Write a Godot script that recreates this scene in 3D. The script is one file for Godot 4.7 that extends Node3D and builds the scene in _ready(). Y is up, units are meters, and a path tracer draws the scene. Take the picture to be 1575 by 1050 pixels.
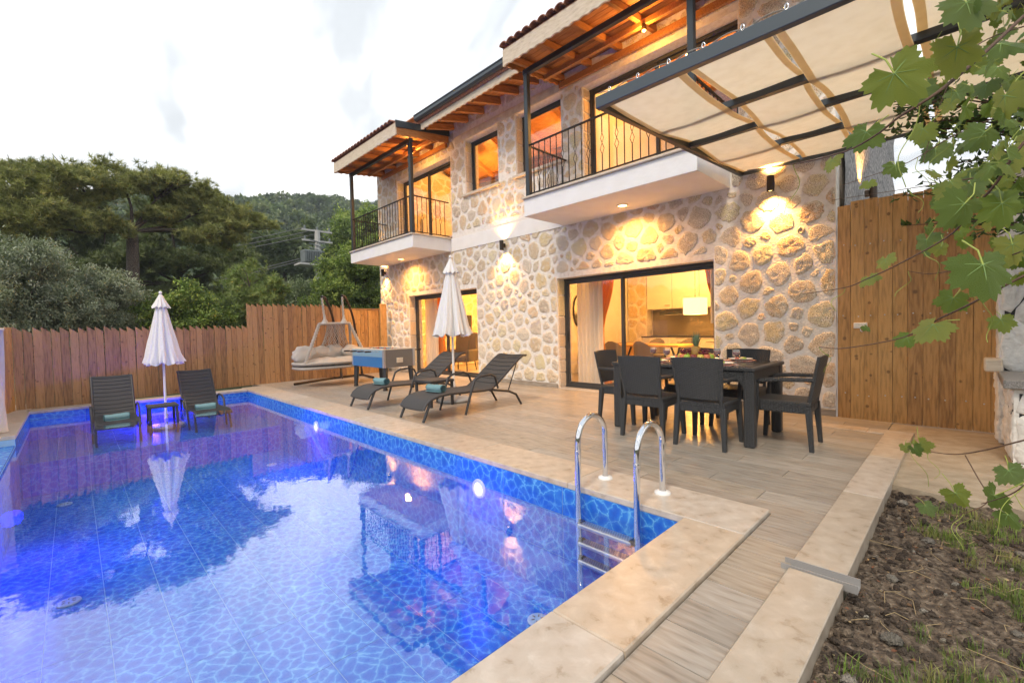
extends Node3D

var M := {}
var taken := {}
var rng := RandomNumberGenerator.new()

const WATER_Y := -0.13
const WALL_Z := -6.78


# ---------------------------------------------------------------- geometry collector
class Geo:
	var v := PackedVector3Array()
	var n := PackedVector3Array()
	var c := PackedColorArray()
	var col := Color(1, 1, 1)
	var tinted := false

	func tint(k: Color) -> Geo:
		col = k
		tinted = true
		return self

	# vertices counter-clockwise seen from outside; stored clockwise as the engine wants
	func tri(a: Vector3, b: Vector3, d: Vector3) -> void:
		var nn := (b - a).cross(d - a)
		if nn.length_squared() < 1e-20:
			return
		nn = nn.normalized()
		tri_n(a, b, d, nn, nn, nn)

	func tri_n(a: Vector3, b: Vector3, d: Vector3, na: Vector3, nb: Vector3, nd: Vector3) -> void:
		v.append(a); v.append(d); v.append(b)
		n.append(na); n.append(nd); n.append(nb)
		c.append(col); c.append(col); c.append(col)

	func quad(a: Vector3, b: Vector3, d: Vector3, e: Vector3) -> void:
		tri(a, b, d)
		tri(a, d, e)

	func box(ctr: Vector3, s: Vector3, bas := Basis.IDENTITY, bev := 0.0) -> Geo:
		var h := s * 0.5
		var bv: float = min(bev, min(h.x, min(h.y, h.z)) * 0.49)
		if bv <= 0.0:
			for ax in 3:
				for sg in [-1.0, 1.0]:
					var u := Vector3.ZERO
					u[ax] = sg
					var p := Vector3.ZERO
					p[(ax + 1) % 3] = 1
					var q := Vector3.ZERO
					q[(ax + 2) % 3] = 1
					if sg < 0:
						var t := p
						p = q
						q = t
					quad(ctr + bas * (h * (u - p - q)), ctr + bas * (h * (u + p - q)), ctr + bas * (h * (u + p + q)), ctr + bas * (h * (u - p + q)))
			return self
		var f := func(sx: float, sy: float, sz: float, ax: int) -> Vector3:
			var sgn := Vector3(sx, sy, sz)
			var r := Vector3(h.x - bv, h.y - bv, h.z - bv) * sgn
			r[ax] = h[ax] * sgn[ax]
			return ctr + bas * r
		for ax in 3:
			var bx := (ax + 1) % 3
			var cx := (ax + 2) % 3
			for sg in [-1.0, 1.0]:
				var qs := []
				for k in [[-1, -1], [1, -1], [1, 1], [-1, 1]]:
					var s3 := Vector3.ZERO
					s3[ax] = sg
					s3[bx] = k[0]
					s3[cx] = k[1]
					qs.append(f.call(s3.x, s3.y, s3.z, ax))
				if sg > 0:
					quad(qs[0], qs[1], qs[2], qs[3])
				else:
					quad(qs[3], qs[2], qs[1], qs[0])
			# edges along axis ax
			for k in [[1, 1], [-1, 1], [-1, -1], [1, -1]]:
				var a3 := Vector3.ZERO
				a3[ax] = -1
				a3[bx] = k[0]
				a3[cx] = k[1]
				var b3 := a3
				b3[ax] = 1
				var p0: Vector3 = f.call(a3.x, a3.y, a3.z, bx)
				var p1: Vector3 = f.call(b3.x, b3.y, b3.z, bx)
				var p2: Vector3 = f.call(b3.x, b3.y, b3.z, cx)
				var p3: Vector3 = f.call(a3.x, a3.y, a3.z, cx)
				var o := Vector3.ZERO
				o[bx] = k[0]
				o[cx] = k[1]
				if (p1 - p0).cross(p2 - p0).dot(bas * o) > 0:
					quad(p0, p1, p2, p3)
				else:
					quad(p3, p2, p1, p0)
		for sx in [-1.0, 1.0]:
			for sy in [-1.0, 1.0]:
				for sz in [-1.0, 1.0]:
					var a: Vector3 = f.call(sx, sy, sz, 0)
					var b: Vector3 = f.call(sx, sy, sz, 1)
					var d: Vector3 = f.call(sx, sy, sz, 2)
					if (b - a).cross(d - a).dot(bas * Vector3(sx, sy, sz)) > 0:
						tri(a, b, d)
					else:
						tri(a, d, b)
		return self

	# rows of points; smooth normals; closed = each row is a loop
	func grid(rows: Array, closed := false, flip := false, center_out := false) -> Geo:
		var nr := rows.size()
		var nc: int = rows[0].size()
		var nm := []
		for i in nr:
			var line := PackedVector3Array()
			for j in nc:
				var up: Vector3 = rows[min(i + 1, nr - 1)][j] - rows[max(i - 1, 0)][j]
				var jn := (j + 1) % nc if closed else mini(j + 1, nc - 1)
				var jp := (j - 1 + nc) % nc if closed else maxi(j - 1, 0)
				var rt: Vector3 = rows[i][jn] - rows[i][jp]
				if rt.length_squared() < 1e-14:
					var i2 := i + 1 if i + 1 < nr else i - 1
					rt = rows[i2][jn] - rows[i2][jp]
				line.append(rt.cross(up).normalized())
			nm.append(line)
		if center_out:
			var s := 0.0
			for i in nr:
				var m := Vector3.ZERO
				for p in rows[i]:
					m += p
				m /= nc
				for j in nc:
					s += (rows[i][j] - m).dot(nm[i][j])
			flip = s < 0
		var last := nc if closed else nc - 1
		for i in nr - 1:
			for j in last:
				var k := (j + 1) % nc
				var a: Vector3 = rows[i][j]
				var b: Vector3 = rows[i][k]
				var d: Vector3 = rows[i + 1][k]
				var e: Vector3 = rows[i + 1][j]
				if flip:
					tri_n(a, d, b, -nm[i][j], -nm[i + 1][k], -nm[i][k])
					tri_n(a, e, d, -nm[i][j], -nm[i + 1][j], -nm[i + 1][k])
				else:
					tri_n(a, b, d, nm[i][j], nm[i][k], nm[i + 1][k])
					tri_n(a, d, e, nm[i][j], nm[i + 1][k], nm[i + 1][j])
		return self

	func tube(pts: Array, rad, sides := 8, caps := true) -> Geo:
		var rows := []
		var m := pts.size()
		var ref := Vector3.UP
		var d0: Vector3 = (pts[1] - pts[0]).normalized()
		if absf(d0.dot(ref)) > 0.9:
			ref = Vector3.RIGHT
		var x := d0.cross(ref).normalized()
		for i in m:
			var d: Vector3 = (pts[mini(i + 1, m - 1)] - pts[maxi(i - 1, 0)]).normalized()
			x = (x - d * x.dot(d)).normalized()
			var y := d.cross(x)
			var r: float = rad[i] if rad is Array else rad
			var row := PackedVector3Array()
			for k in sides:
				var a := TAU * k / sides
				row.append(pts[i] + (x * cos(a) + y * sin(a)) * r)
			rows.append(row)
		grid(rows, true, false, true)
		if caps:
			for e in [0, m - 1]:
				var ctr: Vector3 = pts[e]
				var away: Vector3 = (pts[0] - pts[1]) if e == 0 else (pts[m - 1] - pts[m - 2])
				for k in sides:
					var p: Vector3 = rows[e][k]
					var q: Vector3 = rows[e][(k + 1) % sides]
					if (p - ctr).cross(q - ctr).dot(away) > 0:
						tri(ctr, p, q)
					else:
						tri(ctr, q, p)
		return self

	func lathe(prof: Array, seg := 16, at := Vector3.ZERO, bas := Basis.IDENTITY) -> Geo:
		var rows := []
		for p in prof:
			var row := PackedVector3Array()
			for k in seg:
				var a := TAU * k / seg
				row.append(at + bas * Vector3(p.x * cos(a), p.y, p.x * sin(a)))
			rows.append(row)
		# profile runs so that outside is to the right of travel when y grows
		grid(rows, true, true)
		return self

	func lump(ctr: Vector3, r: Vector3, noise: FastNoiseLite, amt := 0.2, lat := 6, lon := 9, bas := Basis.IDENTITY) -> Geo:
		var rows := []
		for i in lat + 1:
			var th := PI * i / lat
			var row := PackedVector3Array()
			for j in lon:
				var ph := TAU * j / lon
				var d := Vector3(sin(th) * cos(ph), cos(th), sin(th) * sin(ph))
				var k := 1.0
				if noise:
					k += amt * noise.get_noise_3dv(d * 40.0 + ctr * 97.0)
				row.append(ctr + bas * (d * r * k))
			rows.append(row)
		grid(rows, true, false, true)
		return self

	# polygon in the xy plane pushed from z0 to z1, placed by xf
	func prism(poly: PackedVector2Array, z0: float, z1: float, xf := Transform3D.IDENTITY) -> Geo:
		var p := poly
		if Geometry2D.is_polygon_clockwise(p):
			p.reverse()
		var ix := Geometry2D.triangulate_polygon(p)
		for k in range(0, ix.size(), 3):
			var a := p[ix[k]]
			var b := p[ix[k + 1]]
			var d := p[ix[k + 2]]
			if (b - a).cross(d - a) < 0:
				var t := b
				b = d
				d = t
			tri(xf * Vector3(a.x, a.y, z1), xf * Vector3(b.x, b.y, z1), xf * Vector3(d.x, d.y, z1))
			tri(xf * Vector3(a.x, a.y, z0), xf * Vector3(d.x, d.y, z0), xf * Vector3(b.x, b.y, z0))
		for k in p.size():
			var a := p[k]
			var b := p[(k + 1) % p.size()]
			quad(xf * Vector3(a.x, a.y, z0), xf * Vector3(b.x, b.y, z0), xf * Vector3(b.x, b.y, z1), xf * Vector3(a.x, a.y, z1))
		return self

	func mesh() -> ArrayMesh:
		var arr := []
		arr.resize(Mesh.ARRAY_MAX)
		arr[Mesh.ARRAY_VERTEX] = v
		arr[Mesh.ARRAY_NORMAL] = n
		if tinted:
			arr[Mesh.ARRAY_COLOR] = c
		var m := ArrayMesh.new()
		m.add_surface_from_arrays(Mesh.PRIMITIVE_TRIANGLES, arr)
		return m


func geo() -> Geo:
	return Geo.new()


# ---------------------------------------------------------------- nodes
func numbered(nm: String, where: Node) -> String:
	var key := str(where.get_instance_id()) + nm
	var k: int = taken.get(key, 0)
	taken[key] = k + 1
	return nm if k == 0 else "%s_%03d" % [nm, k]


func tag(o: Node, label: String, cat: String, group := "") -> Node:
	o.set_meta("label", label)
	o.set_meta("category", cat)
	if group != "":
		o.set_meta("group", group)
	return o


func thing(nm: String, label: String, cat: String, at := Vector3.ZERO, ry := 0.0, group := "") -> Node3D:
	var o := Node3D.new()
	o.name = numbered(nm, self)
	add_child(o)
	o.position = at
	o.rotation.y = ry
	tag(o, label, cat, group)
	return o


func part(parent: Node, nm: String, g, m: Material, xf := Transform3D.IDENTITY) -> MeshInstance3D:
	var o := MeshInstance3D.new()
	o.mesh = g.mesh() if g is Geo else g
	o.material_override = m
	o.name = numbered(nm, parent)
	o.transform = xf
	parent.add_child(o, true)
	return o


func node_part(parent: Node, nm: String) -> Node3D:
	var o := Node3D.new()
	o.name = numbered(nm, parent)
	parent.add_child(o, true)
	return o


func structure(nm: String, g, m: Material) -> MeshInstance3D:
	var o := part(self, nm, g, m)
	o.set_meta("kind", "structure")
	return o


func copy_of(o: Node3D, base: String, label: String, at: Vector3, ry: float) -> Node3D:
	var r: Node3D = o.duplicate()
	r.name = numbered(base, self)
	add_child(r)
	r.position = at
	r.rotation.y = ry
	r.set_meta("label", label)
	return r


func scatter(parent: Node, nm: String, mesh: Mesh, m: Material, xfs: Array, cols: Array) -> MultiMeshInstance3D:
	var mm := MultiMesh.new()
	mm.transform_format = MultiMesh.TRANSFORM_3D
	mm.use_colors = cols.size() > 0
	mm.mesh = mesh
	mm.instance_count = xfs.size()
	for i in xfs.size():
		mm.set_instance_transform(i, xfs[i])
		if cols.size() > 0:
			mm.set_instance_color(i, cols[i])
	var o := MultiMeshInstance3D.new()
	o.multimesh = mm
	o.material_override = m
	o.name = numbered(nm, parent)
	parent.add_child(o, true)
	return o


# ---------------------------------------------------------------- materials
func ramp(stops: Array) -> Gradient:
	var g := Gradient.new()
	var offs := PackedFloat32Array()
	var cols := PackedColorArray()
	for s in stops:
		offs.append(s[0])
		cols.append(s[1])
	g.offsets = offs
	g.colors = cols
	return g


func lin(r: float, g: float, b: float) -> Color:
	return Color(r, g, b).linear_to_srgb()


func ntex(sd: int, freq: float, stops: Array, oct := 4, size := 512, kind := FastNoiseLite.TYPE_SIMPLEX_SMOOTH, warp := 0.0) -> NoiseTexture2D:
	var f := FastNoiseLite.new()
	f.seed = sd
	f.frequency = freq
	f.noise_type = kind
	f.fractal_octaves = oct
	if oct <= 1:
		f.fractal_type = FastNoiseLite.FRACTAL_NONE
	if warp > 0:
		f.domain_warp_enabled = true
		f.domain_warp_amplitude = warp
		f.domain_warp_frequency = freq * (2.2 if kind == FastNoiseLite.TYPE_CELLULAR else 1.2)
	if kind == FastNoiseLite.TYPE_CELLULAR:
		f.cellular_return_type = FastNoiseLite.RETURN_DISTANCE2_SUB
		f.cellular_jitter = 1.0
	var t := NoiseTexture2D.new()
	t.width = size
	t.height = size
	t.seamless = true
	t.noise = f
	if stops.size() > 0:
		t.color_ramp = ramp(stops)
	return t


func bump_tex(sd: int, freq: float, oct := 4, size := 512) -> NoiseTexture2D:
	return ntex(sd, freq, [[0.0, Color.BLACK], [1.0, Color.WHITE]], oct, size)


func plain(c: Color, rough := 0.6, metal := 0.0) -> StandardMaterial3D:
	var m := StandardMaterial3D.new()
	m.albedo_color = c
	m.roughness = rough
	m.metallic = metal
	return m


func tex(t: Texture2D, scale: Vector3, rough := 0.7, bump: Texture2D = null, depth := 0.0, world := true, tintc := Color.WHITE) -> StandardMaterial3D:
	var m := StandardMaterial3D.new()
	m.albedo_color = tintc
	m.albedo_texture = t
	m.roughness = rough
	m.uv1_triplanar = true
	m.uv1_world_triplanar = world
	m.uv1_scale = scale
	m.uv1_triplanar_sharpness = 6.0
	if bump:
		m.heightmap_enabled = true
		m.heightmap_texture = bump
		m.heightmap_scale = depth
	return m


func tinted(m: StandardMaterial3D, c: Color) -> StandardMaterial3D:
	var r: StandardMaterial3D = m.duplicate()
	r.albedo_color = c
	return r


func with_vertex(m: StandardMaterial3D) -> StandardMaterial3D:
	m.vertex_color_use_as_albedo = true
	return m


func knot_image(sd: int) -> ImageTexture:
	var r := RandomNumberGenerator.new()
	r.seed = sd
	var im := Image.create(256, 512, false, Image.FORMAT_RGBA8)
	im.fill(Color(0.2, 0.1, 0.05, 0.0))
	for k in 26:
		var cx := r.randi_range(0, 255)
		var cy := r.randi_range(0, 511)
		var rx := r.randf_range(2.5, 5.0)
		var ry := rx * r.randf_range(1.0, 1.7)
		for y in range(-20, 21):
			for x in range(-20, 21):
				var d := sqrt(pow(x / rx, 2) + pow(y / ry, 2))
				if d < 1.15:
					var a := clampf((1.15 - d) * 1.6, 0, 0.85) * (0.75 + 0.25 * sin(d * 14.0))
					im.set_pixel(posmod(cx + x, 256), posmod(cy + y, 512), Color(0.22, 0.11, 0.05, a))
	return ImageTexture.create_from_image(im)


func wood(sd: int, a: Color, b: Color, d: Color, scale: Vector3, rough := 0.6, knots := 0) -> StandardMaterial3D:
	var m := tex(ntex(sd, 0.012, [[0.0, a], [0.45, b], [0.62, b.lerp(d, 0.5)], [1.0, d]], 5), scale, rough, bump_tex(sd + 1, 0.02), 0.12)
	if knots > 0:
		m.detail_enabled = true
		m.detail_albedo = knot_image(knots)
		m.detail_blend_mode = BaseMaterial3D.BLEND_MODE_MIX
		m.detail_uv_layer = BaseMaterial3D.DETAIL_UV_2
		m.uv2_triplanar = true
		m.uv2_world_triplanar = true
		m.uv2_scale = Vector3(0.85, 0.55, 0.85)
	return m


func glow(c: Color, energy: float) -> StandardMaterial3D:
	var m := plain(c, 0.4)
	m.emission_enabled = true
	m.emission = c
	m.emission_energy_multiplier = energy
	return m


func make_materials() -> void:
	# masonry
	var st := ntex(11, 0.045, [[0.0, lin(0.24, 0.185, 0.125)], [0.28, lin(0.5, 0.41, 0.3)], [0.44, lin(0.7, 0.61, 0.485)], [0.7, lin(0.82, 0.75, 0.64)], [1.0, lin(0.9, 0.86, 0.78)]], 6)
	M.stone = with_vertex(tex(st, Vector3(2.2, 2.2, 2.2), 0.9, bump_tex(12, 0.05, 5), 0.9))
	M.mortar = tex(ntex(13, 0.02, [[0.0, lin(0.64, 0.58, 0.51)], [0.4, lin(0.76, 0.71, 0.65)], [1.0, lin(0.84, 0.81, 0.76)]], 5), Vector3(0.9, 0.9, 0.9), 0.95, bump_tex(14, 0.05, 5), 0.5)
	M.plaster = tex(ntex(15, 0.01, [[0.0, lin(0.76, 0.74, 0.71)], [1.0, lin(0.82, 0.81, 0.79)]], 4), Vector3(0.5, 0.5, 0.5), 0.85, bump_tex(16, 0.06), 0.15)
	M.cream = tex(ntex(17, 0.012, [[0.0, lin(0.5, 0.43, 0.34)], [0.5, lin(0.6, 0.52, 0.42)], [1.0, lin(0.66, 0.59, 0.49)]], 4), Vector3(0.8, 0.8, 0.8), 0.85, bump_tex(18, 0.05), 0.4)
	M.white_stone = with_vertex(tex(ntex(19, 0.03, [[0.0, lin(0.68, 0.66, 0.62)], [1.0, lin(0.82, 0.8, 0.76)]], 4), Vector3(1.5, 1.5, 1.5), 0.75, bump_tex(20, 0.02, 4), 0.8))
	M.dark_joint = tex(ntex(21, 0.05, [[0.0, lin(0.02, 0.02, 0.02)], [1.0, lin(0.05, 0.05, 0.05)]], 3, 256), Vector3(2, 2, 2), 0.9)
	M.grey_rock = tex(ntex(22, 0.02, [[0.0, lin(0.05, 0.05, 0.06)], [0.5, lin(0.28, 0.27, 0.27)], [1.0, lin(0.55, 0.53, 0.5)]], 5), Vector3(2.5, 0.9, 2.5), 0.9, bump_tex(23, 0.03, 5), 1.2)
	M.counter = tex(ntex(24, 0.09, [[0.0, lin(0.12, 0.115, 0.11)], [0.5, lin(0.25, 0.24, 0.23)], [1.0, lin(0.42, 0.41, 0.4)]], 3), Vector3(1.5, 1.5, 1.5), 0.35)
	# ground
	var mar := ntex(30, 0.022, [[0.0, lin(0.24, 0.18, 0.125)], [0.14, lin(0.38, 0.31, 0.235)], [0.27, lin(0.47, 0.4, 0.325)], [0.6, lin(0.515, 0.45, 0.375)], [1.0, lin(0.6, 0.54, 0.465)]], 6, 512, FastNoiseLite.TYPE_SIMPLEX_SMOOTH, 30.0)
	M.marble = tex(mar, Vector3(0.7, 0.7, 0.7), 0.32, bump_tex(31, 0.02), 0.08)
	M.marble_b = tinted(M.marble, Color(0.95, 0.94, 0.92))
	M.marble_c = tinted(M.marble, Color(1.0, 0.97, 0.93))
	var dk := ntex(32, 0.012, [[0.0, lin(0.22, 0.19, 0.155)], [0.35, lin(0.335, 0.295, 0.245)], [0.65, lin(0.385, 0.345, 0.295)], [1.0, lin(0.46, 0.42, 0.365)]], 5)
	for k in 4:
		var dm := tex(dk, Vector3(0.55, 4.0, 4.2), 0.33, bump_tex(33, 0.02), 0.05)
		dm.uv1_offset = Vector3(k * 0.37, 0, k * 0.61)
		dm.albedo_color = [Color(1, 1, 1), Color(0.95, 0.94, 0.93), Color(0.98, 0.96, 0.93), Color(0.92, 0.92, 0.92)][k]
		M["deck%d" % k] = dm
	M.grout = plain(lin(0.2, 0.17, 0.14), 0.9)
	M.concrete = tex(ntex(34, 0.02, [[0.0, lin(0.3, 0.24, 0.165)], [0.5, lin(0.38, 0.31, 0.22)], [1.0, lin(0.45, 0.37, 0.28)]], 5), Vector3(0.6, 0.6, 0.6), 0.9, bump_tex(35, 0.08, 4), 0.4)
	M.soil = tex(ntex(36, 0.025, [[0.0, lin(0.03, 0.022, 0.016)], [0.35, lin(0.085, 0.062, 0.043)], [0.58, lin(0.14, 0.104, 0.072)], [0.75, lin(0.2, 0.155, 0.11)], [1.0, lin(0.34, 0.28, 0.21)]], 5), Vector3(1.7, 1.7, 1.7), 0.98, bump_tex(37, 0.06, 6), 1.4)
	M.clod = with_vertex(tex(ntex(38, 0.06, [[0.0, lin(0.4, 0.4, 0.4)], [1.0, lin(1, 1, 1)]], 4, 256), Vector3(6, 6, 6), 0.98, bump_tex(39, 0.06, 4, 256), 1.5))
	M.hill_soil = tex(ntex(40, 0.02, [[0.0, lin(0.03, 0.04, 0.018)], [0.5, lin(0.06, 0.075, 0.03)], [0.8, lin(0.12, 0.11, 0.06)], [1.0, lin(0.26, 0.23, 0.17)]], 5), Vector3(0.04, 0.04, 0.04), 1.0)
	# pool
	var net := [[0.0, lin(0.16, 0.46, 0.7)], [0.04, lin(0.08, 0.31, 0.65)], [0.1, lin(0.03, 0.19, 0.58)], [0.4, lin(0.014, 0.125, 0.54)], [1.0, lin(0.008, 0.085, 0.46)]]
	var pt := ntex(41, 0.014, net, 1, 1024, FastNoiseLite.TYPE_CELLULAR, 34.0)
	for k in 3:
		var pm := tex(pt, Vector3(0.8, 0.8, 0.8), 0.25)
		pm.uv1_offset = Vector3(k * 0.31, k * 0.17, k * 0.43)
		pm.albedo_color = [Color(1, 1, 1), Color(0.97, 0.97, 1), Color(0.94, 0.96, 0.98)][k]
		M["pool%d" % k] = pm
	M.pool_grout = plain(lin(0.3, 0.5, 0.72), 0.8)
	var w := StandardMaterial3D.new()
	w.transparency = BaseMaterial3D.TRANSPARENCY_ALPHA
	w.albedo_color = Color(0.1, 0.3, 0.6, 0.0)
	w.roughness = 0.0
	var wf := FastNoiseLite.new()
	wf.seed = 42
	wf.frequency = 0.02
	wf.fractal_octaves = 3
	var wn := NoiseTexture2D.new()
	wn.width = 512
	wn.height = 512
	wn.seamless = true
	wn.noise = wf
	wn.as_normal_map = true
	wn.bump_strength = 4.0
	w.normal_enabled = true
	w.normal_texture = wn
	w.normal_scale = 0.02
	w.uv1_triplanar = true
	w.uv1_world_triplanar = true
	w.uv1_scale = Vector3(0.7, 0.7, 0.7)
	M.water = w
	# timber
	for k in 4:
		var a: Color = [lin(0.34, 0.185, 0.073), lin(0.285, 0.153, 0.063), lin(0.39, 0.22, 0.092), lin(0.25, 0.133, 0.056)][k]
		var fm := wood(50 + k * 3, a * 0.75, a, a.lerp(lin(0.42, 0.24, 0.115), 0.5), Vector3(5, 0.45, 5), 0.75, 60 + k)
		M["fence%d" % k] = fm
		var gw: Color = [lin(0.46, 0.25, 0.075), lin(0.4, 0.21, 0.064), lin(0.5, 0.28, 0.09), lin(0.34, 0.175, 0.053)][k]
		M["gate%d" % k] = wood(70 + k * 3, gw * 0.8, gw, gw.lerp(lin(0.62, 0.36, 0.14), 0.5), Vector3(5, 0.5, 5), 0.5, 80 + k)
	M.soffit = wood(90, lin(0.27, 0.105, 0.025), lin(0.38, 0.16, 0.045), lin(0.5, 0.24, 0.08), Vector3(0.6, 6, 6), 0.45)
	M.soffit_b = tinted(M.soffit, Color(0.93, 0.9, 0.88))
	M.rafter = wood(93, lin(0.26, 0.1, 0.025), lin(0.36, 0.15, 0.04), lin(0.45, 0.21, 0.07), Vector3(6, 6, 0.6), 0.45)
	M.fascia = tex(ntex(96, 0.02, [[0.0, lin(0.42, 0.32, 0.22)], [0.3, lin(0.6, 0.49, 0.36)], [1.0, lin(0.72, 0.62, 0.49)]], 4), Vector3(0.5, 2, 2), 0.7, bump_tex(97, 0.03), 0.2)
	M.terracotta = tex(ntex(98, 0.03, [[0.0, lin(0.18, 0.07, 0.04)], [0.5, lin(0.32, 0.135, 0.08)], [1.0, lin(0.45, 0.24, 0.16)]], 4), Vector3(1.2, 1.2, 1.2), 0.85, bump_tex(99, 0.05), 0.6)
	M.table_wood = wood(100, lin(0.45, 0.24, 0.06), lin(0.56, 0.32, 0.09), lin(0.66, 0.42, 0.15), Vector3(0.8, 6, 6), 0.4)
	# metals, plastics
	M.steel_dark = plain(lin(0.038, 0.045, 0.05), 0.42, 0.3)
	M.steel_grey = plain(lin(0.07, 0.085, 0.095), 0.4, 0.3)
	M.iron = plain(lin(0.022, 0.018, 0.016), 0.5, 0.4)
	M.frame = plain(lin(0.045, 0.046, 0.047), 0.4, 0.2)
	M.chrome = plain(lin(0.75, 0.75, 0.76), 0.09, 1.0)
	M.white_plastic = plain(lin(0.75, 0.74, 0.72), 0.35)
	M.rattan = tex(ntex(110, 0.05, [[0.0, lin(0.04, 0.043, 0.047)], [1.0, lin(0.07, 0.074, 0.08)]], 3, 256), Vector3(3, 3, 3), 0.42, weave_tex(), 2.5, false)
	M.rattan.uv1_scale = Vector3(11, 11, 11)
	M.sling = tex(ntex(112, 0.2, [[0.0, lin(0.036, 0.034, 0.033)], [1.0, lin(0.062, 0.059, 0.056)]], 2, 256), Vector3(8, 8, 8), 0.75)
	M.lounger_metal = plain(lin(0.04, 0.04, 0.042), 0.45, 0.2)
	M.towel = tex(ntex(113, 0.12, [[0.0, lin(0.15, 0.31, 0.34)], [1.0, lin(0.3, 0.5, 0.52)]], 3, 256), Vector3(6, 6, 6), 1.0, bump_tex(114, 0.2, 3, 256), 1.0, false)
	M.towel_dark = tinted(M.towel, Color(0.62, 0.7, 0.72))
	M.canvas = tex(ntex(115, 0.05, [[0.0, lin(0.7, 0.68, 0.65)], [1.0, lin(0.78, 0.77, 0.74)]], 3, 256), Vector3(2, 2, 2), 0.9)
	M.canvas.backlight_enabled = true
	M.canvas.backlight = Color(0.35, 0.35, 0.34)
	M.shade_cloth = tex(ntex(117, 0.02, [[0.0, lin(0.76, 0.69, 0.58)], [0.5, lin(0.81, 0.745, 0.645)], [1.0, lin(0.84, 0.785, 0.695)]], 5), Vector3(0.6, 0.6, 0.6), 0.9, bump_tex(118, 0.03), 0.15)
	M.shade_cloth.backlight_enabled = true
	M.shade_cloth.backlight = Color(1.0, 0.95, 0.84)
	M.shade_hem = tinted(M.shade_cloth, Color(1.0, 0.95, 0.83))
	M.rope = tex(ntex(119, 0.1, [[0.0, lin(0.5, 0.45, 0.385)], [1.0, lin(0.72, 0.67, 0.6)]], 3, 256), Vector3(9, 9, 9), 0.95, bump_tex(120, 0.12, 3, 256), 1.5, false)
	M.cushion = tex(ntex(121, 0.1, [[0.0, lin(0.36, 0.325, 0.285)], [1.0, lin(0.48, 0.44, 0.39)]], 3, 256), Vector3(4, 4, 4), 0.95, bump_tex(122, 0.15, 3, 256), 0.5, false)
	M.bronze = plain(lin(0.035, 0.022, 0.014), 0.45, 0.3)
	M.blue_panel = plain(lin(0.03, 0.16, 0.42), 0.35)
	M.pale_blue = plain(lin(0.2, 0.34, 0.46), 0.35)
	M.table_grey = plain(lin(0.16, 0.145, 0.13), 0.5)
	M.curtain_linen = tex(ntex(123, 0.03, [[0.0, lin(0.56, 0.47, 0.36)], [1.0, lin(0.68, 0.6, 0.5)]], 4, 256), Vector3(2, 0.5, 2), 0.95)
	M.sheer = plain(lin(0.72, 0.68, 0.6), 0.9)
	M.sheer.backlight_enabled = true
	M.sheer.backlight = Color(0.7, 0.68, 0.62)
	M.orange_curtain = plain(lin(0.55, 0.2, 0.02), 0.85)
	M.orange_curtain.backlight_enabled = true
	M.orange_curtain.backlight = Color(0.5, 0.28, 0.06)
	var gl := StandardMaterial3D.new()
	gl.transparency = BaseMaterial3D.TRANSPARENCY_ALPHA
	gl.albedo_color = Color(0.5, 0.55, 0.55, 0.01)
	gl.roughness = 0.0
	M.glass = gl
	var clear := StandardMaterial3D.new()
	clear.transparency = BaseMaterial3D.TRANSPARENCY_ALPHA
	clear.albedo_color = Color(1, 1, 1, 0.06)
	clear.roughness = 0.0
	M.clear_glass = clear
	M.wine = plain(lin(0.12, 0.004, 0.012), 0.1)
	M.china = plain(lin(0.72, 0.7, 0.66), 0.25)
	M.bark = tex(ntex(130, 0.03, [[0.0, lin(0.03, 0.022, 0.017)], [0.5, lin(0.09, 0.07, 0.055)], [1.0, lin(0.19, 0.155, 0.125)]], 5), Vector3(3, 0.9, 3), 0.95, bump_tex(131, 0.04, 4), 1.0)
	M.leaf = with_vertex(plain(Color.WHITE, 0.65))
	M.leaf.backlight_enabled = true
	M.leaf.backlight = Color(0.6, 0.66, 0.34)
	M.vine_leaf = with_vertex(tex(ntex(132, 0.04, [[0.0, lin(0.75, 0.75, 0.7)], [1.0, lin(1, 1, 1)]], 4, 256), Vector3(9, 9, 9), 0.5, bump_tex(133, 0.03, 3, 256), 0.5, false))
	M.vine_leaf.backlight_enabled = true
	M.vine_leaf.backlight = Color(0.75, 0.78, 0.22)
	M.vein = plain(lin(0.22, 0.34, 0.1), 0.6)
	M.cane = tex(ntex(134, 0.05, [[0.0, lin(0.06, 0.032, 0.02)], [1.0, lin(0.17, 0.1, 0.06)]], 3, 256), Vector3(8, 8, 8), 0.8)
	M.tendril = plain(lin(0.3, 0.36, 0.06), 0.6)
	M.concrete_pole = plain(lin(0.42, 0.41, 0.39), 0.85)
	M.transformer = plain(lin(0.13, 0.15, 0.15), 0.6)
	M.cable = plain(lin(0.12, 0.12, 0.12), 0.6)
	M.screw = plain(lin(0.6, 0.6, 0.6), 0.3, 0.8)


func weave_tex() -> ImageTexture:
	var im := Image.create(64, 64, false, Image.FORMAT_RGB8)
	for y in 64:
		for x in 64:
			var cx := x / 16
			var cy := y / 8
			var over := (cx + cy) % 2 == 0
			var fx := fmod(x, 16.0) / 16.0
			var fy := fmod(y, 8.0) / 8.0
			var h: float = sin(PI * fx) * 0.6 + 0.4 if over else sin(PI * fy) * 0.5
			im.set_pixel(x, y, Color(h, h, h))
	return ImageTexture.create_from_image(im)


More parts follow.
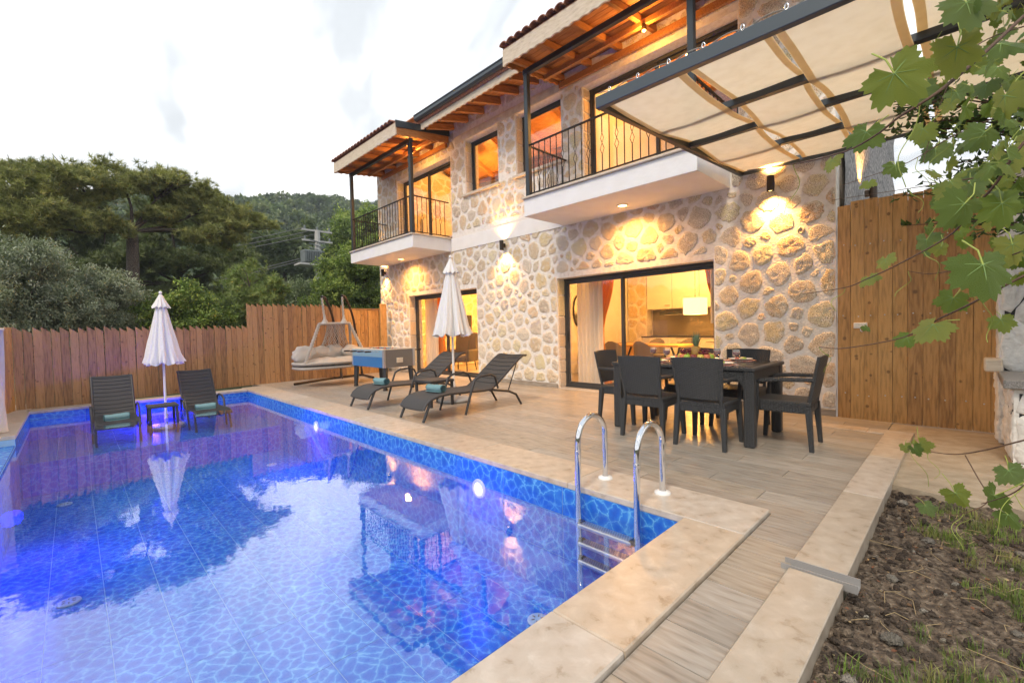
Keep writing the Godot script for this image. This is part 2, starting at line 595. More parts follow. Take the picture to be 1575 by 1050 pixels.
func make_sky() -> PanoramaSkyMaterial:
	var f := FastNoiseLite.new()
	f.seed = 12
	f.frequency = 1.5
	f.fractal_octaves = 5
	f.domain_warp_enabled = true
	f.domain_warp_amplitude = 0.35
	f.domain_warp_frequency = 0.8
	var g := FastNoiseLite.new()
	g.seed = 9
	g.frequency = 0.35
	g.fractal_octaves = 3
	var w := 1024
	var h := 512
	var im := Image.create(w, h, false, Image.FORMAT_RGBF)
	for y in h:
		var el := (0.5 - (y + 0.5) / h) * PI
		for x in w:
			if el < -0.03:
				im.set_pixel(x, y, Color(0.3, 0.29, 0.27))
				continue
			var az := ((x + 0.5) / w - 0.5) * TAU
			var d := Vector3(sin(az) * cos(el), sin(el), -cos(az) * cos(el))
			var p := Vector2(d.x, d.z) / (maxf(d.y, 0.0) + 0.22)
			# streaks run along one direction of the wind
			var q := Vector2(p.x * 0.8 + p.y * 0.3, (p.y * 1.0 - p.x * 0.3) * 2.8)
			var c := f.get_noise_2d(q.x, q.y) + 0.5 * g.get_noise_2d(p.x, p.y)
			var grey := smoothstep(-0.05, 0.5, c) * 0.85
			var t := clampf(d.y, 0, 1)
			var veil := smoothstep(-0.35, 0.3, g.get_noise_2d(p.x * 2.0 + 9.0, p.y * 2.6))
			var bright := Color(1.26, 1.24, 1.21).lerp(Color(0.62, 0.65, 0.68), veil * 0.8).lerp(Color(0.64, 0.71, 0.82), smoothstep(0.2, 0.85, t))
			var cloud := Color(0.5, 0.53, 0.555)
			im.set_pixel(x, y, bright.lerp(cloud, grey))
	var m := PanoramaSkyMaterial.new()
	m.panorama = ImageTexture.create_from_image(im)
	return m


func _ready() -> void:
	rng.seed = 7
	var cam := Camera3D.new()
	cam.name = "camera"
	cam.position = Vector3(0, 1.2, 0)
	cam.rotation_degrees = Vector3(-1.72, 45.55, -1.37)
	cam.fov = 74.6
	cam.near = 0.05
	cam.far = 2000.0
	add_child(cam)
	cam.current = true
	var env := Environment.new()
	env.background_mode = Environment.BG_SKY
	var sky := Sky.new()
	sky.sky_material = make_sky()
	env.sky = sky
	env.background_energy_multiplier = 1.0
	env.tonemap_mode = Environment.TONE_MAPPER_LINEAR
	env.tonemap_exposure = 1.6
	env.fog_enabled = true
	env.fog_density = 0.0009
	env.fog_light_color = Color(0.86, 0.9, 0.95)
	env.sdfgi_enabled = true
	env.ssao_enabled = true
	env.ssil_enabled = true
	var we := WorldEnvironment.new()
	we.name = "environment"
	we.environment = env
	add_child(we)
	var sun := DirectionalLight3D.new()
	sun.name = "sun"
	sun.light_color = Color(1.0, 0.93, 0.84)
	sun.light_energy = 0.5
	sun.light_angular_distance = 14.0
	sun.shadow_enabled = true
	add_child(sun)
	sun.look_at_from_position(Vector3(1.5, 7, 6), Vector3.ZERO)
	make_materials()
	print("materials")
	build_ground()
	build_pool()
	print("pool")
	build_house()
	print("house")
	build_interiors()
	build_fences()
	build_barbecue()
	build_pergola()
	print("pergola")
	build_landscape()
	print("landscape")
	build_dining()
	build_loungers()
	build_parasols()
	build_swing()
	build_football_table()
	build_ladder()
	build_bed()
	print("bed")
	build_vine()
	print("done")


# ---------------------------------------------------------------- terrain, deck, coping
func land_height(x: float, z: float) -> float:
	var out := maxf(maxf(-12.4 - x, x - 9.0), maxf(-17.0 - z, z - 4.5))
	var y := lerpf(-2.2, -0.25, smoothstep(-0.2, 1.2, out))
	var west := maxf(-14.0 - x, 0.0)
	y += west * 0.06
	y += smoothstep(24.0, 150.0, west) * (25.5 - z * 0.135) * smoothstep(60.0, -20.0, z)
	y -= smoothstep(150.0, 260.0, west) * 30.0
	y += smoothstep(25.0, 120.0, z) * (9.0 + 4.0 * sin(x * 0.021))
	y += smoothstep(30.0, 140.0, -z) * 10.0 * smoothstep(-10.0, 40.0, x)
	return y


func build_ground() -> void:
	var g := geo()
	var nz := FastNoiseLite.new()
	nz.seed = 3
	nz.frequency = 0.02
	var rows := []
	var zs := []
	var z := -300.0
	while z <= 240.0:
		zs.append(z)
		z += 5.0 if absf(z) > 30 else 1.25
	var x := -320.0
	while x <= 240.0:
		var row := PackedVector3Array()
		for zz in zs:
			var far := smoothstep(25.0, 80.0, maxf(-14.0 - x, absf(zz) - 20.0))
			row.append(Vector3(x, land_height(x, zz) + nz.get_noise_2d(x, zz) * 5.0 * far, zz))
		rows.append(row)
		x += 5.0 if (x < -40 or x > 20) else 1.25
	g.grid(rows, false, false)
	structure("hillside_terrain", g, M.hill_soil)

	# deck of wood-look porcelain planks on a bed
	var bed := geo()
	bed.box(Vector3(-6.4, -0.11, -4.93), Vector3(11.6, 0.19, 3.7))
	bed.box(Vector3(-0.73, -0.11, -1.0), Vector3(0.26, 0.19, 4.15))
	var deck := structure("pool_deck", bed, M.grout)
	var cache := {}
	var r := RandomNumberGenerator.new()
	r.seed = 21
	var row_i := 0
	var zz := -3.085
	while zz > -6.76:
		var w := minf(0.2, zz + 6.77)
		var xs = -0.605 - [0.0, 0.4, 0.8][row_i % 3] - 0.0
		var edges := [-0.605]
		while xs > -12.1:
			if xs < edges[-1] - 0.05:
				edges.append(xs)
			xs -= 1.2
		edges.append(-12.15)
		for k in edges.size() - 1:
			var len: float = edges[k] - edges[k + 1]
			var key := "%d_%d" % [roundi(len * 100), roundi(w * 100)]
			if not cache.has(key):
				cache[key] = geo().box(Vector3.ZERO, Vector3(len - 0.004, 0.016, w - 0.004), Basis.IDENTITY, 0.0015).mesh()
			var ctr := Vector3((edges[k] + edges[k + 1]) / 2, -0.008, zz - w / 2)
			# strip of marble replaces planks beside the gate
			part(deck, "plank_tile", cache[key], M["deck%d" % r.randi_range(0, 3)], Transform3D(Basis.IDENTITY, ctr))
		zz -= 0.2
		row_i += 1
	var nz2 := -3.085
	while nz2 < 0.9:
		var w2 := 0.2
		var key2 := "near"
		if not cache.has(key2):
			cache[key2] = geo().box(Vector3.ZERO, Vector3(0.251, 0.016, w2 - 0.004), Basis.IDENTITY, 0.0015).mesh()
		part(deck, "plank_tile", cache[key2], M["deck%d" % r.randi_range(0, 3)], Transform3D(Basis.IDENTITY, Vector3(-0.7335, -0.008, nz2 + 0.1)))
		nz2 += 0.2

	# kerb of cream marble on the garden side with a drain channel across it
	var kerb := thing("garden_kerb", "cream marble kerb between the tiled deck and the soil bed", "kerb")
	var kx := [-0.6, -0.385]
	var cuts := [1.2, -0.35, -1.3, -2.42]
	for k in cuts.size() - 1:
		var a: float = cuts[k]
		var b: float = cuts[k + 1]
		part(kerb, "kerb_stone", geo().box(Vector3((kx[0] + kx[1]) / 2, -0.075, (a + b) / 2), Vector3(kx[1] - kx[0], 0.19, a - b - 0.003), Basis.IDENTITY, 0.004), [M.marble, M.marble_c, M.marble_b][k % 3])
	cuts = [-2.51, -3.75, -4.9, -6.0]
	for k in cuts.size() - 1:
		var a: float = cuts[k]
		var b: float = cuts[k + 1]
		part(kerb, "kerb_stone", geo().box(Vector3((kx[0] + kx[1]) / 2, -0.0725, (a + b) / 2), Vector3(kx[1] - kx[0], 0.195, a - b - 0.003), Basis.IDENTITY, 0.004), [M.marble_b, M.marble, M.marble_c][k % 3])
	var ch := geo()
	ch.box(Vector3(-0.485, -0.01, -2.465), Vector3(0.3, 0.006, 0.078))
	ch.box(Vector3(-0.485, 0.008, -2.428), Vector3(0.3, 0.036, 0.006))
	ch.box(Vector3(-0.485, 0.008, -2.502), Vector3(0.3, 0.036, 0.006))
	part(kerb, "drain_channel", ch, plain(lin(0.35, 0.34, 0.33), 0.45, 0.3))
	# marble threshold strip running to the house corner
	var strip := thing("marble_strip", "cream marble border strip before the wooden gate", "border")
	var sx := [-0.385, -0.75, -1.28]
	for k in 2:
		part(strip, "strip_stone", geo().box(Vector3((sx[k] + sx[k + 1]) / 2, -0.0355, -6.11), Vector3(sx[k] - sx[k + 1] - 0.003, 0.09, 0.22), Basis.IDENTITY, 0.004), [M.marble, M.marble_c][k])
	# concrete apron before the gate
	var ap := geo()
	var pn := FastNoiseLite.new()
	pn.seed = 8
	pn.frequency = 0.6
	var front := PackedVector2Array([Vector2(-0.384, -6.9), Vector2(-0.384, -4.25)])
	for k in 24:
		var xx := -0.33 + k * 0.12
		front.append(Vector2(xx, -4.22 + 0.08 * pn.get_noise_1d(xx * 9.0) + 0.05 * k * 0.1))
	front.append(Vector2(2.6, -6.9))
	var flip := PackedVector2Array()
	for p in front:
		flip.append(Vector2(p.x, -p.y))
	ap.prism(flip, -0.15, -0.012, Transform3D(Basis(Vector3.RIGHT, -PI / 2), Vector3.ZERO))
	structure("gate_apron", ap, M.concrete)
	var ap2 := geo()
	ap2.box(Vector3(-0.78, -0.09, -6.56), Vector3(0.79, 0.16, 0.66))
	structure("gate_landing", ap2, M.concrete)


# ---------------------------------------------------------------- pool
const PX0 := -10.75
const PX1 := -1.195
const PZ0 := -2.63
const PZ1 := 0.55
const PFLOOR := -0.9
const SHELF_X := -8.75
const SHELF_Y := -0.46


func tile_face(parent: Node, origin: Vector3, du: Vector3, dv: Vector3, lu: float, lv: float, tu: float, tv: float, cache: Dictionary, r: RandomNumberGenerator, nm := "pool_tile", mats := ["pool0", "pool1", "pool2"]) -> void:
	var nrm := du.cross(dv)
	var bas := Basis(du, dv, nrm)
	var a := 0.0
	while a < lu - 0.01:
		var w := minf(tu, lu - a)
		var b := 0.0
		while b < lv - 0.01:
			var h := minf(tv, lv - b)
			var key := "%d_%d" % [roundi(w * 1000), roundi(h * 1000)]
			if not cache.has(key):
				cache[key] = geo().box(Vector3.ZERO, Vector3(w - 0.005, h - 0.005, 0.006), Basis.IDENTITY, 0.001).mesh()
			part(parent, nm, cache[key], M[mats[r.randi() % mats.size()]], Transform3D(bas, origin + du * (a + w / 2) + dv * (b + h / 2)))
			b += tv
		a += tu


func pool_lamp(parent: Node, at: Vector3, nrm: Vector3, energy: float, col := Color(0.1, 0.12, 1.0)) -> void:
	var bas := Basis.looking_at(-nrm) if absf(nrm.y) < 0.9 else Basis(Vector3.RIGHT, -PI / 2)
	var ring := geo().lathe([Vector2(0.09, 0.0), Vector2(0.086, 0.014), Vector2(0.064, 0.018), Vector2(0.06, 0.01)], 24, at, bas * Basis(Vector3.RIGHT, PI / 2))
	var lp := part(parent, "pool_lamp", ring, M.white_plastic)
	part(lp, "lamp_lens", geo().lathe([Vector2(0.062, 0.007), Vector2(0.04, 0.016), Vector2(0.0, 0.019)], 24, at, bas * Basis(Vector3.RIGHT, PI / 2)), glow(Color(0.75, 0.72, 1.0), 2.2))
	var l := OmniLight3D.new()
	l.name = numbered("pool_lamp_light", self)
	l.position = at + nrm * 0.1
	l.light_color = col
	l.light_energy = energy
	l.light_size = 0.07
	l.omni_range = 12.0
	l.omni_attenuation = 2.0
	l.shadow_enabled = true
	add_child(l)


func build_pool() -> void:
	var r := RandomNumberGenerator.new()
	r.seed = 31
	# concrete shell behind the tiles; its joint colour shows between them
	var s := geo()
	var t := 0.2
	var o := 0.001
	var top := -0.022
	var mx := (PX0 + PX1) / 2
	var mz := (PZ0 + PZ1) / 2
	var hgt := top - PFLOOR + t
	s.box(Vector3(mx, PFLOOR - o - t / 2, mz), Vector3(PX1 - PX0, t, PZ1 - PZ0))
	s.box(Vector3(mx, (top + PFLOOR - t) / 2, PZ0 - o - t / 2), Vector3(PX1 - PX0 + 2 * t, hgt, t))
	s.box(Vector3(PX1 + o + t / 2, (top + PFLOOR - t) / 2, mz), Vector3(t, hgt, PZ1 - PZ0 + 2 * o - 0.002))
	s.box(Vector3(PX0 - o - t / 2, (top + PFLOOR - t) / 2, mz), Vector3(t, hgt, PZ1 - PZ0 + 2 * o - 0.002))
	s.box(Vector3((PX0 - 8.2) / 2, (top + PFLOOR - t) / 2, PZ1 + o + t / 2), Vector3(-8.2 - PX0, hgt, t))
	s.box(Vector3((PX1 - 8.2) / 2, (-0.11 + PFLOOR - t) / 2, PZ1 + o + t / 2), Vector3(PX1 + 8.2, -0.11 - PFLOOR + t, t))
	s.box(Vector3((PX0 + SHELF_X) / 2, (SHELF_Y + PFLOOR) / 2 - o, mz), Vector3(SHELF_X - PX0 - 2 * o, SHELF_Y - PFLOOR, PZ1 - PZ0 - 0.002))
	var pool := structure("pool_basin", s, M.pool_grout)
	var cache := {}
	tile_face(pool, Vector3(SHELF_X, PFLOOR, PZ1), Vector3.RIGHT, Vector3.FORWARD, PX1 - SHELF_X, PZ1 - PZ0, 0.66, 0.33, cache, r)
	tile_face(pool, Vector3(PX0, SHELF_Y, PZ1), Vector3.RIGHT, Vector3.FORWARD, SHELF_X - PX0, PZ1 - PZ0, 0.66, 0.33, cache, r)
	tile_face(pool, Vector3(PX0, PFLOOR, PZ0), Vector3.RIGHT, Vector3.UP, PX1 - PX0, top - PFLOOR, 0.66, 0.33, cache, r)
	tile_face(pool, Vector3(PX0, SHELF_Y, PZ1), Vector3.FORWARD, Vector3.UP, PZ1 - PZ0, top - SHELF_Y, 0.66, 0.33, cache, r)
	tile_face(pool, Vector3(SHELF_X, PFLOOR, PZ1), Vector3.FORWARD, Vector3.UP, PZ1 - PZ0, SHELF_Y - PFLOOR, 0.66, 0.33, cache, r)
	tile_face(pool, Vector3(-8.2, PFLOOR, PZ1), Vector3.LEFT, Vector3.UP, -8.2 - PX0, top - PFLOOR, 0.66, 0.33, cache, r)
	tile_face(pool, Vector3(PX1, PFLOOR, PZ1), Vector3.LEFT, Vector3.UP, PX1 + 8.2, -0.11 - PFLOOR, 0.66, 0.33, cache, r)
	tile_face(pool, Vector3(PX1, PFLOOR, PZ0), Vector3.BACK, Vector3.UP, PZ1 - PZ0, top - PFLOOR, 0.66, 0.33, cache, r)
	# small side basin beyond the low wall
	var sb := geo()
	sb.box(Vector3(-4.8, -0.6, 2.0), Vector3(6.8, 0.2, 2.45))
	sb.box(Vector3(-8.3, -0.33, 2.0), Vector3(0.2, 0.6, 2.45))
	sb.box(Vector3(-4.8, -0.33, 3.3), Vector3(7.2, 0.6, 0.15))
	var side := structure("side_basin", sb, M.pool_grout)
	tile_face(side, Vector3(-8.19, -0.5, 3.2), Vector3.RIGHT, Vector3.FORWARD, 6.6, 2.4, 0.66, 0.33, cache, r)
	# water
	var wg := geo()
	wg.quad(Vector3(PX0, WATER_Y, PZ1), Vector3(PX1, WATER_Y, PZ1), Vector3(PX1, WATER_Y, PZ0), Vector3(PX0, WATER_Y, PZ0))
	wg.quad(Vector3(PX0, WATER_Y - 0.004, PZ0), Vector3(PX1, WATER_Y - 0.004, PZ0), Vector3(PX1, WATER_Y - 0.004, PZ1), Vector3(PX0, WATER_Y - 0.004, PZ1))
	structure("pool_water", wg, M.water)
	var wg2 := geo()
	wg2.quad(Vector3(-8.2, WATER_Y - 0.002, 3.22), Vector3(-1.5, WATER_Y - 0.002, 3.22), Vector3(-1.5, WATER_Y - 0.002, PZ1 + 0.21), Vector3(-8.2, WATER_Y - 0.002, PZ1 + 0.21))
	structure("side_basin_water", wg2, M.water)
	# coping stones
	var cop := thing("pool_coping", "cream marble coping stones around the blue tiled pool", "coping")
	var xs := -0.865
	var k := 0
	while xs > -11.2:
		var ln := minf(1.25, xs + 11.25)
		if ln < 0.1:
			break
		part(cop, "coping_stone", geo().box(Vector3(xs - ln / 2, 0.0005, -2.855), Vector3(ln - 0.003, 0.047, 0.46), Basis.IDENTITY, 0.006), [M.marble, M.marble_c, M.marble_b][k % 3])
		xs -= 1.25
		k += 1
	var z := -2.622
	while z < 1.6:
		part(cop, "coping_stone", geo().box(Vector3(-1.0375, 0.0005, z + 0.62), Vector3(0.345, 0.047, 1.237), Basis.IDENTITY, 0.006), [M.marble_c, M.marble, M.marble_b][k % 3])
		z += 1.24
		k += 1
	z = -2.62
	while z < 0.5:
		part(cop, "coping_stone", geo().box(Vector3(-10.91, 0.0005, z + 0.535), Vector3(0.34, 0.047, 1.065), Basis.IDENTITY, 0.006), [M.marble_b, M.marble, M.marble_c][k % 3])
		z += 1.07
		k += 1
	xs = -8.22
	while xs > -11.0:
		part(cop, "coping_stone", geo().box(Vector3(xs - 0.64, 0.0005, 0.775), Vector3(1.277, 0.047, 0.46), Basis.IDENTITY, 0.006), [M.marble, M.marble_b][k % 2])
		xs -= 1.28
		k += 1
	var dv := geo()
	dv.box(Vector3(-4.7, -0.1, PZ1 + 0.105), Vector3(6.95, 0.02, 0.2))
	part(cop, "divider_cap", dv, M.pool0)
	# lamps in the walls
	pool_lamp(pool, Vector3(-3.15, -0.27, PZ0 + 0.008), Vector3.BACK, 0.16)
	pool_lamp(pool, Vector3(-7.0, -0.24, PZ0 + 0.008), Vector3.BACK, 0.8)
	pool_lamp(pool, Vector3(-10.3, SHELF_Y + 0.004, -1.0), Vector3.UP, 1.6, Color(0.16, 0.09, 1.0))
	pool_lamp(pool, Vector3(-5.9, -0.36, PZ1 - 0.008), Vector3.FORWARD, 0.9)
	pool_lamp(pool, Vector3(-3.6, -0.3, PZ1 - 0.008), Vector3.FORWARD, 0.1)
	# round floor inlets
	for p in [Vector3(-2.15, PFLOOR, -2.3), Vector3(-8.0, PFLOOR, 0.15), Vector3(-7.8, PFLOOR, -2.2), Vector3(-5.0, PFLOOR, 0.1)]:
		var q: Vector3 = p + Vector3(0, 0.007, 0)
		var inlet := part(pool, "floor_inlet", geo().lathe([Vector2(0.075, 0.0), Vector2(0.072, 0.008), Vector2(0.055, 0.011), Vector2(0.0, 0.011)], 24, q), plain(lin(0.3, 0.42, 0.55), 0.5))
		for a in 6:
			var d := Vector3(cos(a * PI / 3), 0, sin(a * PI / 3))
			part(inlet, "inlet_slot", geo().box(q + d * 0.035 + Vector3(0, 0.012, 0), Vector3(0.022, 0.003, 0.008), Basis(Vector3.UP, -a * PI / 3)), M.table_grey)


# ---------------------------------------------------------------- masonry
func stones_on(parent: Node, bas: Basis, origin: Vector3, w: float, h: float, holes: Array, rmin: float, rmax: float, inset: float, mat: Material, palette: Array, depth: float, most: int, sd: int, reach := 1.6, soft := 0.2) -> void:
	var r := RandomNumberGenerator.new()
	r.seed = sd
	var nz := FastNoiseLite.new()
	nz.seed = sd
	nz.frequency = 1.0
	var pts := []
	var cell := rmax * 2.0
	var buckets := {}
	var tries := int(w * h / (rmin * rmin) * 4.0)
	for k in tries:
		var frac := float(k) / tries
		var rad := lerpf(rmax, rmin, minf(1.0, frac * 1.5)) * r.randf_range(0.9, 1.05)
		var p := Vector2(r.randf() * w, r.randf() * h)
		var bad := false
		for hl in holes:
			if hl.grow(-minf(rad * 0.3, minf(hl.size.x, hl.size.y) * 0.45)).has_point(p):
				bad = true
				break
		if bad:
			continue
		var bx := int(p.x / cell)
		var by := int(p.y / cell)
		for i in range(bx - 1, bx + 2):
			for j in range(by - 1, by + 2):
				for q in buckets.get(Vector2i(i, j), []):
					if Vector2(q.x, q.y).distance_to(p) < (q.z + rad) * 0.92:
						bad = true
						break
				if bad:
					break
			if bad:
				break
		if bad:
			continue
		var key := Vector2i(bx, by)
		if not buckets.has(key):
			buckets[key] = []
		buckets[key].append(Vector3(p.x, p.y, rad))
		pts.append(Vector3(p.x, p.y, rad))
	var made := []
	for s in pts:
		var p := Vector2(s.x, s.y)
		var poly := PackedVector2Array()
		for k in 10:
			var a := TAU * k / 10
			poly.append(p + Vector2(cos(a), sin(a)) * s.z * reach)
		var bx := int(p.x / cell)
		var by := int(p.y / cell)
		for i in range(bx - 2, bx + 3):
			for j in range(by - 2, by + 3):
				for q in buckets.get(Vector2i(i, j), []):
					var o := Vector2(q.x, q.y)
					if o == p or o.distance_to(p) > (s.z + q.z) * 1.7:
						continue
					var d := (o - p).normalized()
					var t: float = (o - p).length() * s.z / (s.z + q.z)
					poly = clip_half(poly, p + d * (t - inset), d)
		poly = clip_half(poly, Vector2(0.01, 0), Vector2(-1, 0))
		poly = clip_half(poly, Vector2(w - 0.01, 0), Vector2(1, 0))
		poly = clip_half(poly, Vector2(0, 0.01), Vector2(0, -1))
		poly = clip_half(poly, Vector2(0, h - 0.01), Vector2(0, 1))
		for hl in holes:
			var g: Rect2 = hl.grow(0.012)
			# push the stone out of the opening on the side where it mostly lies
			if poly.size() < 3:
				break
			var touch := false
			for v in poly:
				if g.has_point(v):
					touch = true
			if not touch:
				continue
			var dx := maxf(g.position.x - p.x, p.x - g.end.x)
			var dy := maxf(g.position.y - p.y, p.y - g.end.y)
			if dx > dy:
				if p.x < g.position.x or (p.x < g.get_center().x and dx < 0):
					poly = clip_half(poly, Vector2(g.position.x, 0), Vector2(1, 0))
				else:
					poly = clip_half(poly, Vector2(g.end.x, 0), Vector2(-1, 0))
			else:
				if p.y < g.position.y or (p.y < g.get_center().y and dy < 0):
					poly = clip_half(poly, Vector2(0, g.position.y), Vector2(0, 1))
				else:
					poly = clip_half(poly, Vector2(0, g.end.y), Vector2(0, -1))
		if poly.size() < 3:
			continue
		var area := 0.0
		for k in poly.size():
			area += poly[k].cross(poly[(k + 1) % poly.size()])
		area = absf(area) / 2
		if area < rmin * rmin * 0.35:
			continue
		made.append([area / pow((bas * Vector3(p.x, p.y, 0) + origin).length(), 2), poly])
	made.sort_custom(func(a, b): return a[0] > b[0])
	var rest := geo()
	for k in made.size():
		var tone: Color = palette[r.randi() % palette.size()]
		tone = tone * r.randf_range(0.82, 1.12)
		var g := geo() if k < most else rest
		g.tint(Color(minf(tone.r, 1.3), minf(tone.g, 1.3), minf(tone.b, 1.3)))
		stone_into(g, made[k][1], bas, origin, depth * r.randf_range(0.6, 1.25), nz, r.randf() * 100, soft)
		if k < most:
			part(parent, "stone", g, mat)
	if made.size() > most:
		var o := part(parent, "small_stones", rest, mat)
		o.set_meta("kind", "stuff")


func clip_half(poly: PackedVector2Array, at: Vector2, d: Vector2) -> PackedVector2Array:
	var out := PackedVector2Array()
	var m := poly.size()
	for k in m:
		var a := poly[k]
		var b := poly[(k + 1) % m]
		var da := (a - at).dot(d)
		var db := (b - at).dot(d)
		if da <= 0:
			out.append(a)
		if da * db < 0:
			out.append(a.lerp(b, da / (da - db)))
	return out


func stone_into(g: Geo, poly: PackedVector2Array, bas: Basis, origin: Vector3, depth: float, nz: FastNoiseLite, salt: float, soft := 0.2, smeared := Color(1.25, 1.27, 1.3)) -> void:
	# round the corners
	for it in 1:
		var q := PackedVector2Array()
		for k in poly.size():
			var a := poly[k]
			var b := poly[(k + 1) % poly.size()]
			q.append(a.lerp(b, soft))
			q.append(a.lerp(b, 1.0 - soft))
		poly = q
	# even steps round the outline
	var per := 0.0
	for k in poly.size():
		per += poly[k].distance_to(poly[(k + 1) % poly.size()])
	var m := 22
	var ring := PackedVector2Array()
	var step := per / m
	var acc := 0.0
	var k2 := 0
	var cur := poly[0]
	while ring.size() < m and k2 < poly.size():
		var nx := poly[(k2 + 1) % poly.size()]
		var d := cur.distance_to(nx)
		if acc + d >= step:
			cur = cur.lerp(nx, (step - acc) / d)
			ring.append(cur)
			acc = 0.0
		else:
			acc += d
			cur = nx
			k2 += 1
	if ring.size() < 5:
		return
	var ctr := Vector2.ZERO
	for p in ring:
		ctr += p
	ctr /= ring.size()
	# broken outline, rough face, patches of mortar left on the face by the mason
	var rows := []
	var cols := []
	var f := [1.0, 0.97, 0.86, 0.64, 0.36, 0.0]
	var dz := [-0.012, 0.3, 0.75, 1.0, 1.0, 0.9]
	var tone := g.col
	for i in 6:
		var row := PackedVector3Array()
		var cl := PackedColorArray()
		for j in ring.size():
			var jag := 1.0 + (0.2 * nz.get_noise_2d(j * 3.7 + salt, 7.0) if i < 3 else 0.12 * nz.get_noise_2d(j * 2.3 + salt, i * 3.1))
			var p: Vector2 = ctr + (ring[j] - ctr) * f[i] * (jag if i < 5 else 1.0)
			var rough := nz.get_noise_2d(p.x * 17.0 + salt, p.y * 17.0)
			var z: float = -0.012 if i == 0 else depth * dz[i] * (1.0 + 1.1 * rough)
			row.append(origin + bas * Vector3(p.x, p.y, z))
			var smear := nz.get_noise_2d(p.x * 9.0 - salt, p.y * 9.0 + 31.0) + (0.3 if i < 3 else 0.0)
			cl.append(tone if smear < 0.22 else smeared)
		rows.append(row)
		cols.append(cl)
	var flip := Geometry2D.is_polygon_clockwise(ring)
	g.grid(rows, true, flip)
	# colours follow the order in which grid() lays its triangles
	var n := ring.size()
	var at := g.c.size() - (rows.size() - 1) * n * 6
	for i in rows.size() - 1:
		for j in n:
			var k := (j + 1) % n
			var a: Color = cols[i][j]
			var b: Color = cols[i][k]
			var d: Color = cols[i + 1][k]
			var e: Color = cols[i + 1][j]
			var q := [a, b, d, a, d, e] if flip else [a, d, b, a, e, d]
			for t in 6:
				g.c[at + t] = q[t]
			at += 6


func wall_panel(g: Geo, x0: float, x1: float, y0: float, y1: float, zf: float, zb: float, holes: Array) -> void:
	var xs := [x0, x1]
	var ys := [y0, y1]
	for h in holes:
		xs.append_array([h.position.x, h.end.x])
		ys.append_array([h.position.y, h.end.y])
	xs.sort()
	ys.sort()
	var solid := func(a: float, b: float) -> bool:
		if a < x0 or a > x1 or b < y0 or b > y1:
			return false
		for h in holes:
			if h.has_point(Vector2(a, b)):
				return false
		return true
	for i in xs.size() - 1:
		if xs[i + 1] - xs[i] < 1e-4:
			continue
		for j in ys.size() - 1:
			if ys[j + 1] - ys[j] < 1e-4:
				continue
			var ax: float = xs[i]
			var bx: float = xs[i + 1]
			var ay: float = ys[j]
			var by: float = ys[j + 1]
			var mx := (ax + bx) / 2
			var my := (ay + by) / 2
			if not solid.call(mx, my):
				continue
			g.quad(Vector3(ax, ay, zf), Vector3(bx, ay, zf), Vector3(bx, by, zf), Vector3(ax, by, zf))
			g.quad(Vector3(bx, ay, zb), Vector3(ax, ay, zb), Vector3(ax, by, zb), Vector3(bx, by, zb))
			var pi: float = mx - (bx - ax) / 2 - 1e-3
			if not solid.call(pi, my):
				g.quad(Vector3(ax, ay, zb), Vector3(ax, ay, zf), Vector3(ax, by, zf), Vector3(ax, by, zb))
			if not solid.call(bx + 1e-3, my):
				g.quad(Vector3(bx, ay, zf), Vector3(bx, ay, zb), Vector3(bx, by, zb), Vector3(bx, by, zf))
			if not solid.call(mx, ay - 1e-3):
				g.quad(Vector3(ax, ay, zb), Vector3(bx, ay, zb), Vector3(bx, ay, zf), Vector3(ax, ay, zf))
			if not solid.call(mx, by + 1e-3):
				g.quad(Vector3(ax, by, zf), Vector3(bx, by, zf), Vector3(bx, by, zb), Vector3(ax, by, zb))


const DOOR_A := Rect2(-5.62, 0.0, 2.99, 2.14)
const DOOR_B := Rect2(-11.02, 0.0, 2.97, 2.16)
const DOOR_C := Rect2(-11.45, 3.45, 2.52, 2.0)
const WIN_A := Rect2(-8.36, 4.38, 1.15, 1.27)
const WIN_B := Rect2(-6.66, 4.38, 1.22, 1.27)
const DOOR_D := Rect2(-4.93, 3.45, 2.66, 2.1)
const HX0 := -12.6
const HX1 := -1.15


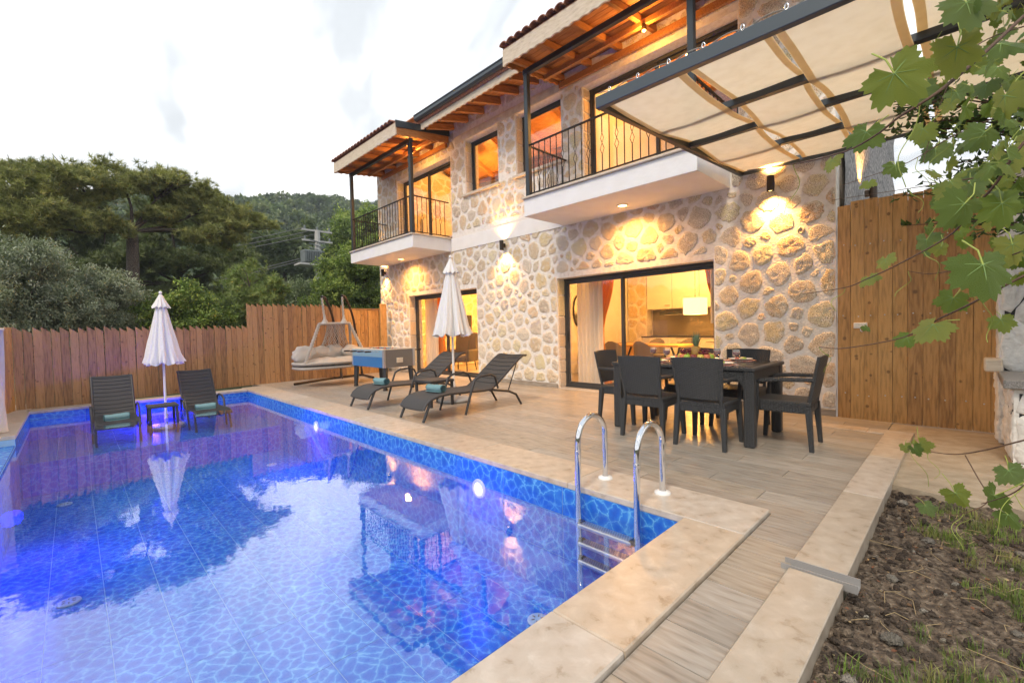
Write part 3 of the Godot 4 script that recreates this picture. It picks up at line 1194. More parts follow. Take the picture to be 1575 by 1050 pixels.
func glazing(house: Node, nm: String, rc: Rect2, z: float, splits: Array, fw := 0.06) -> void:
	var d := node_part(house, nm)
	var g := geo()
	var cy := rc.get_center().y
	var cx := rc.get_center().x
	g.box(Vector3(rc.position.x + fw / 2, cy, z), Vector3(fw, rc.size.y - 0.004, 0.09), Basis.IDENTITY, 0.004)
	g.box(Vector3(rc.end.x - fw / 2, cy, z), Vector3(fw, rc.size.y - 0.004, 0.09), Basis.IDENTITY, 0.004)
	g.box(Vector3(cx, rc.end.y - fw / 2 - 0.002, z), Vector3(rc.size.x - 2 * fw, fw, 0.086), Basis.IDENTITY, 0.004)
	g.box(Vector3(cx, rc.position.y + fw / 2 + 0.002, z), Vector3(rc.size.x - 2 * fw, fw, 0.086), Basis.IDENTITY, 0.004)
	part(d, "frame", g, M.frame)
	var xs := [rc.position.x + fw]
	for s in splits:
		xs.append(s)
	xs.append(rc.end.x - fw)
	for k in xs.size() - 1:
		var a: float = xs[k]
		var b: float = xs[k + 1]
		var zz := z + (0.018 if k % 2 == 0 else -0.018)
		var sg := geo()
		var sw := 0.045
		var y0 := rc.position.y + fw + 0.003
		var y1 := rc.end.y - fw - 0.003
		var ov := 0.02
		var aa := a + 0.002 - (ov if k > 0 else 0.0)
		var bb := b - 0.002 + (ov if k < xs.size() - 2 else 0.0)
		sg.box(Vector3(aa + sw / 2, (y0 + y1) / 2, zz), Vector3(sw, y1 - y0, 0.032), Basis.IDENTITY, 0.003)
		sg.box(Vector3(bb - sw / 2, (y0 + y1) / 2, zz), Vector3(sw, y1 - y0, 0.032), Basis.IDENTITY, 0.003)
		sg.box(Vector3((aa + bb) / 2, y1 - sw / 2, zz), Vector3(bb - aa - 2 * sw, sw, 0.03), Basis.IDENTITY, 0.003)
		sg.box(Vector3((aa + bb) / 2, y0 + sw / 2, zz), Vector3(bb - aa - 2 * sw, sw, 0.03), Basis.IDENTITY, 0.003)
		part(d, "sash", sg, M.frame)
		var pg := geo()
		pg.quad(Vector3(aa + sw, y0 + sw, zz), Vector3(bb - sw, y0 + sw, zz), Vector3(bb - sw, y1 - sw, zz), Vector3(aa + sw, y1 - sw, zz))
		var zi := zz - 0.008
		pg.quad(Vector3(bb - sw, y0 + sw, zi), Vector3(aa + sw, y0 + sw, zi), Vector3(aa + sw, y1 - sw, zi), Vector3(bb - sw, y1 - sw, zi))
		part(d, "pane", pg, M.glass)
	if splits.size() > 0 and rc.size.y > 1.6:
		part(d, "handle", geo().box(Vector3(rc.position.x + fw + 0.03, rc.position.y + 1.0, z + 0.045), Vector3(0.018, 0.2, 0.02), Basis.IDENTITY, 0.005), M.iron)


func wavy_board(x0: float, x1: float, yb: float, yt: float, th: float, xf: Transform3D) -> Geo:
	var poly := PackedVector2Array([Vector2(x0, yt)])
	var n := int((x1 - x0) / 0.02)
	for k in n + 1:
		var x := lerpf(x0, x1, float(k) / n)
		poly.append(Vector2(x, yb + 0.022 * absf(sin(x * PI / 0.17))))
	poly.append(Vector2(x1, yt))
	return geo().prism(poly, -th / 2, th / 2, xf)


func balusters(rail: Node, a: Vector3, b: Vector3, plain_mesh: Mesh, fancy: Mesh) -> void:
	var d := b - a
	var ln := d.length()
	var u := d / ln
	var bas := Basis(u, Vector3.UP, u.cross(Vector3.UP))
	part(rail, "top_rail", geo().box((a + b) / 2 + Vector3(0, 0.88, 0), Vector3(ln, 0.022, 0.04), bas, 0.004), M.iron)
	part(rail, "bottom_rail", geo().box((a + b) / 2 + Vector3(0, 0.055, 0), Vector3(ln, 0.018, 0.03), bas, 0.003), M.iron)
	var n := int(ln / 0.125)
	for k in range(1, n):
		var p := a + u * (ln * k / n)
		part(rail, "baluster", fancy if k % 2 == 0 else plain_mesh, M.iron, Transform3D(bas, p))


func spot(at: Vector3, dir: Vector3, energy: float, col: Color, angle := 50.0, size := 0.03) -> void:
	var l := SpotLight3D.new()
	l.name = numbered("lamp_light", self)
	l.light_color = col
	l.light_energy = energy
	l.spot_angle = angle
	l.spot_angle_attenuation = 1.0
	l.spot_range = 15.0
	l.spot_attenuation = 2.0
	l.light_size = size
	l.shadow_enabled = true
	add_child(l)
	l.look_at_from_position(at, at + dir, Vector3.UP if absf(dir.normalized().y) < 0.9 else Vector3.BACK)


func omni(at: Vector3, energy: float, col: Color, size := 0.08) -> void:
	var l := OmniLight3D.new()
	l.name = numbered("lamp_light", self)
	l.position = at
	l.light_color = col
	l.light_energy = energy
	l.omni_range = 15.0
	l.omni_attenuation = 2.0
	l.light_size = size
	l.shadow_enabled = true
	add_child(l)


const WARM := Color(1.0, 0.7, 0.33)


func downlight(house: Node, at: Vector3, energy: float, r := 0.075) -> void:
	var l := part(house, "recessed_lamp", geo().lathe([Vector2(r, 0.004), Vector2(r + 0.02, 0.0), Vector2(r + 0.02, -0.008), Vector2(r - 0.005, -0.012)], 20, at), M.white_plastic)
	part(l, "lamp_lens", geo().lathe([Vector2(0.0, -0.009), Vector2(r, -0.009)], 20, at), glow(Color(1.0, 0.82, 0.5), 5.0))
	spot(at + Vector3(0, -0.03, 0), Vector3.DOWN, energy, WARM, 82.0, r)


func wall_lamp(at: Vector3, label: String, energy: float, ry := 0.0) -> void:
	var t := thing("wall_lamp", label, "wall lamp", at, ry, "cylinder wall lamps on the stone house")
	var tube := geo()
	tube.lathe([Vector2(0.04, -0.1), Vector2(0.045, -0.1), Vector2(0.045, 0.1), Vector2(0.04, 0.1), Vector2(0.04, -0.1)], 20, Vector3(0, 0, 0.1))
	part(t, "lamp_body", tube, M.bronze)
	part(t, "bracket", geo().box(Vector3(0, 0, 0.028), Vector3(0.05, 0.09, 0.055), Basis.IDENTITY, 0.006), M.bronze)
	var lens := glow(Color(1.0, 0.85, 0.55), 6.0)
	for s in [-1, 1]:
		part(t, "lamp_lens", geo().box(Vector3(0, 0.085 * s, 0.1), Vector3(0.05, 0.004, 0.05)), lens)
		spot(at + Basis(Vector3.UP, ry) * Vector3(0, 0.105 * s, 0.1), Basis(Vector3.UP, ry) * Vector3(0, s, -0.22), energy, Color(1.0, 0.72, 0.38), 58.0, 0.05)


func build_house() -> void:
	var house := thing("stone_house", "two storey stone house with balconies and orange timber eaves", "house")
	var holes := [DOOR_A, DOOR_B, DOOR_C, WIN_A, WIN_B, DOOR_D]
	var g := geo()
	wall_panel(g, HX0, HX1, -0.3, 6.3, WALL_Z, WALL_Z - 0.42, holes)
	part(house, "wall", g, M.mortar)
	# stones in the mortar
	var shift := []
	for h in holes:
		shift.append(Rect2(h.position.x - HX0, h.position.y, h.size.x, h.size.y))
	shift.append(Rect2(-12.2 - HX0, 3.1, 6.84 + 2.98, 0.36))
	shift.append(Rect2(-8.75 - HX0, 5.63, 4.5, 0.22))
	shift.append(Rect2(-8.45 - HX0, 4.31, 3.1, 0.08))
	var pal := [Color(1.0, 0.98, 0.96), Color(0.92, 0.9, 0.9), Color(1.08, 0.96, 0.8), Color(0.84, 0.8, 0.78), Color(1.12, 0.98, 0.74), Color(1.05, 0.86, 0.7), Color(0.95, 0.95, 0.97), Color(1.0, 0.9, 0.78)]
	stones_on(house, Basis.IDENTITY, Vector3(HX0, 0.09, WALL_Z), HX1 - HX0, 6.1, shift, 0.068, 0.17, 0.026, M.stone, pal, 0.014, 300, 5, 1.75)
	# dressed stones on the reveals
	var r := RandomNumberGenerator.new()
	r.seed = 77
	for h in holes:
		var y: float = h.position.y + 0.02
		while y < h.end.y - 0.08:
			var hh: float = minf(r.randf_range(0.24, 0.42), h.end.y - 0.02 - y)
			var rb := geo()
			rb.tint(pal[r.randi() % pal.size()])
			rb.box(Vector3(h.position.x + 0.004, y + hh / 2, WALL_Z - 0.13), Vector3(0.022, hh - 0.03, 0.2), Basis.IDENTITY, 0.01)
			part(house, "reveal_stone", rb, M.stone)
			y += hh
	# skirting along the base
	for s in [[HX0 + 0.01, DOOR_B.position.x - 0.02], [DOOR_B.end.x + 0.02, DOOR_A.position.x - 0.01], [DOOR_A.end.x + 0.01, HX1]]:
		part(house, "skirting", geo().box(Vector3((s[0] + s[1]) / 2, 0.045, WALL_Z + 0.03), Vector3(s[1] - s[0], 0.09, 0.02), Basis.IDENTITY, 0.003), M.deck1)
	# white string course, lintel band, sills
	part(house, "string_course", geo().box(Vector3(-7.19, 3.27, WALL_Z + 0.011), Vector3(3.5, 0.31, 0.022)), M.plaster)
	part(house, "lintel_band", geo().box(Vector3(-6.5, 5.735, WALL_Z + 0.011), Vector3(4.4, 0.165, 0.024)), M.cream)
	part(house, "window_sill", geo().box(Vector3(-7.79, 4.35, WALL_Z - 0.08), Vector3(1.28, 0.055, 0.3), Basis.IDENTITY, 0.005), M.cream)
	part(house, "window_sill", geo().box(Vector3(-6.05, 4.35, WALL_Z - 0.08), Vector3(1.34, 0.055, 0.3), Basis.IDENTITY, 0.005), M.cream)
	for d in [DOOR_A, DOOR_B]:
		part(house, "threshold", geo().box(Vector3(d.get_center().x, -0.03, WALL_Z - 0.2), Vector3(d.size.x, 0.07, 0.39)), M.marble)
	# doors and windows
	var zf := WALL_Z - 0.25
	glazing(house, "sliding_door", Rect2(DOOR_A.position + Vector2(0, 0.01), DOOR_A.size - Vector2(0, 0.012)), zf, [-4.31])
	glazing(house, "sliding_door", Rect2(DOOR_B.position + Vector2(0, 0.01), DOOR_B.size - Vector2(0, 0.012)), zf, [-9.55])
	glazing(house, "balcony_door", DOOR_C, zf, [-10.2])
	glazing(house, "window", WIN_A, zf, [])
	glazing(house, "window", WIN_B, zf, [])
	glazing(house, "balcony_door", DOOR_D, zf, [-3.6])
	# other outer walls
	var ow := geo()
	ow.box(Vector3(HX0 + 0.2, 3.0, -9.65), Vector3(0.4, 6.6, 4.9))
	ow.box(Vector3(HX1 - 0.2, 3.0, -9.65), Vector3(0.4, 6.6, 4.9))
	ow.box(Vector3(-6.875, 3.0, -12.3), Vector3(11.45, 6.6, 0.4))
	var gab := PackedVector2Array([Vector2(7.2, 6.3), Vector2(12.5, 6.3), Vector2(9.75, 7.35)])
	for gx in [HX0, HX1 - 0.3]:
		ow.prism(gab, gx, gx + 0.3, Transform3D(Basis(Vector3.FORWARD, Vector3.UP, Vector3.RIGHT), Vector3.ZERO))
	part(house, "outer_wall", ow, M.mortar)
	# rough grey cladding on the gate side
	var rn := FastNoiseLite.new()
	rn.seed = 12
	rn.frequency = 0.9
	var rrows := []
	for i in 25:
		var row := PackedVector3Array()
		for j in 31:
			var y := 0.0 + 6.2 * i / 24.0
			var z := -7.0 - 5.4 * j / 30.0
			row.append(Vector3(HX1 + 0.05 + 0.06 * rn.get_noise_2d(z * 5.0, y * 3.0), y, z))
		rrows.append(row)
	part(house, "rock_cladding", geo().grid(rrows, false), M.grey_rock)
	stones_on(house, Basis(Vector3.BACK, Vector3.UP, Vector3.LEFT), Vector3(HX0, 0.05, -12.4), 5.6, 6.0, [], 0.1, 0.19, 0.022, M.stone, pal, 0.025, 0, 6)
	# floors inside
	var fl := geo()
	fl.box(Vector3(-6.875, -0.09, -9.66), Vector3(10.64, 0.17, 4.9))
	part(house, "ground_floor", fl, M.deck2)
	part(house, "middle_floor", geo().box(Vector3(-6.875, 3.15, -9.66), Vector3(10.64, 0.5, 4.9)), M.plaster)
	part(house, "partition", geo().box(Vector3(-7.15, 1.45, -9.66), Vector3(0.15, 2.9, 4.88)), M.plaster)
	part(house, "partition", geo().box(Vector3(-5.2, 4.9, -9.66), Vector3(0.12, 3.0, 4.88)), M.plaster)
	for s in [-1.0, 1.0]:
		var tb := Basis(Vector3.RIGHT, -s * atan(0.4))
		part(house, "timber_ceiling", geo().box(Vector3(-6.875, 6.68, -9.7 + 1.3 * s), Vector3(10.64, 0.05, 2.82), tb), M.soffit)
		for k in 9:
			part(house, "ceiling_beam", geo().box(Vector3(-11.8 + k * 1.2, 6.59, -9.7 + 1.3 * s), Vector3(0.1, 0.14, 2.8), tb, 0.006), M.rafter)
	# balconies
	var plain_b := geo().box(Vector3(0, 0.47, 0), Vector3(0.012, 0.83, 0.012)).mesh()
	var fg := geo()
	for s in [[0.055, 0.3], [0.62, 0.88]]:
		fg.box(Vector3(0, (s[0] + s[1]) / 2, 0), Vector3(0.012, s[1] - s[0], 0.012))
	for sx in [-1.0, 1.0]:
		fg.tube([Vector3(0, 0.3, 0), Vector3(0.035 * sx, 0.385, 0), Vector3(0.0, 0.47, 0), Vector3(-0.026 * sx, 0.54, 0), Vector3(0, 0.62, 0)], 0.0055, 4)
	var fancy := fg.mesh()
	for bal in [[-12.17, -8.97], [-5.4, -2.39]]:
		var x0: float = bal[0]
		var x1: float = bal[1]
		var slab := part(house, "balcony_slab", geo().box(Vector3((x0 + x1) / 2, 3.265, (-5.66 + WALL_Z) / 2 - 0.005), Vector3(x1 - x0, 0.29, -5.66 - WALL_Z - 0.01), Basis.IDENTITY, 0.004), M.plaster)
		part(slab, "slab_edge", geo().box(Vector3((x0 + x1) / 2, 3.43, (-5.63 + WALL_Z) / 2), Vector3(x1 - x0 + 0.05, 0.035, -5.63 - WALL_Z), Basis.IDENTITY, 0.006), M.cream)
		var rail := node_part(house, "balcony_railing")
		balusters(rail, Vector3(x0 + 0.07, 3.448, -5.73), Vector3(x1 - 0.06, 3.448, -5.73), plain_b, fancy)
		balusters(rail, Vector3(x0 + 0.07, 3.448, -6.77), Vector3(x0 + 0.07, 3.448, -5.73), plain_b, fancy)
		balusters(rail, Vector3(x1 - 0.06, 3.448, -6.77), Vector3(x1 - 0.06, 3.448, -5.73), plain_b, fancy)
		for px in [x0 + 0.07, x1 - 0.08]:
			part(house, "balcony_post", geo().box(Vector3(px, 4.49, -5.73), Vector3(0.085, 2.08, 0.085), Basis.IDENTITY, 0.006), M.steel_dark)
		part(house, "post_beam", geo().box(Vector3((x0 + x1) / 2, 5.575, -5.73), Vector3(x1 - x0 - 0.02, 0.09, 0.08), Basis.IDENTITY, 0.005), M.steel_dark)
		var cx := (x0 + x1) / 2
		downlight(house, Vector3(-10.66 if cx < -8 else -3.886, 3.12, -6.36), 4.4)
		# roof over the balcony
		var rx0 := x0 - 0.06
		var rx1: float = x1 + 0.03 if cx < -8 else HX1
		var slope := atan(0.13)
		var rb := Basis(Vector3.RIGHT, slope)
		var roof := part(house, "balcony_roof", geo().box(Vector3((rx0 + rx1) / 2, 5.915, -6.05), Vector3(rx1 - rx0, 0.05, 1.5), rb), M.terracotta)
		var nb := 12
		for k in nb:
			var zz := -5.36 - 1.42 * (k + 0.5) / nb
			part(roof, "soffit_board", geo().box(Vector3((rx0 + rx1) / 2, 5.70 + 0.13 * (-5.36 - zz) + 0.065, zz), Vector3(rx1 - rx0 - 0.06, 0.014, 1.42 / nb - 0.004), rb, 0.003), M.soffit if k % 2 == 0 else M.soffit_b)
		var rk := rx0 + 0.1
		while rk < rx1:
			part(roof, "rafter", geo().box(Vector3(rk, 5.775, -6.06), Vector3(0.07, 0.11, 1.44), rb, 0.005), M.rafter)
			rk += 0.62
		part(roof, "wall_plate", geo().box(Vector3((rx0 + rx1) / 2, 5.72, -6.3), Vector3(rx1 - rx0 - 0.1, 0.09, 0.07), Basis.IDENTITY, 0.005), M.rafter)
		part(roof, "wall_plate", geo().box(Vector3((rx0 + rx1) / 2, 5.72, -6.72), Vector3(rx1 - rx0 - 0.1, 0.11, 0.06), Basis.IDENTITY, 0.005), M.rafter)
		part(roof, "fascia_board", wavy_board(rx0, rx1, 5.55, 5.82, 0.03, Transform3D(Basis.IDENTITY, Vector3(0, 0, -5.31))), M.fascia)
		for e in [rx0 + 0.015, rx1 - 0.015]:
			part(roof, "verge_board", wavy_board(0.0, 1.44, 5.56, 5.8, 0.028, Transform3D(Basis(Vector3(0, 0.13, -1).normalized(), Vector3.UP, Vector3(1, 0, 0)), Vector3(e, 0, -5.33))), M.rafter)
		if cx < -8:
			part(roof, "flashing", geo().box(Vector3(rx1 + 0.012, 5.9, -6.05), Vector3(0.02, 0.15, 1.52), rb, 0.003), M.steel_dark)
		var tk := rx0 + 0.06
		while tk < rx1 - 0.02:
			var rows := []
			for e2 in 2:
				var row := PackedVector3Array()
				for a in 9:
					var an := PI * a / 8.0
					var zz := -5.24 - 0.5 * e2
					row.append(Vector3(tk - cos(an) * 0.082, 5.845 + sin(an) * 0.055 + 0.13 * 0.5 * e2 + 0.02, zz))
				rows.append(row)
			var tg := geo().grid(rows, false, true)
			var rin := []
			for row in rows:
				var q := PackedVector3Array()
				for p in row:
					q.append(Vector3(lerpf(tk, p.x, 0.86), p.y - 0.012, p.z))
				rin.append(q)
			tg.grid(rin, false, false)
			for a in 8:
				tg.quad(rin[0][a], rin[0][a + 1], rows[0][a + 1], rows[0][a])
			part(roof, "roof_tile", tg, M.terracotta)
			tk += 0.17
		# small spot lamps under the roof
		var sp := Vector3(-9.72, 5.6, -6.2) if cx < -8 else Vector3(-3.42, 5.6, -6.28)
		var sl := part(roof, "spot_lamp", geo().lathe([Vector2(0.0, 0.1), Vector2(0.035, 0.1), Vector2(0.035, 0.0), Vector2(0.03, 0.0)], 14, sp), M.bronze)
		part(sl, "lamp_lens", geo().lump(sp, Vector3(0.028, 0.02, 0.028), null, 0, 5, 10), glow(Color(1.0, 0.8, 0.45), 9.0))
		omni(sp + Vector3(0, -0.05, 0.05), 0.55, WARM, 0.03)
	# main roof, gutter, eaves
	var mb := Basis(Vector3.RIGHT, atan(0.4))
	part(house, "main_roof", geo().box(Vector3(-6.87, 6.82, -7.9), Vector3(11.8, 0.09, 4.3), mb), M.terracotta)
	part(house, "main_roof", geo().box(Vector3(-6.87, 6.82, -11.6), Vector3(11.8, 0.09, 4.3), Basis(Vector3.RIGHT, -atan(0.4))), M.terracotta)
	var gp := PackedVector2Array([Vector2(0, 0), Vector2(0.1, 0), Vector2(0.13, 0.035), Vector2(0.13, 0.1), Vector2(0.145, 0.105), Vector2(0.145, 0.125), Vector2(0.115, 0.125), Vector2(0.115, 0.045), Vector2(0.095, 0.015), Vector2(0.0, 0.015)])
	part(house, "gutter", geo().prism(gp, -9.0, -5.47, Transform3D(Basis(Vector3.BACK, Vector3.UP, Vector3.RIGHT), Vector3(0, 6.03, -5.95))), M.steel_grey)
	part(house, "gutter_back", geo().box(Vector3(-7.23, 6.1, -5.965), Vector3(3.53, 0.16, 0.02)), M.steel_dark)
	part(house, "eaves_fascia", wavy_board(-9.0, -5.46, 5.83, 6.02, 0.028, Transform3D(Basis.IDENTITY, Vector3(0, 0, -5.965))), M.fascia)
	var k3 := 0
	var ez := -6.0
	while ez > -6.75:
		part(house, "eaves_board", geo().box(Vector3(-7.23, 6.0 + 0.25 * (-5.98 - ez), ez - 0.045), Vector3(3.5, 0.014, 0.086), Basis(Vector3.RIGHT, atan(0.25)), 0.003), M.soffit if k3 % 2 == 0 else M.soffit_b)
		ez -= 0.09
		k3 += 1
	var ex := -8.75
	while ex < -5.5:
		part(house, "eaves_rafter", geo().box(Vector3(ex, 5.985, -6.38), Vector3(0.075, 0.14, 0.8), Basis(Vector3.RIGHT, atan(0.25)), 0.005), M.rafter)
		ex += 0.55
	# wall lamps
	wall_lamp(Vector3(-7.03, 2.98, WALL_Z + 0.03), "lit bronze cylinder wall lamp between the two sliding doors", 2.5)
	wall_lamp(Vector3(-1.836, 3.02, WALL_Z + 0.03), "lit bronze cylinder wall lamp above the dining chair nearest the gate", 3.4)
	wall_lamp(Vector3(-12.2, 2.93, WALL_Z + 0.03), "lit bronze cylinder wall lamp at the far house corner by the fence", 2.3)


# ---------------------------------------------------------------- rooms seen through the glass
func curtain(label: String, nm: String, x0: float, x1: float, y0: float, y1: float, z: float, m: Material, waist := 0.0) -> void:
	var rows := []
	var n := 40
	for i in 13:
		var t := i / 12.0
		var y := lerpf(y0, y1, t)
		var pin := 1.0
		if waist > 0:
			pin = 1.0 - waist * exp(-pow((t - 0.4) / 0.22, 2)) - (waist * 0.35 if t < 0.4 else 0.0) * smoothstep(0.4, 0.2, t)
		var row := PackedVector3Array()
		for j in n + 1:
			var s := float(j) / n
			row.append(Vector3(x0 + (x1 - x0) * s * pin, y, z + 0.035 * sin(s * TAU * 6.0) * (1.3 - 0.3 * t)))
		rows.append(row)
	var o := part(self, nm, geo().grid(rows, false), m)
	tag(o, label, "curtain")


func build_interiors() -> void:
	var zc := WALL_Z - 0.55
	curtain("sheer white curtain at the left of the dining room sliding door", "sheer_curtain", -5.55, -4.95, 0.02, 2.75, zc, M.sheer)
	curtain("orange curtain tied back at the left of the dining room sliding door", "orange_curtain", -5.2, -4.75, 0.02, 2.75, zc - 0.12, M.orange_curtain, 0.6)
	curtain("orange curtain tied back behind the pineapple at the right door edge", "orange_curtain", -2.66, -3.05, 0.02, 2.75, zc - 0.12, M.orange_curtain, 0.6)
	curtain("sheer white curtain at the right of the dining room sliding door", "sheer_curtain", -2.64, -2.9, 1.2, 2.75, zc, M.sheer)
	curtain("sheer white curtain at the left of the living room sliding door", "sheer_curtain", -11.0, -10.45, 0.02, 2.75, zc, M.sheer)
	curtain("long orange curtain inside the living room sliding door", "orange_curtain", -10.75, -10.1, 0.02, 2.75, zc - 0.14, M.orange_curtain, 0.35)
	# stone linings
	var gold := [Color(1.1, 0.95, 0.7), Color(1.0, 0.85, 0.6), Color(1.15, 1.0, 0.8)]
	var lining := thing("stone_lining", "rough golden stone wall inside the living room", "wall")
	part(lining, "backing", geo().box(Vector3(-12.13, 1.45, -9.3), Vector3(0.1, 2.88, 4.1)), M.mortar)
	stones_on(lining, Basis(Vector3.FORWARD, Vector3.UP, Vector3.RIGHT), Vector3(-12.08, 0.02, -7.25), 4.1, 2.85, [], 0.11, 0.2, 0.02, M.stone, gold, 0.02, 300, 15)
	var l2 := thing("stone_lining", "narrow golden stone pier at the back of the dining room", "wall")
	part(l2, "backing", geo().box(Vector3(-6.75, 1.45, -11.9), Vector3(0.6, 2.88, 0.3)), M.mortar)
	stones_on(l2, Basis.IDENTITY, Vector3(-7.05, 0.02, -11.75), 0.6, 2.85, [], 0.11, 0.2, 0.02, M.stone, gold, 0.02, 60, 16)
	var l3 := thing("stone_lining", "warm lit stone wall inside the upper corner bedroom", "wall")
	part(l3, "backing", geo().box(Vector3(-12.13, 4.8, -9.3), Vector3(0.1, 2.8, 4.1)), M.mortar)
	stones_on(l3, Basis(Vector3.FORWARD, Vector3.UP, Vector3.RIGHT), Vector3(-12.08, 3.42, -7.25), 4.1, 2.7, [], 0.11, 0.2, 0.02, M.stone, gold, 0.02, 100, 17)
	# indoor dining table
	var t := thing("indoor_table", "honey coloured wooden table inside the dining room", "table", Vector3(-5.05, 0, -9.35))
	part(t, "table_top", geo().box(Vector3(0, 0.74, 0), Vector3(1.7, 0.045, 0.85), Basis.IDENTITY, 0.006), M.table_wood)
	for s in [-1, 1]:
		for q in [-1, 1]:
			part(t, "leg", geo().tube([Vector3(0.6 * s, 0, 0.3 * q), Vector3(0.6 * s, 0.72, -0.22 * q)], 0.025, 6), M.frame)
	var ch := thing("indoor_chair", "round backed grey chair at the left end of the indoor table", "chair", Vector3(-5.5, 0, -8.65), PI + 0.1, "round backed chairs at the indoor table")
	var grey := plain(lin(0.22, 0.19, 0.16), 0.85)
	var seat := geo().lathe([Vector2(0.0, 0.41), Vector2(0.2, 0.41), Vector2(0.23, 0.44), Vector2(0.22, 0.49), Vector2(0.0, 0.5)], 20)
	part(ch, "seat", seat, grey)
	var rows := []
	for i in 7:
		var y := 0.5 + 0.36 * i / 6.0
		var half := 1.15 * sqrt(maxf(0.03, 1.0 - pow(i / 6.0, 3)))
		var row := PackedVector3Array()
		for j in 11:
			var a := lerpf(-half, half, j / 10.0)
			row.append(Vector3(sin(a) * 0.25, y, -cos(a) * 0.24 - 0.05 * i / 6.0))
		rows.append(row)
	part(ch, "backrest", geo().grid(rows, false), grey)
	for a in 4:
		var an := PI / 4 + a * PI / 2
		part(ch, "leg", geo().tube([Vector3(cos(an) * 0.1, 0.42, sin(an) * 0.1), Vector3(cos(an) * 0.26, 0, sin(an) * 0.26)], 0.012, 6), M.iron)
	copy_of(ch, "indoor_chair", "round backed grey chair at the near middle of the indoor table", Vector3(-4.75, 0, -8.62), PI - 0.1)
	copy_of(ch, "indoor_chair", "round backed grey chair on the far left side of the indoor table", Vector3(-5.35, 0, -10.08), 0.1)
	copy_of(ch, "indoor_chair", "round backed grey chair on the far right side of the indoor table", Vector3(-4.6, 0, -10.08), -0.1)
	# kitchen
	var k := thing("kitchen_units", "white kitchen cabinets with a dark worktop behind the door", "kitchen")
	for i in 4:
		var x := -6.05 + i * 0.75
		var b := part(k, "base_cabinet", geo().box(Vector3(x, 0.43, -11.75), Vector3(0.735, 0.82, 0.6), Basis.IDENTITY, 0.005), M.white_plastic)
		part(b, "handle", geo().box(Vector3(x, 0.74, -11.44), Vector3(0.2, 0.015, 0.02)), M.chrome)
		var u := part(k, "wall_cabinet", geo().box(Vector3(x, 2.1, -11.9), Vector3(0.735, 0.95, 0.36), Basis.IDENTITY, 0.005), M.white_plastic)
		part(u, "handle", geo().box(Vector3(x + 0.25, 1.72, -11.71), Vector3(0.15, 0.014, 0.02)), M.chrome)
	part(k, "worktop", geo().box(Vector3(-4.93, 0.86, -11.75), Vector3(3.04, 0.04, 0.64), Basis.IDENTITY, 0.004), plain(lin(0.05, 0.045, 0.04), 0.3))
	part(k, "splashback", geo().box(Vector3(-4.93, 1.25, -12.085), Vector3(3.0, 0.72, 0.02)), plain(lin(0.25, 0.22, 0.18), 0.4))
	var wm := thing("washing_machine", "white washing machine with round dark door beside the kitchen units", "washing machine", Vector3(-5.72, 0, -11.36))
	part(wm, "casing", geo().box(Vector3(0, 0.42, 0), Vector3(0.58, 0.84, 0.55), Basis.IDENTITY, 0.01), M.white_plastic)
	part(wm, "door", geo().lathe([Vector2(0.19, 0.0), Vector2(0.2, 0.02), Vector2(0.15, 0.04), Vector2(0.0, 0.05)], 20, Vector3(0, 0.42, 0.275), Basis(Vector3.RIGHT, PI / 2)), M.frame)
	part(wm, "dial", geo().lathe([Vector2(0.03, 0.0), Vector2(0.03, 0.02), Vector2(0.0, 0.02)], 12, Vector3(0.1, 0.76, 0.275), Basis(Vector3.RIGHT, PI / 2)), M.frame)
	var hood := thing("cooker_hood", "dark cooker hood above the worktop inside", "cooker hood", Vector3(-5.6, 1.5, -11.75))
	part(hood, "canopy", geo().box(Vector3(0, 0, 0), Vector3(0.7, 0.08, 0.45), Basis.IDENTITY, 0.01), M.frame)
	part(hood, "filter", geo().box(Vector3(0, -0.045, 0), Vector3(0.6, 0.012, 0.36)), M.chrome)
	# glowing square shade near the window
	var pl := thing("pendant_lamp", "glowing square white pendant lamp behind the right glass", "lamp", Vector3(-3.95, -0.06, -9.2))
	part(pl, "lamp_shade", geo().box(Vector3(0, 1.62, 0), Vector3(0.36, 0.34, 0.36), Basis.IDENTITY, 0.01), glow(Color(1.0, 0.83, 0.55), 1.6))
	part(pl, "cord", geo().tube([Vector3(0, 1.79, 0), Vector3(0, 2.9, 0)], 0.006, 6), M.iron)
	omni(Vector3(-3.95, 1.25, -9.2), 1.6, WARM, 0.12)
	# sideboard, mirror
	var sb := thing("sideboard", "low brown wooden sideboard against the dining room wall", "sideboard", Vector3(-6.55, 0, -10.2))
	part(sb, "carcass", geo().box(Vector3(0, 0.42, 0), Vector3(0.5, 0.6, 1.5), Basis.IDENTITY, 0.008), M.fence0)
	for s in [-1, 1]:
		part(sb, "drawer", geo().box(Vector3(0.255, 0.42, 0.36 * s), Vector3(0.02, 0.5, 0.68), Basis.IDENTITY, 0.006), M.fence2)
		part(sb, "leg", geo().box(Vector3(0, 0.06, 0.6 * s), Vector3(0.4, 0.12, 0.05)), M.frame)
	var mi := thing("wall_mirror", "oval mirror in a dark frame on the dining room wall", "mirror", Vector3(-7.06, 1.6, -9.4))
	var oval := []
	for a in 25:
		oval.append(Vector3(0.012, 0.42 * sin(TAU * a / 24), 0.26 * cos(TAU * a / 24)))
	part(mi, "frame", geo().tube(oval, 0.02, 6, false), M.bronze)
	var og := PackedVector2Array()
	for a in 24:
		og.append(Vector2(0.25 * cos(TAU * a / 24), 0.41 * sin(TAU * a / 24)))
	part(mi, "glass", geo().prism(og, 0.0, 0.008, Transform3D(Basis(Vector3.FORWARD, Vector3.UP, Vector3.RIGHT), Vector3.ZERO)), M.chrome)
	# living room
	var ar := thing("armchair", "dark grey armchair inside the living room behind the white parasol", "armchair", Vector3(-10.35, 0, -8.1), 0.4)
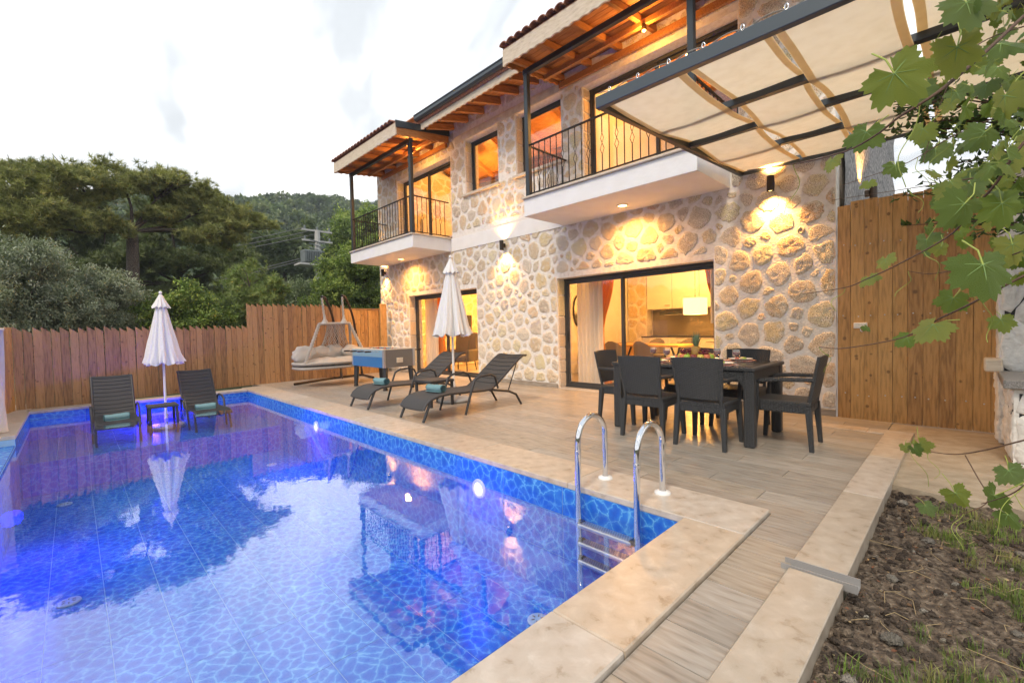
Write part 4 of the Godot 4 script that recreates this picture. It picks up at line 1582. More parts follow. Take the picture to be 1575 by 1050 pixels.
	var dk := plain(lin(0.085, 0.075, 0.065), 0.9)
	part(ar, "seat", geo().box(Vector3(0, 0.36, 0.03), Vector3(0.62, 0.2, 0.62), Basis.IDENTITY, 0.05), dk)
	part(ar, "backrest", geo().box(Vector3(0, 0.72, -0.3), Vector3(0.72, 0.75, 0.14), Basis(Vector3.RIGHT, -0.15), 0.05), dk)
	for s in [-1, 1]:
		part(ar, "armrest", geo().box(Vector3(0.36 * s, 0.44, 0.02), Vector3(0.11, 0.34, 0.66), Basis.IDENTITY, 0.04), dk)
		for q in [-1, 1]:
			part(ar, "leg", geo().tube([Vector3(0.28 * s, 0.27, 0.25 * q), Vector3(0.31 * s, 0, 0.29 * q)], 0.018, 6), M.frame)
	var tv := thing("television", "black television on the golden stone wall of the living room", "television", Vector3(-12.02, 1.35, -9.3), PI / 2)
	part(tv, "screen", geo().box(Vector3(0, 0, 0), Vector3(1.1, 0.64, 0.05), Basis.IDENTITY, 0.006), plain(lin(0.01, 0.01, 0.012), 0.15))
	part(tv, "bezel", geo().box(Vector3(0, -0.33, 0.004), Vector3(1.1, 0.02, 0.056)), M.frame)
	# beds upstairs
	var bed := thing("headboard", "white padded headboard inside the upper corner bedroom", "bed", Vector3(-10.9, 3.4, -8.9), PI / 2)
	part(bed, "mattress", geo().box(Vector3(0, 0.35, 0), Vector3(1.7, 0.5, 2.0), Basis.IDENTITY, 0.06), M.canvas)
	part(bed, "padding", geo().box(Vector3(0, 0.75, -1.1), Vector3(1.9, 1.1, 0.12), Basis.IDENTITY, 0.04), M.canvas)
	# lamps of the rooms
	var rooms := ["over the front of the living room", "at the back of the living room", "over the front of the dining room", "at the back of the dining room", "in the upper corner bedroom", "behind the small upper window", "behind the large balcony door"]
	var ri := 0
	for p in [[Vector3(-9.6, 2.88, -8.6), 7.0], [Vector3(-9.6, 2.88, -10.6), 6.0], [Vector3(-4.6, 2.88, -8.4), 2.2], [Vector3(-4.6, 2.88, -10.6), 2.8], [Vector3(-10.2, 5.98, -8.6), 3.5], [Vector3(-6.9, 5.98, -8.8), 2.6], [Vector3(-3.45, 5.98, -8.0), 3.2]]:
		var lm := thing("ceiling_lamp", "small round lit ceiling lamp " + rooms[ri], "ceiling lamp", p[0], 0.0, "ceiling lamps inside the rooms")
		ri += 1
		part(lm, "ring", geo().lathe([Vector2(0.1, 0.01), Vector2(0.12, 0.0), Vector2(0.1, -0.02)], 16), M.white_plastic)
		part(lm, "lamp_lens", geo().lathe([Vector2(0.0, -0.012), Vector2(0.1, -0.012)], 16), glow(Color(1.0, 0.8, 0.45), 6.0))
		omni(p[0] + Vector3(0, -0.12, 0), p[1], WARM, 0.09)


# ---------------------------------------------------------------- fences and gate
func picket_run(parent: Node, a: Vector3, b: Vector3, h: float, cut: float, w: float, prefix: String, r: RandomNumberGenerator, nm := "board", th := 0.022, gap := 0.003) -> void:
	var d := b - a
	d.y = 0
	var ln := d.length()
	var u := d / ln
	var nrm := u.cross(Vector3.UP)
	var n := int(round(ln / w))
	var ww := ln / n
	var shapes := []
	for k in 4:
		var hh = h + [-0.015, 0.0, 0.02, 0.008][k]
		var poly := PackedVector2Array([Vector2(gap, 0.02), Vector2(ww - gap, 0.02), Vector2(ww - gap, hh - cut), Vector2(gap + 0.001, hh)])
		shapes.append(geo().prism(poly, -th / 2, th / 2).mesh())
	for k in n:
		var p := a + u * (ww * k) + nrm * r.randf_range(-0.004, 0.004)
		var tilt := Basis(nrm, r.randf_range(-0.006, 0.006) * (1.0 if h < 2.2 else 0.1)) * Basis(u, Vector3.UP, nrm)
		part(parent, nm, shapes[r.randi() % 4], M["%s%d" % [prefix, r.randi_range(0, 3)]], Transform3D(tilt, p))


func build_fences() -> void:
	var r := RandomNumberGenerator.new()
	r.seed = 41
	var a := Vector3(-11.15, -0.02, 0.72)
	var b := Vector3(-11.86, -0.02, -2.93)
	var c := Vector3(-12.0, -0.02, -5.35)
	var e := Vector3(-12.05, -0.02, -6.62)
	var f := thing("picket_fence", "low brown board fence with slanted tips behind the pool loungers", "fence")
	picket_run(f, a, b, 1.42, 0.085, 0.118, "fence", r)
	for y in [0.3, 1.05]:
		part(f, "rail", geo().tube([a + Vector3(-0.04, y, 0), b + Vector3(-0.04, y, 0)], 0.03, 4), M.fence3)
	var f2 := thing("picket_fence", "tall brown board fence with slanted tips behind the swing", "fence")
	picket_run(f2, b, c, 1.95, 0.075, 0.118, "fence", r)
	for y in [0.3, 1.6]:
		part(f2, "rail", geo().tube([b + Vector3(-0.04, y, 0), c + Vector3(-0.04, y, 0)], 0.03, 4), M.fence3)
	var f3 := thing("board_fence", "straight topped board fence panel between swing and house corner", "fence")
	picket_run(f3, c, e, 1.82, 0.0, 0.118, "gate", r)
	part(f3, "cap", geo().box((c + e) / 2 + Vector3(0, 1.85, 0), Vector3(0.05, 0.04, 1.27)), M.fence3)
	part(f3, "post", geo().box(Vector3(-11.98, 0.99, -6.5), Vector3(0.05, 2.0, 0.2), Basis.IDENTITY, 0.004), M.gate2)
	var f4 := thing("side_fence", "light brown board fence return behind the linen curtain", "fence")
	picket_run(f4, Vector3(-8.2, -0.02, 1.3), a + Vector3(0.02, 0, 0.01), 1.42, 0.0, 0.118, "gate", r)
	# plank gate beside the house
	var g := thing("plank_gate", "tall honey brown plank gate at the right end of the stone wall", "gate")
	picket_run(g, Vector3(-1.13, -0.02, WALL_Z + 0.02), Vector3(0.3, -0.02, WALL_Z + 0.02), 2.62, 0.0, 0.13, "gate", r, "plank", 0.03, 0.0015)
	part(g, "backing_sheet", geo().box(Vector3(-0.42, 1.28, WALL_Z - 0.006), Vector3(1.42, 2.5, 0.006)), M.gate3)
	for y in [0.3, 1.25, 2.3]:
		part(g, "rail", geo().box(Vector3(-0.42, y, WALL_Z - 0.031), Vector3(1.42, 0.1, 0.04)), M.gate3)
	for k in 11:
		for y in [0.3, 1.25, 2.1]:
			part(g, "screw", geo().lathe([Vector2(0.008, 0.0), Vector2(0.006, 0.004), Vector2(0.0, 0.005)], 8, Vector3(-1.065 + k * 0.13 + r.randf_range(-0.02, 0.02), y + r.randf_range(-0.012, 0.012), WALL_Z + 0.0365), Basis(Vector3.RIGHT, PI / 2)), M.screw)
	var so := thing("socket_box", "small white double socket box screwed onto the plank gate", "socket", Vector3(-0.9, 1.13, WALL_Z + 0.04))
	part(so, "casing", geo().box(Vector3(0, 0, 0.018), Vector3(0.13, 0.07, 0.035), Basis.IDENTITY, 0.006), M.white_plastic)
	for s in [-1, 1]:
		part(so, "cover", geo().box(Vector3(0.031 * s, 0.004, 0.037), Vector3(0.052, 0.05, 0.006), Basis.IDENTITY, 0.003), M.china)
	part(so, "cable", geo().tube([Vector3(0.0, -0.03, 0.015), Vector3(0.0, -0.06, 0.02), Vector3(0.015, -0.075, 0.01)], 0.006, 6), M.white_plastic)
	wall_lamp(Vector3(HX1 + 0.1, 3.0, -8.2), "lit bronze wall lamp on the grey side wall above the gate", 3.0, PI / 2)
	# linen curtain hanging at the left of the pool
	var cu := thing("linen_curtain", "pale linen curtain gathered beside the pool at the left edge", "curtain")
	var rws := []
	for i in 17:
		var t := i / 16.0
		var y := 1.33 - 1.29 * t
		var row := PackedVector3Array()
		for j in 41:
			var s := j / 40.0
			var wide := 0.9 - 0.35 * (1.0 - t) + 0.1 * sin(t * 3.0)
			row.append(Vector3(-7.75 - wide * (1.0 - s) * 0.95, y, 0.6 + 0.9 * s + 0.055 * sin(s * 33.0 + t * 1.4) * (0.5 + 0.7 * t)))
		rws.append(row)
	part(cu, "cloth", geo().grid(rws, false), M.curtain_linen)
	part(cu, "top_band", geo().tube([rws[0][0], rws[0][20], rws[0][40]], 0.02, 6), M.curtain_linen)


# ---------------------------------------------------------------- masonry barbecue
func build_barbecue() -> void:
	var b := thing("stone_barbecue", "white stone barbecue with dark joints and grey counter at the right edge", "barbecue")
	var core := geo()
	core.box(Vector3(0.86, 0.3, -5.78), Vector3(1.2, 0.62, 0.82))
	core.box(Vector3(0.86, 1.35, -6.5), Vector3(1.3, 2.7, 0.5))
	part(b, "core", core, M.white_stone)
	# dark pointing behind the stones of each face
	var pt := geo()
	pt.box(Vector3(0.86, 0.3, -5.368), Vector3(1.14, 0.56, 0.006))
	pt.box(Vector3(0.259, 0.3, -5.78), Vector3(0.006, 0.56, 0.76))
	pt.box(Vector3(0.86, 1.35, -6.248), Vector3(1.24, 2.64, 0.006))
	part(b, "pointing", pt, M.dark_joint)
	var pal := [Color(1, 1, 1), Color(0.95, 0.95, 0.94), Color(0.9, 0.9, 0.9), Color(1.02, 1.0, 0.96)]
	stones_on(b, Basis.IDENTITY, Vector3(0.26, 0.0, -5.37), 1.2, 0.61, [], 0.13, 0.2, 0.005, M.white_stone, pal, 0.025, 300, 51, 2.6, 0.06)
	stones_on(b, Basis(Vector3.BACK, Vector3.UP, Vector3.LEFT), Vector3(0.26, 0.0, -6.19), 0.82, 0.61, [], 0.12, 0.19, 0.005, M.white_stone, pal, 0.02, 300, 52, 2.6, 0.06)
	stones_on(b, Basis.IDENTITY, Vector3(0.21, 0.0, -6.25), 1.3, 2.7, [], 0.15, 0.24, 0.005, M.white_stone, pal, 0.025, 300, 53, 2.6, 0.06)
	stones_on(b, Basis(Vector3.BACK, Vector3.UP, Vector3.LEFT), Vector3(0.21, 0.0, -6.75), 0.5, 2.7, [], 0.14, 0.2, 0.003, M.white_stone, pal, 0.015, 300, 54, 2.6, 0.06)
	part(b, "counter", geo().box(Vector3(0.86, 0.655, -5.76), Vector3(1.32, 0.07, 0.92), Basis.IDENTITY, 0.008), M.counter)
	part(b, "ledge", geo().box(Vector3(0.17, 0.74, -6.3), Vector3(0.12, 0.12, 0.3), Basis.IDENTITY, 0.012), M.fascia)


# ---------------------------------------------------------------- pergola
func pergola_y(z: float) -> float:
	return lerpf(3.1, 3.27, (z + 3.29) / (-6.72 + 3.29))


func build_pergola() -> void:
	var p := thing("pergola", "dark grey steel pergola with woven beige shade cloth above the dining table", "pergola")
	var x0 := -2.24
	var x1 := 2.1
	var mx := (x0 + x1) / 2
	part(p, "front_beam", geo().box(Vector3(mx, 3.1, -3.29), Vector3(x1 - x0, 0.1, 0.06), Basis.IDENTITY, 0.005), M.steel_grey)
	part(p, "back_beam", geo().box(Vector3(mx, 3.27, -6.7), Vector3(x1 - x0, 0.08, 0.06), Basis.IDENTITY, 0.005), M.steel_grey)
	var tilt := Basis(Vector3.RIGHT, atan2(0.17, 3.43))
	for x in [x0 + 0.03, x1 - 0.03]:
		part(p, "side_beam", geo().box(Vector3(x, 3.185, -4.995), Vector3(0.058, 0.09, 3.36), tilt, 0.005), M.steel_dark)
	var bars := [-4.29, -5.0, -5.8]
	for z in bars:
		part(p, "cross_bar", geo().box(Vector3(mx, pergola_y(z), z), Vector3(x1 - x0 - 0.12, 0.06, 0.07), Basis.IDENTITY, 0.004), M.steel_dark)
	for z in [-3.29, -6.7]:
		part(p, "post", geo().box(Vector3(x1 + 0.05, 1.6, z), Vector3(0.09, 3.2, 0.09), Basis.IDENTITY, 0.005), M.steel_grey)
	var spans := [[-2.2, -1.505], [-1.475, -0.925], [-0.9, -0.275], [-0.255, 0.38], [0.4, 1.03], [1.05, 2.0]]
	var knots := [-3.32, -4.29, -5.0, -5.8, -6.68]
	var nz := FastNoiseLite.new()
	nz.seed = 4
	nz.frequency = 0.5
	for k in spans.size():
		var rows := []
		var hem_l := []
		var hem_r := []
		var steps := 48
		for i in steps + 1:
			var z := lerpf(-3.32, -6.68, float(i) / steps)
			# over and under the bars in turn
			var seg := 0
			while seg < 3 and z < knots[seg + 1]:
				seg += 1
			var t: float = (z - knots[seg]) / (knots[seg + 1] - knots[seg])
			var side := [0.0, -1.0, 1.0, -1.0, 0.0]
			var sg := 1.0 if k % 2 == 0 else -1.0
			var off: float = lerpf(side[seg], side[seg + 1], t) * sg * 0.036
			if seg == 0:
				off -= 0.012 * sin(PI * t)
			var row := PackedVector3Array()
			for j in 13:
				var s := j / 12.0
				var edge := 0.012 * sin(PI * t) * (1.0 if s < 0.5 else -1.0) * absf(s - 0.5) * 2
				var x: float = lerpf(spans[k][0], spans[k][1], s) + edge
				row.append(Vector3(x, pergola_y(z) + off - 0.012 * sin(PI * s) + 0.008 * nz.get_noise_2d(x * 4, z * 4), z))
			rows.append(row)
			hem_l.append(PackedVector3Array([row[0] + Vector3(-0.004, -0.003, 0), row[1] + Vector3(0, -0.003, 0)]))
			hem_r.append(PackedVector3Array([row[11] + Vector3(0, -0.003, 0), row[12] + Vector3(0.004, -0.003, 0)]))
		var cl := part(p, "shade_strip", geo().grid(rows, false), M.shade_cloth)
		part(cl, "hem", geo().grid(hem_l, false), M.shade_hem)
		part(cl, "hem", geo().grid(hem_r, false), M.shade_hem)
	# lacing cord over hooks on the front beam
	var pts := []
	for i in 121:
		var x := lerpf(x0 + 0.02, x1 - 0.1, i / 120.0)
		pts.append(Vector3(x, 3.155 + 0.028 * absf(sin(x * PI / 0.26)), -3.29))
	part(p, "lacing_cord", geo().tube(pts, 0.005, 5), M.rope)
	var hx := x0 + 0.02 + 0.11
	while hx < x1 - 0.2:
		var ring := []
		for a in 9:
			ring.append(Vector3(hx + 0.011 * cos(TAU * a / 8), 3.178 + 0.02 * sin(TAU * a / 8), -3.285))
		part(p, "hook", geo().tube(ring, 0.0035, 5, false), M.chrome)
		hx += 0.26


# ---------------------------------------------------------------- trees and hill
func needle_tuft(r: RandomNumberGenerator) -> Mesh:
	var g := geo()
	for k in 22:
		var d := Vector3(r.randf_range(-1, 1), r.randf_range(-0.35, 1), r.randf_range(-1, 1)).normalized()
		var side := d.cross(Vector3(r.randf(), r.randf(), r.randf())).normalized() * 0.055
		var s := r.randf_range(0.6, 1.0)
		g.tri(side - d * 0.05, -side - d * 0.05, d * s)
	return g.mesh()


func leaf_tuft(r: RandomNumberGenerator, ln: float, wd: float, n: int) -> Mesh:
	var g := geo()
	for k in n:
		var o := Vector3(r.randfn(), r.randfn(), r.randfn()) * 0.4
		var d := Vector3(r.randf_range(-1, 1), r.randf_range(-0.5, 1), r.randf_range(-1, 1)).normalized()
		var side := d.cross(Vector3(r.randf_range(-1, 1), 1, r.randf_range(-1, 1))).normalized() * wd
		var l := ln * r.randf_range(0.7, 1.2)
		g.quad(o, o + d * l * 0.5 + side, o + d * l, o + d * l * 0.5 - side)
	return g.mesh()


func crown_tree(nm: String, label: String, group: String, foot: Vector3, clumps: Array, mesh: Mesh, size: float, per: float, cols: Array, flat: float, trunk_r: float, sd: int, lean := Vector3.ZERO) -> void:
	var r := RandomNumberGenerator.new()
	r.seed = sd
	var t := thing(nm, label, "tree" if trunk_r > 0.05 else "shrub", foot, 0.0, group)
	var ctr := Vector3.ZERO
	for c in clumps:
		ctr += Vector3(c[0], c[1], c[2])
	ctr /= clumps.size()
	var top := ctr - foot
	var fork := Vector3(top.x * 0.4, top.y * 0.8, top.z * 0.4) + lean
	var tr := geo()
	var pts := []
	var rad := []
	for i in 9:
		var s := i / 8.0
		pts.append(Vector3(fork.x * s * s, fork.y * s, fork.z * s * s) + Vector3(sin(s * 5.0) * 0.06, 0, cos(s * 4.0) * 0.05 - 0.05) * s)
		rad.append(trunk_r * (1.15 - 0.45 * s))
	tr.tube(pts, rad, 10)
	for c in clumps:
		var to: Vector3 = Vector3(c[0], c[1], c[2]) - foot
		var mid: Vector3 = fork.lerp(to, 0.5) + Vector3(r.randf_range(-0.2, 0.2), r.randf_range(-0.25, 0.1), r.randf_range(-0.2, 0.2))
		tr.tube([pts[8 if trunk_r > 0.15 else r.randi_range(5, 8)], mid, to, to + (to - mid) * 0.5], [trunk_r * 0.26, trunk_r * 0.18, trunk_r * 0.12, trunk_r * 0.05], 6)
		for q in 3:
			var dd = Vector3(r.randf_range(-1, 1), r.randf_range(-0.3, 0.6), r.randf_range(-1, 1)).normalized() * c[3]
			tr.tube([mid.lerp(to, 0.5), to + dd * 0.4, to + dd * 0.95], [trunk_r * 0.18, trunk_r * 0.1, trunk_r * 0.03], 5)
	part(t, "trunk", tr, M.bark)
	var xfs := []
	var cs := []
	for c in clumps:
		var n := int(per * pow(c[3], 2.0))
		# a clump is itself a handful of sprays
		var sprays := []
		for k in 9:
			var d := Vector3(r.randfn(), r.randfn(), r.randfn()).normalized()
			sprays.append(Vector3(d.x, d.y * flat, d.z) * r.randf_range(0.45, 1.0) * c[3])
		for k in n:
			var sp: Vector3 = sprays[r.randi() % 9]
			var d = Vector3(r.randfn(), r.randfn() * flat, r.randfn()) * 0.2 * c[3]
			var p: Vector3 = Vector3(c[0], c[1], c[2]) - foot + sp + d
			var b := Basis.from_euler(Vector3(r.randf_range(-0.7, 0.7), r.randf() * TAU, r.randf_range(-0.7, 0.7))) * (size * r.randf_range(0.7, 1.25))
			xfs.append(Transform3D(Basis(b.x, b.y, b.z), p))
			var col: Color = cols[r.randi() % cols.size()]
			cs.append(col * r.randf_range(0.75, 1.25))
	scatter(t, "crown", mesh, M.leaf, xfs, cs).set_meta("kind", "stuff")


func scaled(b: Basis, s: float) -> Basis:
	return Basis(b.x * s, b.y * s, b.z * s)


func build_landscape() -> void:
	var r := RandomNumberGenerator.new()
	r.seed = 91
	var needles := needle_tuft(r)
	var olive := leaf_tuft(r, 0.62, 0.09, 26)
	var broad := leaf_tuft(r, 0.5, 0.17, 24)
	var pine := [Color(0.25, 0.265, 0.085), Color(0.31, 0.315, 0.1), Color(0.36, 0.35, 0.12), Color(0.19, 0.205, 0.07)]
	var dark := [Color(0.12, 0.15, 0.058), Color(0.145, 0.18, 0.065), Color(0.185, 0.21, 0.078)]
	var grey := [Color(0.24, 0.27, 0.17), Color(0.3, 0.33, 0.22), Color(0.17, 0.2, 0.12), Color(0.38, 0.41, 0.3)]
	var green := [Color(0.17, 0.25, 0.045), Color(0.24, 0.32, 0.06), Color(0.12, 0.18, 0.04), Color(0.32, 0.38, 0.08)]
	crown_tree("pine_tree", "broad umbrella shaped pine with a tall bare trunk above the fence", "trees behind the fence", Vector3(-18, 0, -1.3), [[-18.0, 5.18, 0.5, 0.99], [-17.6, 5.51, -0.29, 1.03], [-18.3, 6.01, -1.3, 0.99], [-18.0, 5.92, -2.32, 1.08], [-18.4, 5.49, -3.44, 1.1], [-17.4, 4.44, 0.02, 0.83], [-17.7, 4.47, -0.8, 0.7], [-17.8, 4.62, -3.59, 0.9], [-18.0, 5.01, -4.69, 0.74], [-18.2, 5.07, -2.2, 0.75], [-17.8, 4.42, 0.9, 0.79], [-18.4, 6.07, -3.1, 0.76]], needles, 0.19, 760, pine, 0.55, 0.2, 1, Vector3(0, 0.3, 0.1))
	crown_tree("pine_tree", "high pine crown at the far left edge of the sky", "trees behind the fence", Vector3(-25.5, 0.6, 1.0), [[-25.0, 7.52, 1.33, 0.85], [-25.0, 7.15, 2.13, 1.17], [-25.4, 7.38, 0.5, 0.88], [-25.0, 7.6, -0.5, 0.79], [-25.0, 6.33, 1.54, 0.96], [-24.6, 5.6, 0.3, 1.2], [-24.8, 5.2, 2.2, 1.2]], needles, 0.22, 580, pine, 0.45, 0.22, 2)
	crown_tree("pine_tree", "dark dense pine behind the bare pine trunk", "trees behind the fence", Vector3(-23, 0.5, -3.4), [[-23.0, 6.18, -3.03, 1.5], [-23.3, 6.12, -4.37, 1.3], [-23.0, 4.26, -2.33, 1.3], [-23.0, 4.1, -3.61, 1.5], [-23.0, 4.5, -5.04, 1.3], [-23.0, 2.6, -2.6, 1.3], [-23.0, 2.5, -4.4, 1.4], [-23.2, 3.6, -0.6, 1.3], [-23.2, 3.4, 1.0, 1.4]], needles, 0.3, 330, dark, 0.6, 0.24, 3)
	crown_tree("olive_tree", "big silvery olive tree at the left above the fence", "trees behind the fence", Vector3(-14.3, -0.2, 0.6), [[-14.3, 2.76, 0.84, 0.76], [-14.1, 2.66, 0.36, 0.8], [-14.3, 2.0, 0.68, 0.84], [-14.4, 2.09, 0.08, 0.73], [-14.3, 2.45, 1.39, 0.8], [-14.3, 1.4, 0.4, 0.8], [-14.3, 1.3, 1.2, 0.8]], olive, 0.125, 620, grey, 0.8, 0.12, 4)
	crown_tree("olive_tree", "smaller silvery olive tree left of the closed white parasol", "trees behind the fence", Vector3(-14.6, -0.2, -0.5), [[-14.6, 2.44, -0.48, 0.66], [-14.6, 2.22, -0.88, 0.52], [-14.5, 1.81, -0.23, 0.69], [-14.6, 1.66, -0.92, 0.48], [-14.6, 1.2, -0.5, 0.6]], olive, 0.12, 660, grey, 0.8, 0.1, 5)
	crown_tree("young_pine", "light green young pine just left of the tall fence step", "trees behind the fence", Vector3(-15.5, -0.2, -4.0), [[-15.5, 2.88, -3.98, 0.75], [-15.5, 2.19, -4.23, 0.81], [-15.5, 2.07, -3.52, 0.74], [-15.6, 2.5, -4.61, 0.52], [-15.5, 1.3, -4.0, 0.9]], needles, 0.2, 560, [Color(0.22, 0.29, 0.08), Color(0.18, 0.24, 0.065), Color(0.28, 0.33, 0.1)], 0.8, 0.1, 6)
	crown_tree("leafy_bush", "bright green leafy bush behind the right pool lounger", "trees behind the fence", Vector3(-14.5, -0.2, -2.0), [[-14.5, 2.08, -2.24, 0.66], [-14.5, 1.74, -1.68, 0.58], [-14.5, 1.65, -2.66, 0.62], [-14.5, 1.98, -1.43, 0.41], [-14.5, 1.1, -2.2, 0.7]], broad, 0.12, 700, green, 0.8, 0.07, 7)
	crown_tree("leafy_tree", "fresh green leafy tree beside the house corner", "trees behind the fence", Vector3(-19, -0.1, -8.8), [[-19.0, 3.78, -8.99, 1.2], [-19.0, 2.77, -8.52, 1.27], [-19.0, 2.65, -9.56, 1.32], [-19.2, 4.44, -9.94, 1.04], [-19.0, 2.46, -7.66, 0.96], [-19.0, 1.4, -8.6, 1.2], [-19.2, 5.0, -10.6, 1.0]], broad, 0.16, 600, green, 0.8, 0.14, 8)
	crown_tree("grey_bush", "grey green bush below the transformer pole", "trees behind the fence", Vector3(-22, 0, -7.1), [[-22.0, 2.77, -7.09, 1.2], [-22.0, 2.49, -7.95, 1.08], [-22.0, 2.46, -6.26, 1.02], [-22.0, 1.5, -7.0, 1.2], [-22, 2.4, -5.4, 1.0]], olive, 0.2, 380, [Color(0.2, 0.25, 0.13), Color(0.26, 0.3, 0.17), Color(0.15, 0.2, 0.09)], 0.8, 0.1, 9)
	crown_tree("leafy_tree", "tall yellow green tree to the right of the transformer pole", "trees on the slope", Vector3(-38, 3.0, -18.0), [[-38.0, 9.2, -17.79, 2.3], [-38.2, 10.8, -19.06, 1.9], [-38, 7.0, -18.5, 2.3], [-38.0, 6.0, -17.0, 2.0]], broad, 0.33, 170, green, 0.9, 0.2, 10)
	crown_tree("pine_tree", "dark pine on the slope just left of the transformer pole", "trees on the slope", Vector3(-39, 2.6, -12.4), [[-39.0, 7.06, -12.85, 2.2], [-39.0, 7.94, -11.44, 2.0], [-39.0, 9.2, -13.93, 1.5], [-39.0, 5.2, -12.3, 2.2]], needles, 0.4, 200, [Color(0.11, 0.15, 0.055), Color(0.14, 0.18, 0.065), Color(0.08, 0.115, 0.04)], 0.8, 0.2, 11)
	crown_tree("pine_tree", "dark bushy pine filling the gap under the umbrella shaped crown at the left", "trees behind the fence", Vector3(-29, 0.7, 1.2), [[-29.0, 6.4, 0.2, 1.8], [-29.0, 6.2, 2.6, 1.9], [-29.3, 4.4, 1.0, 2.0], [-29.0, 4.2, 3.6, 2.0], [-29.0, 5.0, -1.9, 1.8], [-29.2, 7.0, -1.0, 1.3], [-29, 2.6, -0.5, 1.9], [-29, 2.6, 2.6, 1.9]], needles, 0.33, 260, dark, 0.7, 0.24, 13)
	# wood on the hillside, one mass
	var xfs := []
	var cs := []
	var g := geo()
	for k in 110:
		var y := r.randf()
		var rad := 0.42 * (1.0 - pow(y, 2.0)) * sqrt(r.randf()) + 0.03
		var a := r.randf() * TAU
		var o := Vector3(cos(a) * rad, 0.15 + y * 0.85, sin(a) * rad)
		var d := Vector3(cos(a) + r.randf_range(-0.7, 0.7), r.randf_range(-0.2, 1.0), sin(a) + r.randf_range(-0.7, 0.7)).normalized()
		var sd := d.cross(Vector3(r.randf_range(-1, 1), r.randf_range(-1, 1), r.randf_range(-1, 1))).normalized() * 0.075
		g.quad(o - sd, o + d * 0.09 - sd * 0.3, o + d * 0.16 + sd, o + sd * 1.2)
	var far_tree := g.mesh()
	var nz := FastNoiseLite.new()
	nz.seed = 3
	nz.frequency = 0.02
	var tone := FastNoiseLite.new()
	tone.seed = 17
	tone.frequency = 0.03
	var placed := 0
	while placed < 15000:
		var x := 0.0
		var z := 0.0
		if placed < 11500:
			x = -26.0 - pow(r.randf(), 0.8) * 190.0
			z = r.randf_range(-170.0, 20.0)
			if z > -2 and x > -60:
				continue
		elif placed < 13500:
			x = r.randf_range(-170, 60)
			z = r.randf_range(30, 150)
		else:
			x = r.randf_range(8, 150)
			z = r.randf_range(-180, -40)
		var far := smoothstep(25.0, 80.0, maxf(-14.0 - x, absf(z) - 20.0))
		var y := land_height(x, z) + nz.get_noise_2d(x, z) * 5.0 * far
		var t := tone.get_noise_2d(x, z)
		if t < -0.42:
			continue
		var h := r.randf_range(2.2, 5.2) * (1.0 + 0.4 * t)
		if x > -45 and z > -30:
			h *= 0.6
		var b := scaled(Basis(Vector3.UP, r.randf() * TAU), h)
		b = b * Basis.from_scale(Vector3(r.randf_range(0.8, 1.3), 1, r.randf_range(0.8, 1.3)))
		xfs.append(Transform3D(b, Vector3(x, y - 0.1 * h, z)))
		var base: Color = [Color(0.095, 0.135, 0.06), Color(0.125, 0.17, 0.068), Color(0.16, 0.205, 0.08), Color(0.21, 0.24, 0.095), Color(0.115, 0.15, 0.085)][r.randi() % 5]
		cs.append(base * r.randf_range(0.8, 1.2))
		placed += 1
	var wood_o := scatter(self, "hillside_wood", far_tree, M.leaf, xfs, cs)
	wood_o.set_meta("kind", "stuff")
	tag(wood_o, "dense green wood of pines covering the distant hillside", "wood")
	# pale rock outcrop
	var rk := geo()
	var rn := FastNoiseLite.new()
	rn.seed = 20
	rn.frequency = 0.03
	for k in 9:
		var x := -112.0 + r.randf_range(-5, 5)
		var z := -32.0 + r.randf_range(-7, 7)
		rk.lump(Vector3(x, land_height(x, z) + 2.2, z), Vector3(3.0, 1.6, 3.0) * r.randf_range(0.5, 1.0), rn, 0.5, 7, 10)
	var rock := part(self, "rock_outcrop", rk, M.concrete)
	tag(rock, "pale bare rock outcrop among the pines on the hill", "rock")
	# transformer pole
	var foot := Vector3(-34, 2.0, -13.3)
	var pl := thing("transformer_pole", "concrete electricity pole carrying a transformer platform", "utility pole", foot)
	part(pl, "mast", geo().tube([Vector3(0, -1, 0), Vector3(0, 6.8, 0)], [0.3, 0.2], 8), M.concrete_pole)
	part(pl, "platform", geo().box(Vector3(0.2, 4.15, 0.1), Vector3(1.2, 0.14, 3.0), Basis.IDENTITY, 0.02), M.concrete_pole)
	var tf := part(pl, "transformer", geo().box(Vector3(0.3, 4.75, 0.6), Vector3(0.8, 0.9, 1.3), Basis.IDENTITY, 0.05), M.transformer)
	for k in 9:
		part(tf, "cooling_fin", geo().box(Vector3(0.74, 4.75, 0.08 + k * 0.13), Vector3(0.1, 0.75, 0.04)), M.transformer)
	for y in [6.0, 6.75]:
		part(pl, "cross_arm", geo().box(Vector3(0, y, 0), Vector3(0.14, 0.12, 2.2)), M.concrete_pole)
		for k in 3:
			part(pl, "insulator", geo().lathe([Vector2(0.08, 0), Vector2(0.09, 0.05), Vector2(0.05, 0.1), Vector2(0.08, 0.15), Vector2(0.04, 0.25), Vector2(0.0, 0.26)], 8, Vector3(0, y + 0.06, -0.9 + k * 0.9)), M.transformer)
	for k in 3:
		part(pl, "fuse_arm", geo().tube([Vector3(0.2, 5.2 + k * 0.3, -0.4), Vector3(0.25, 5.45 + k * 0.3, 0.7)], 0.04, 5), M.transformer)
	for k in 5:
		var y := 6.9 if k < 3 else 4.6
		var zz := -0.9 + k * 0.9 if k < 3 else 0.8 + (k - 3) * 0.5
		var a := Vector3(0, y, zz)
		var b := Vector3(-6.0, y - 4.0, 24.0 + zz)
		var ps := []
		for i in 13:
			var s := i / 12.0
			ps.append(a.lerp(b, s) + Vector3(0, -1.2 * 4 * s * (1 - s), 0))
		part(pl, "cable", geo().tube(ps, 0.025, 4), M.cable)


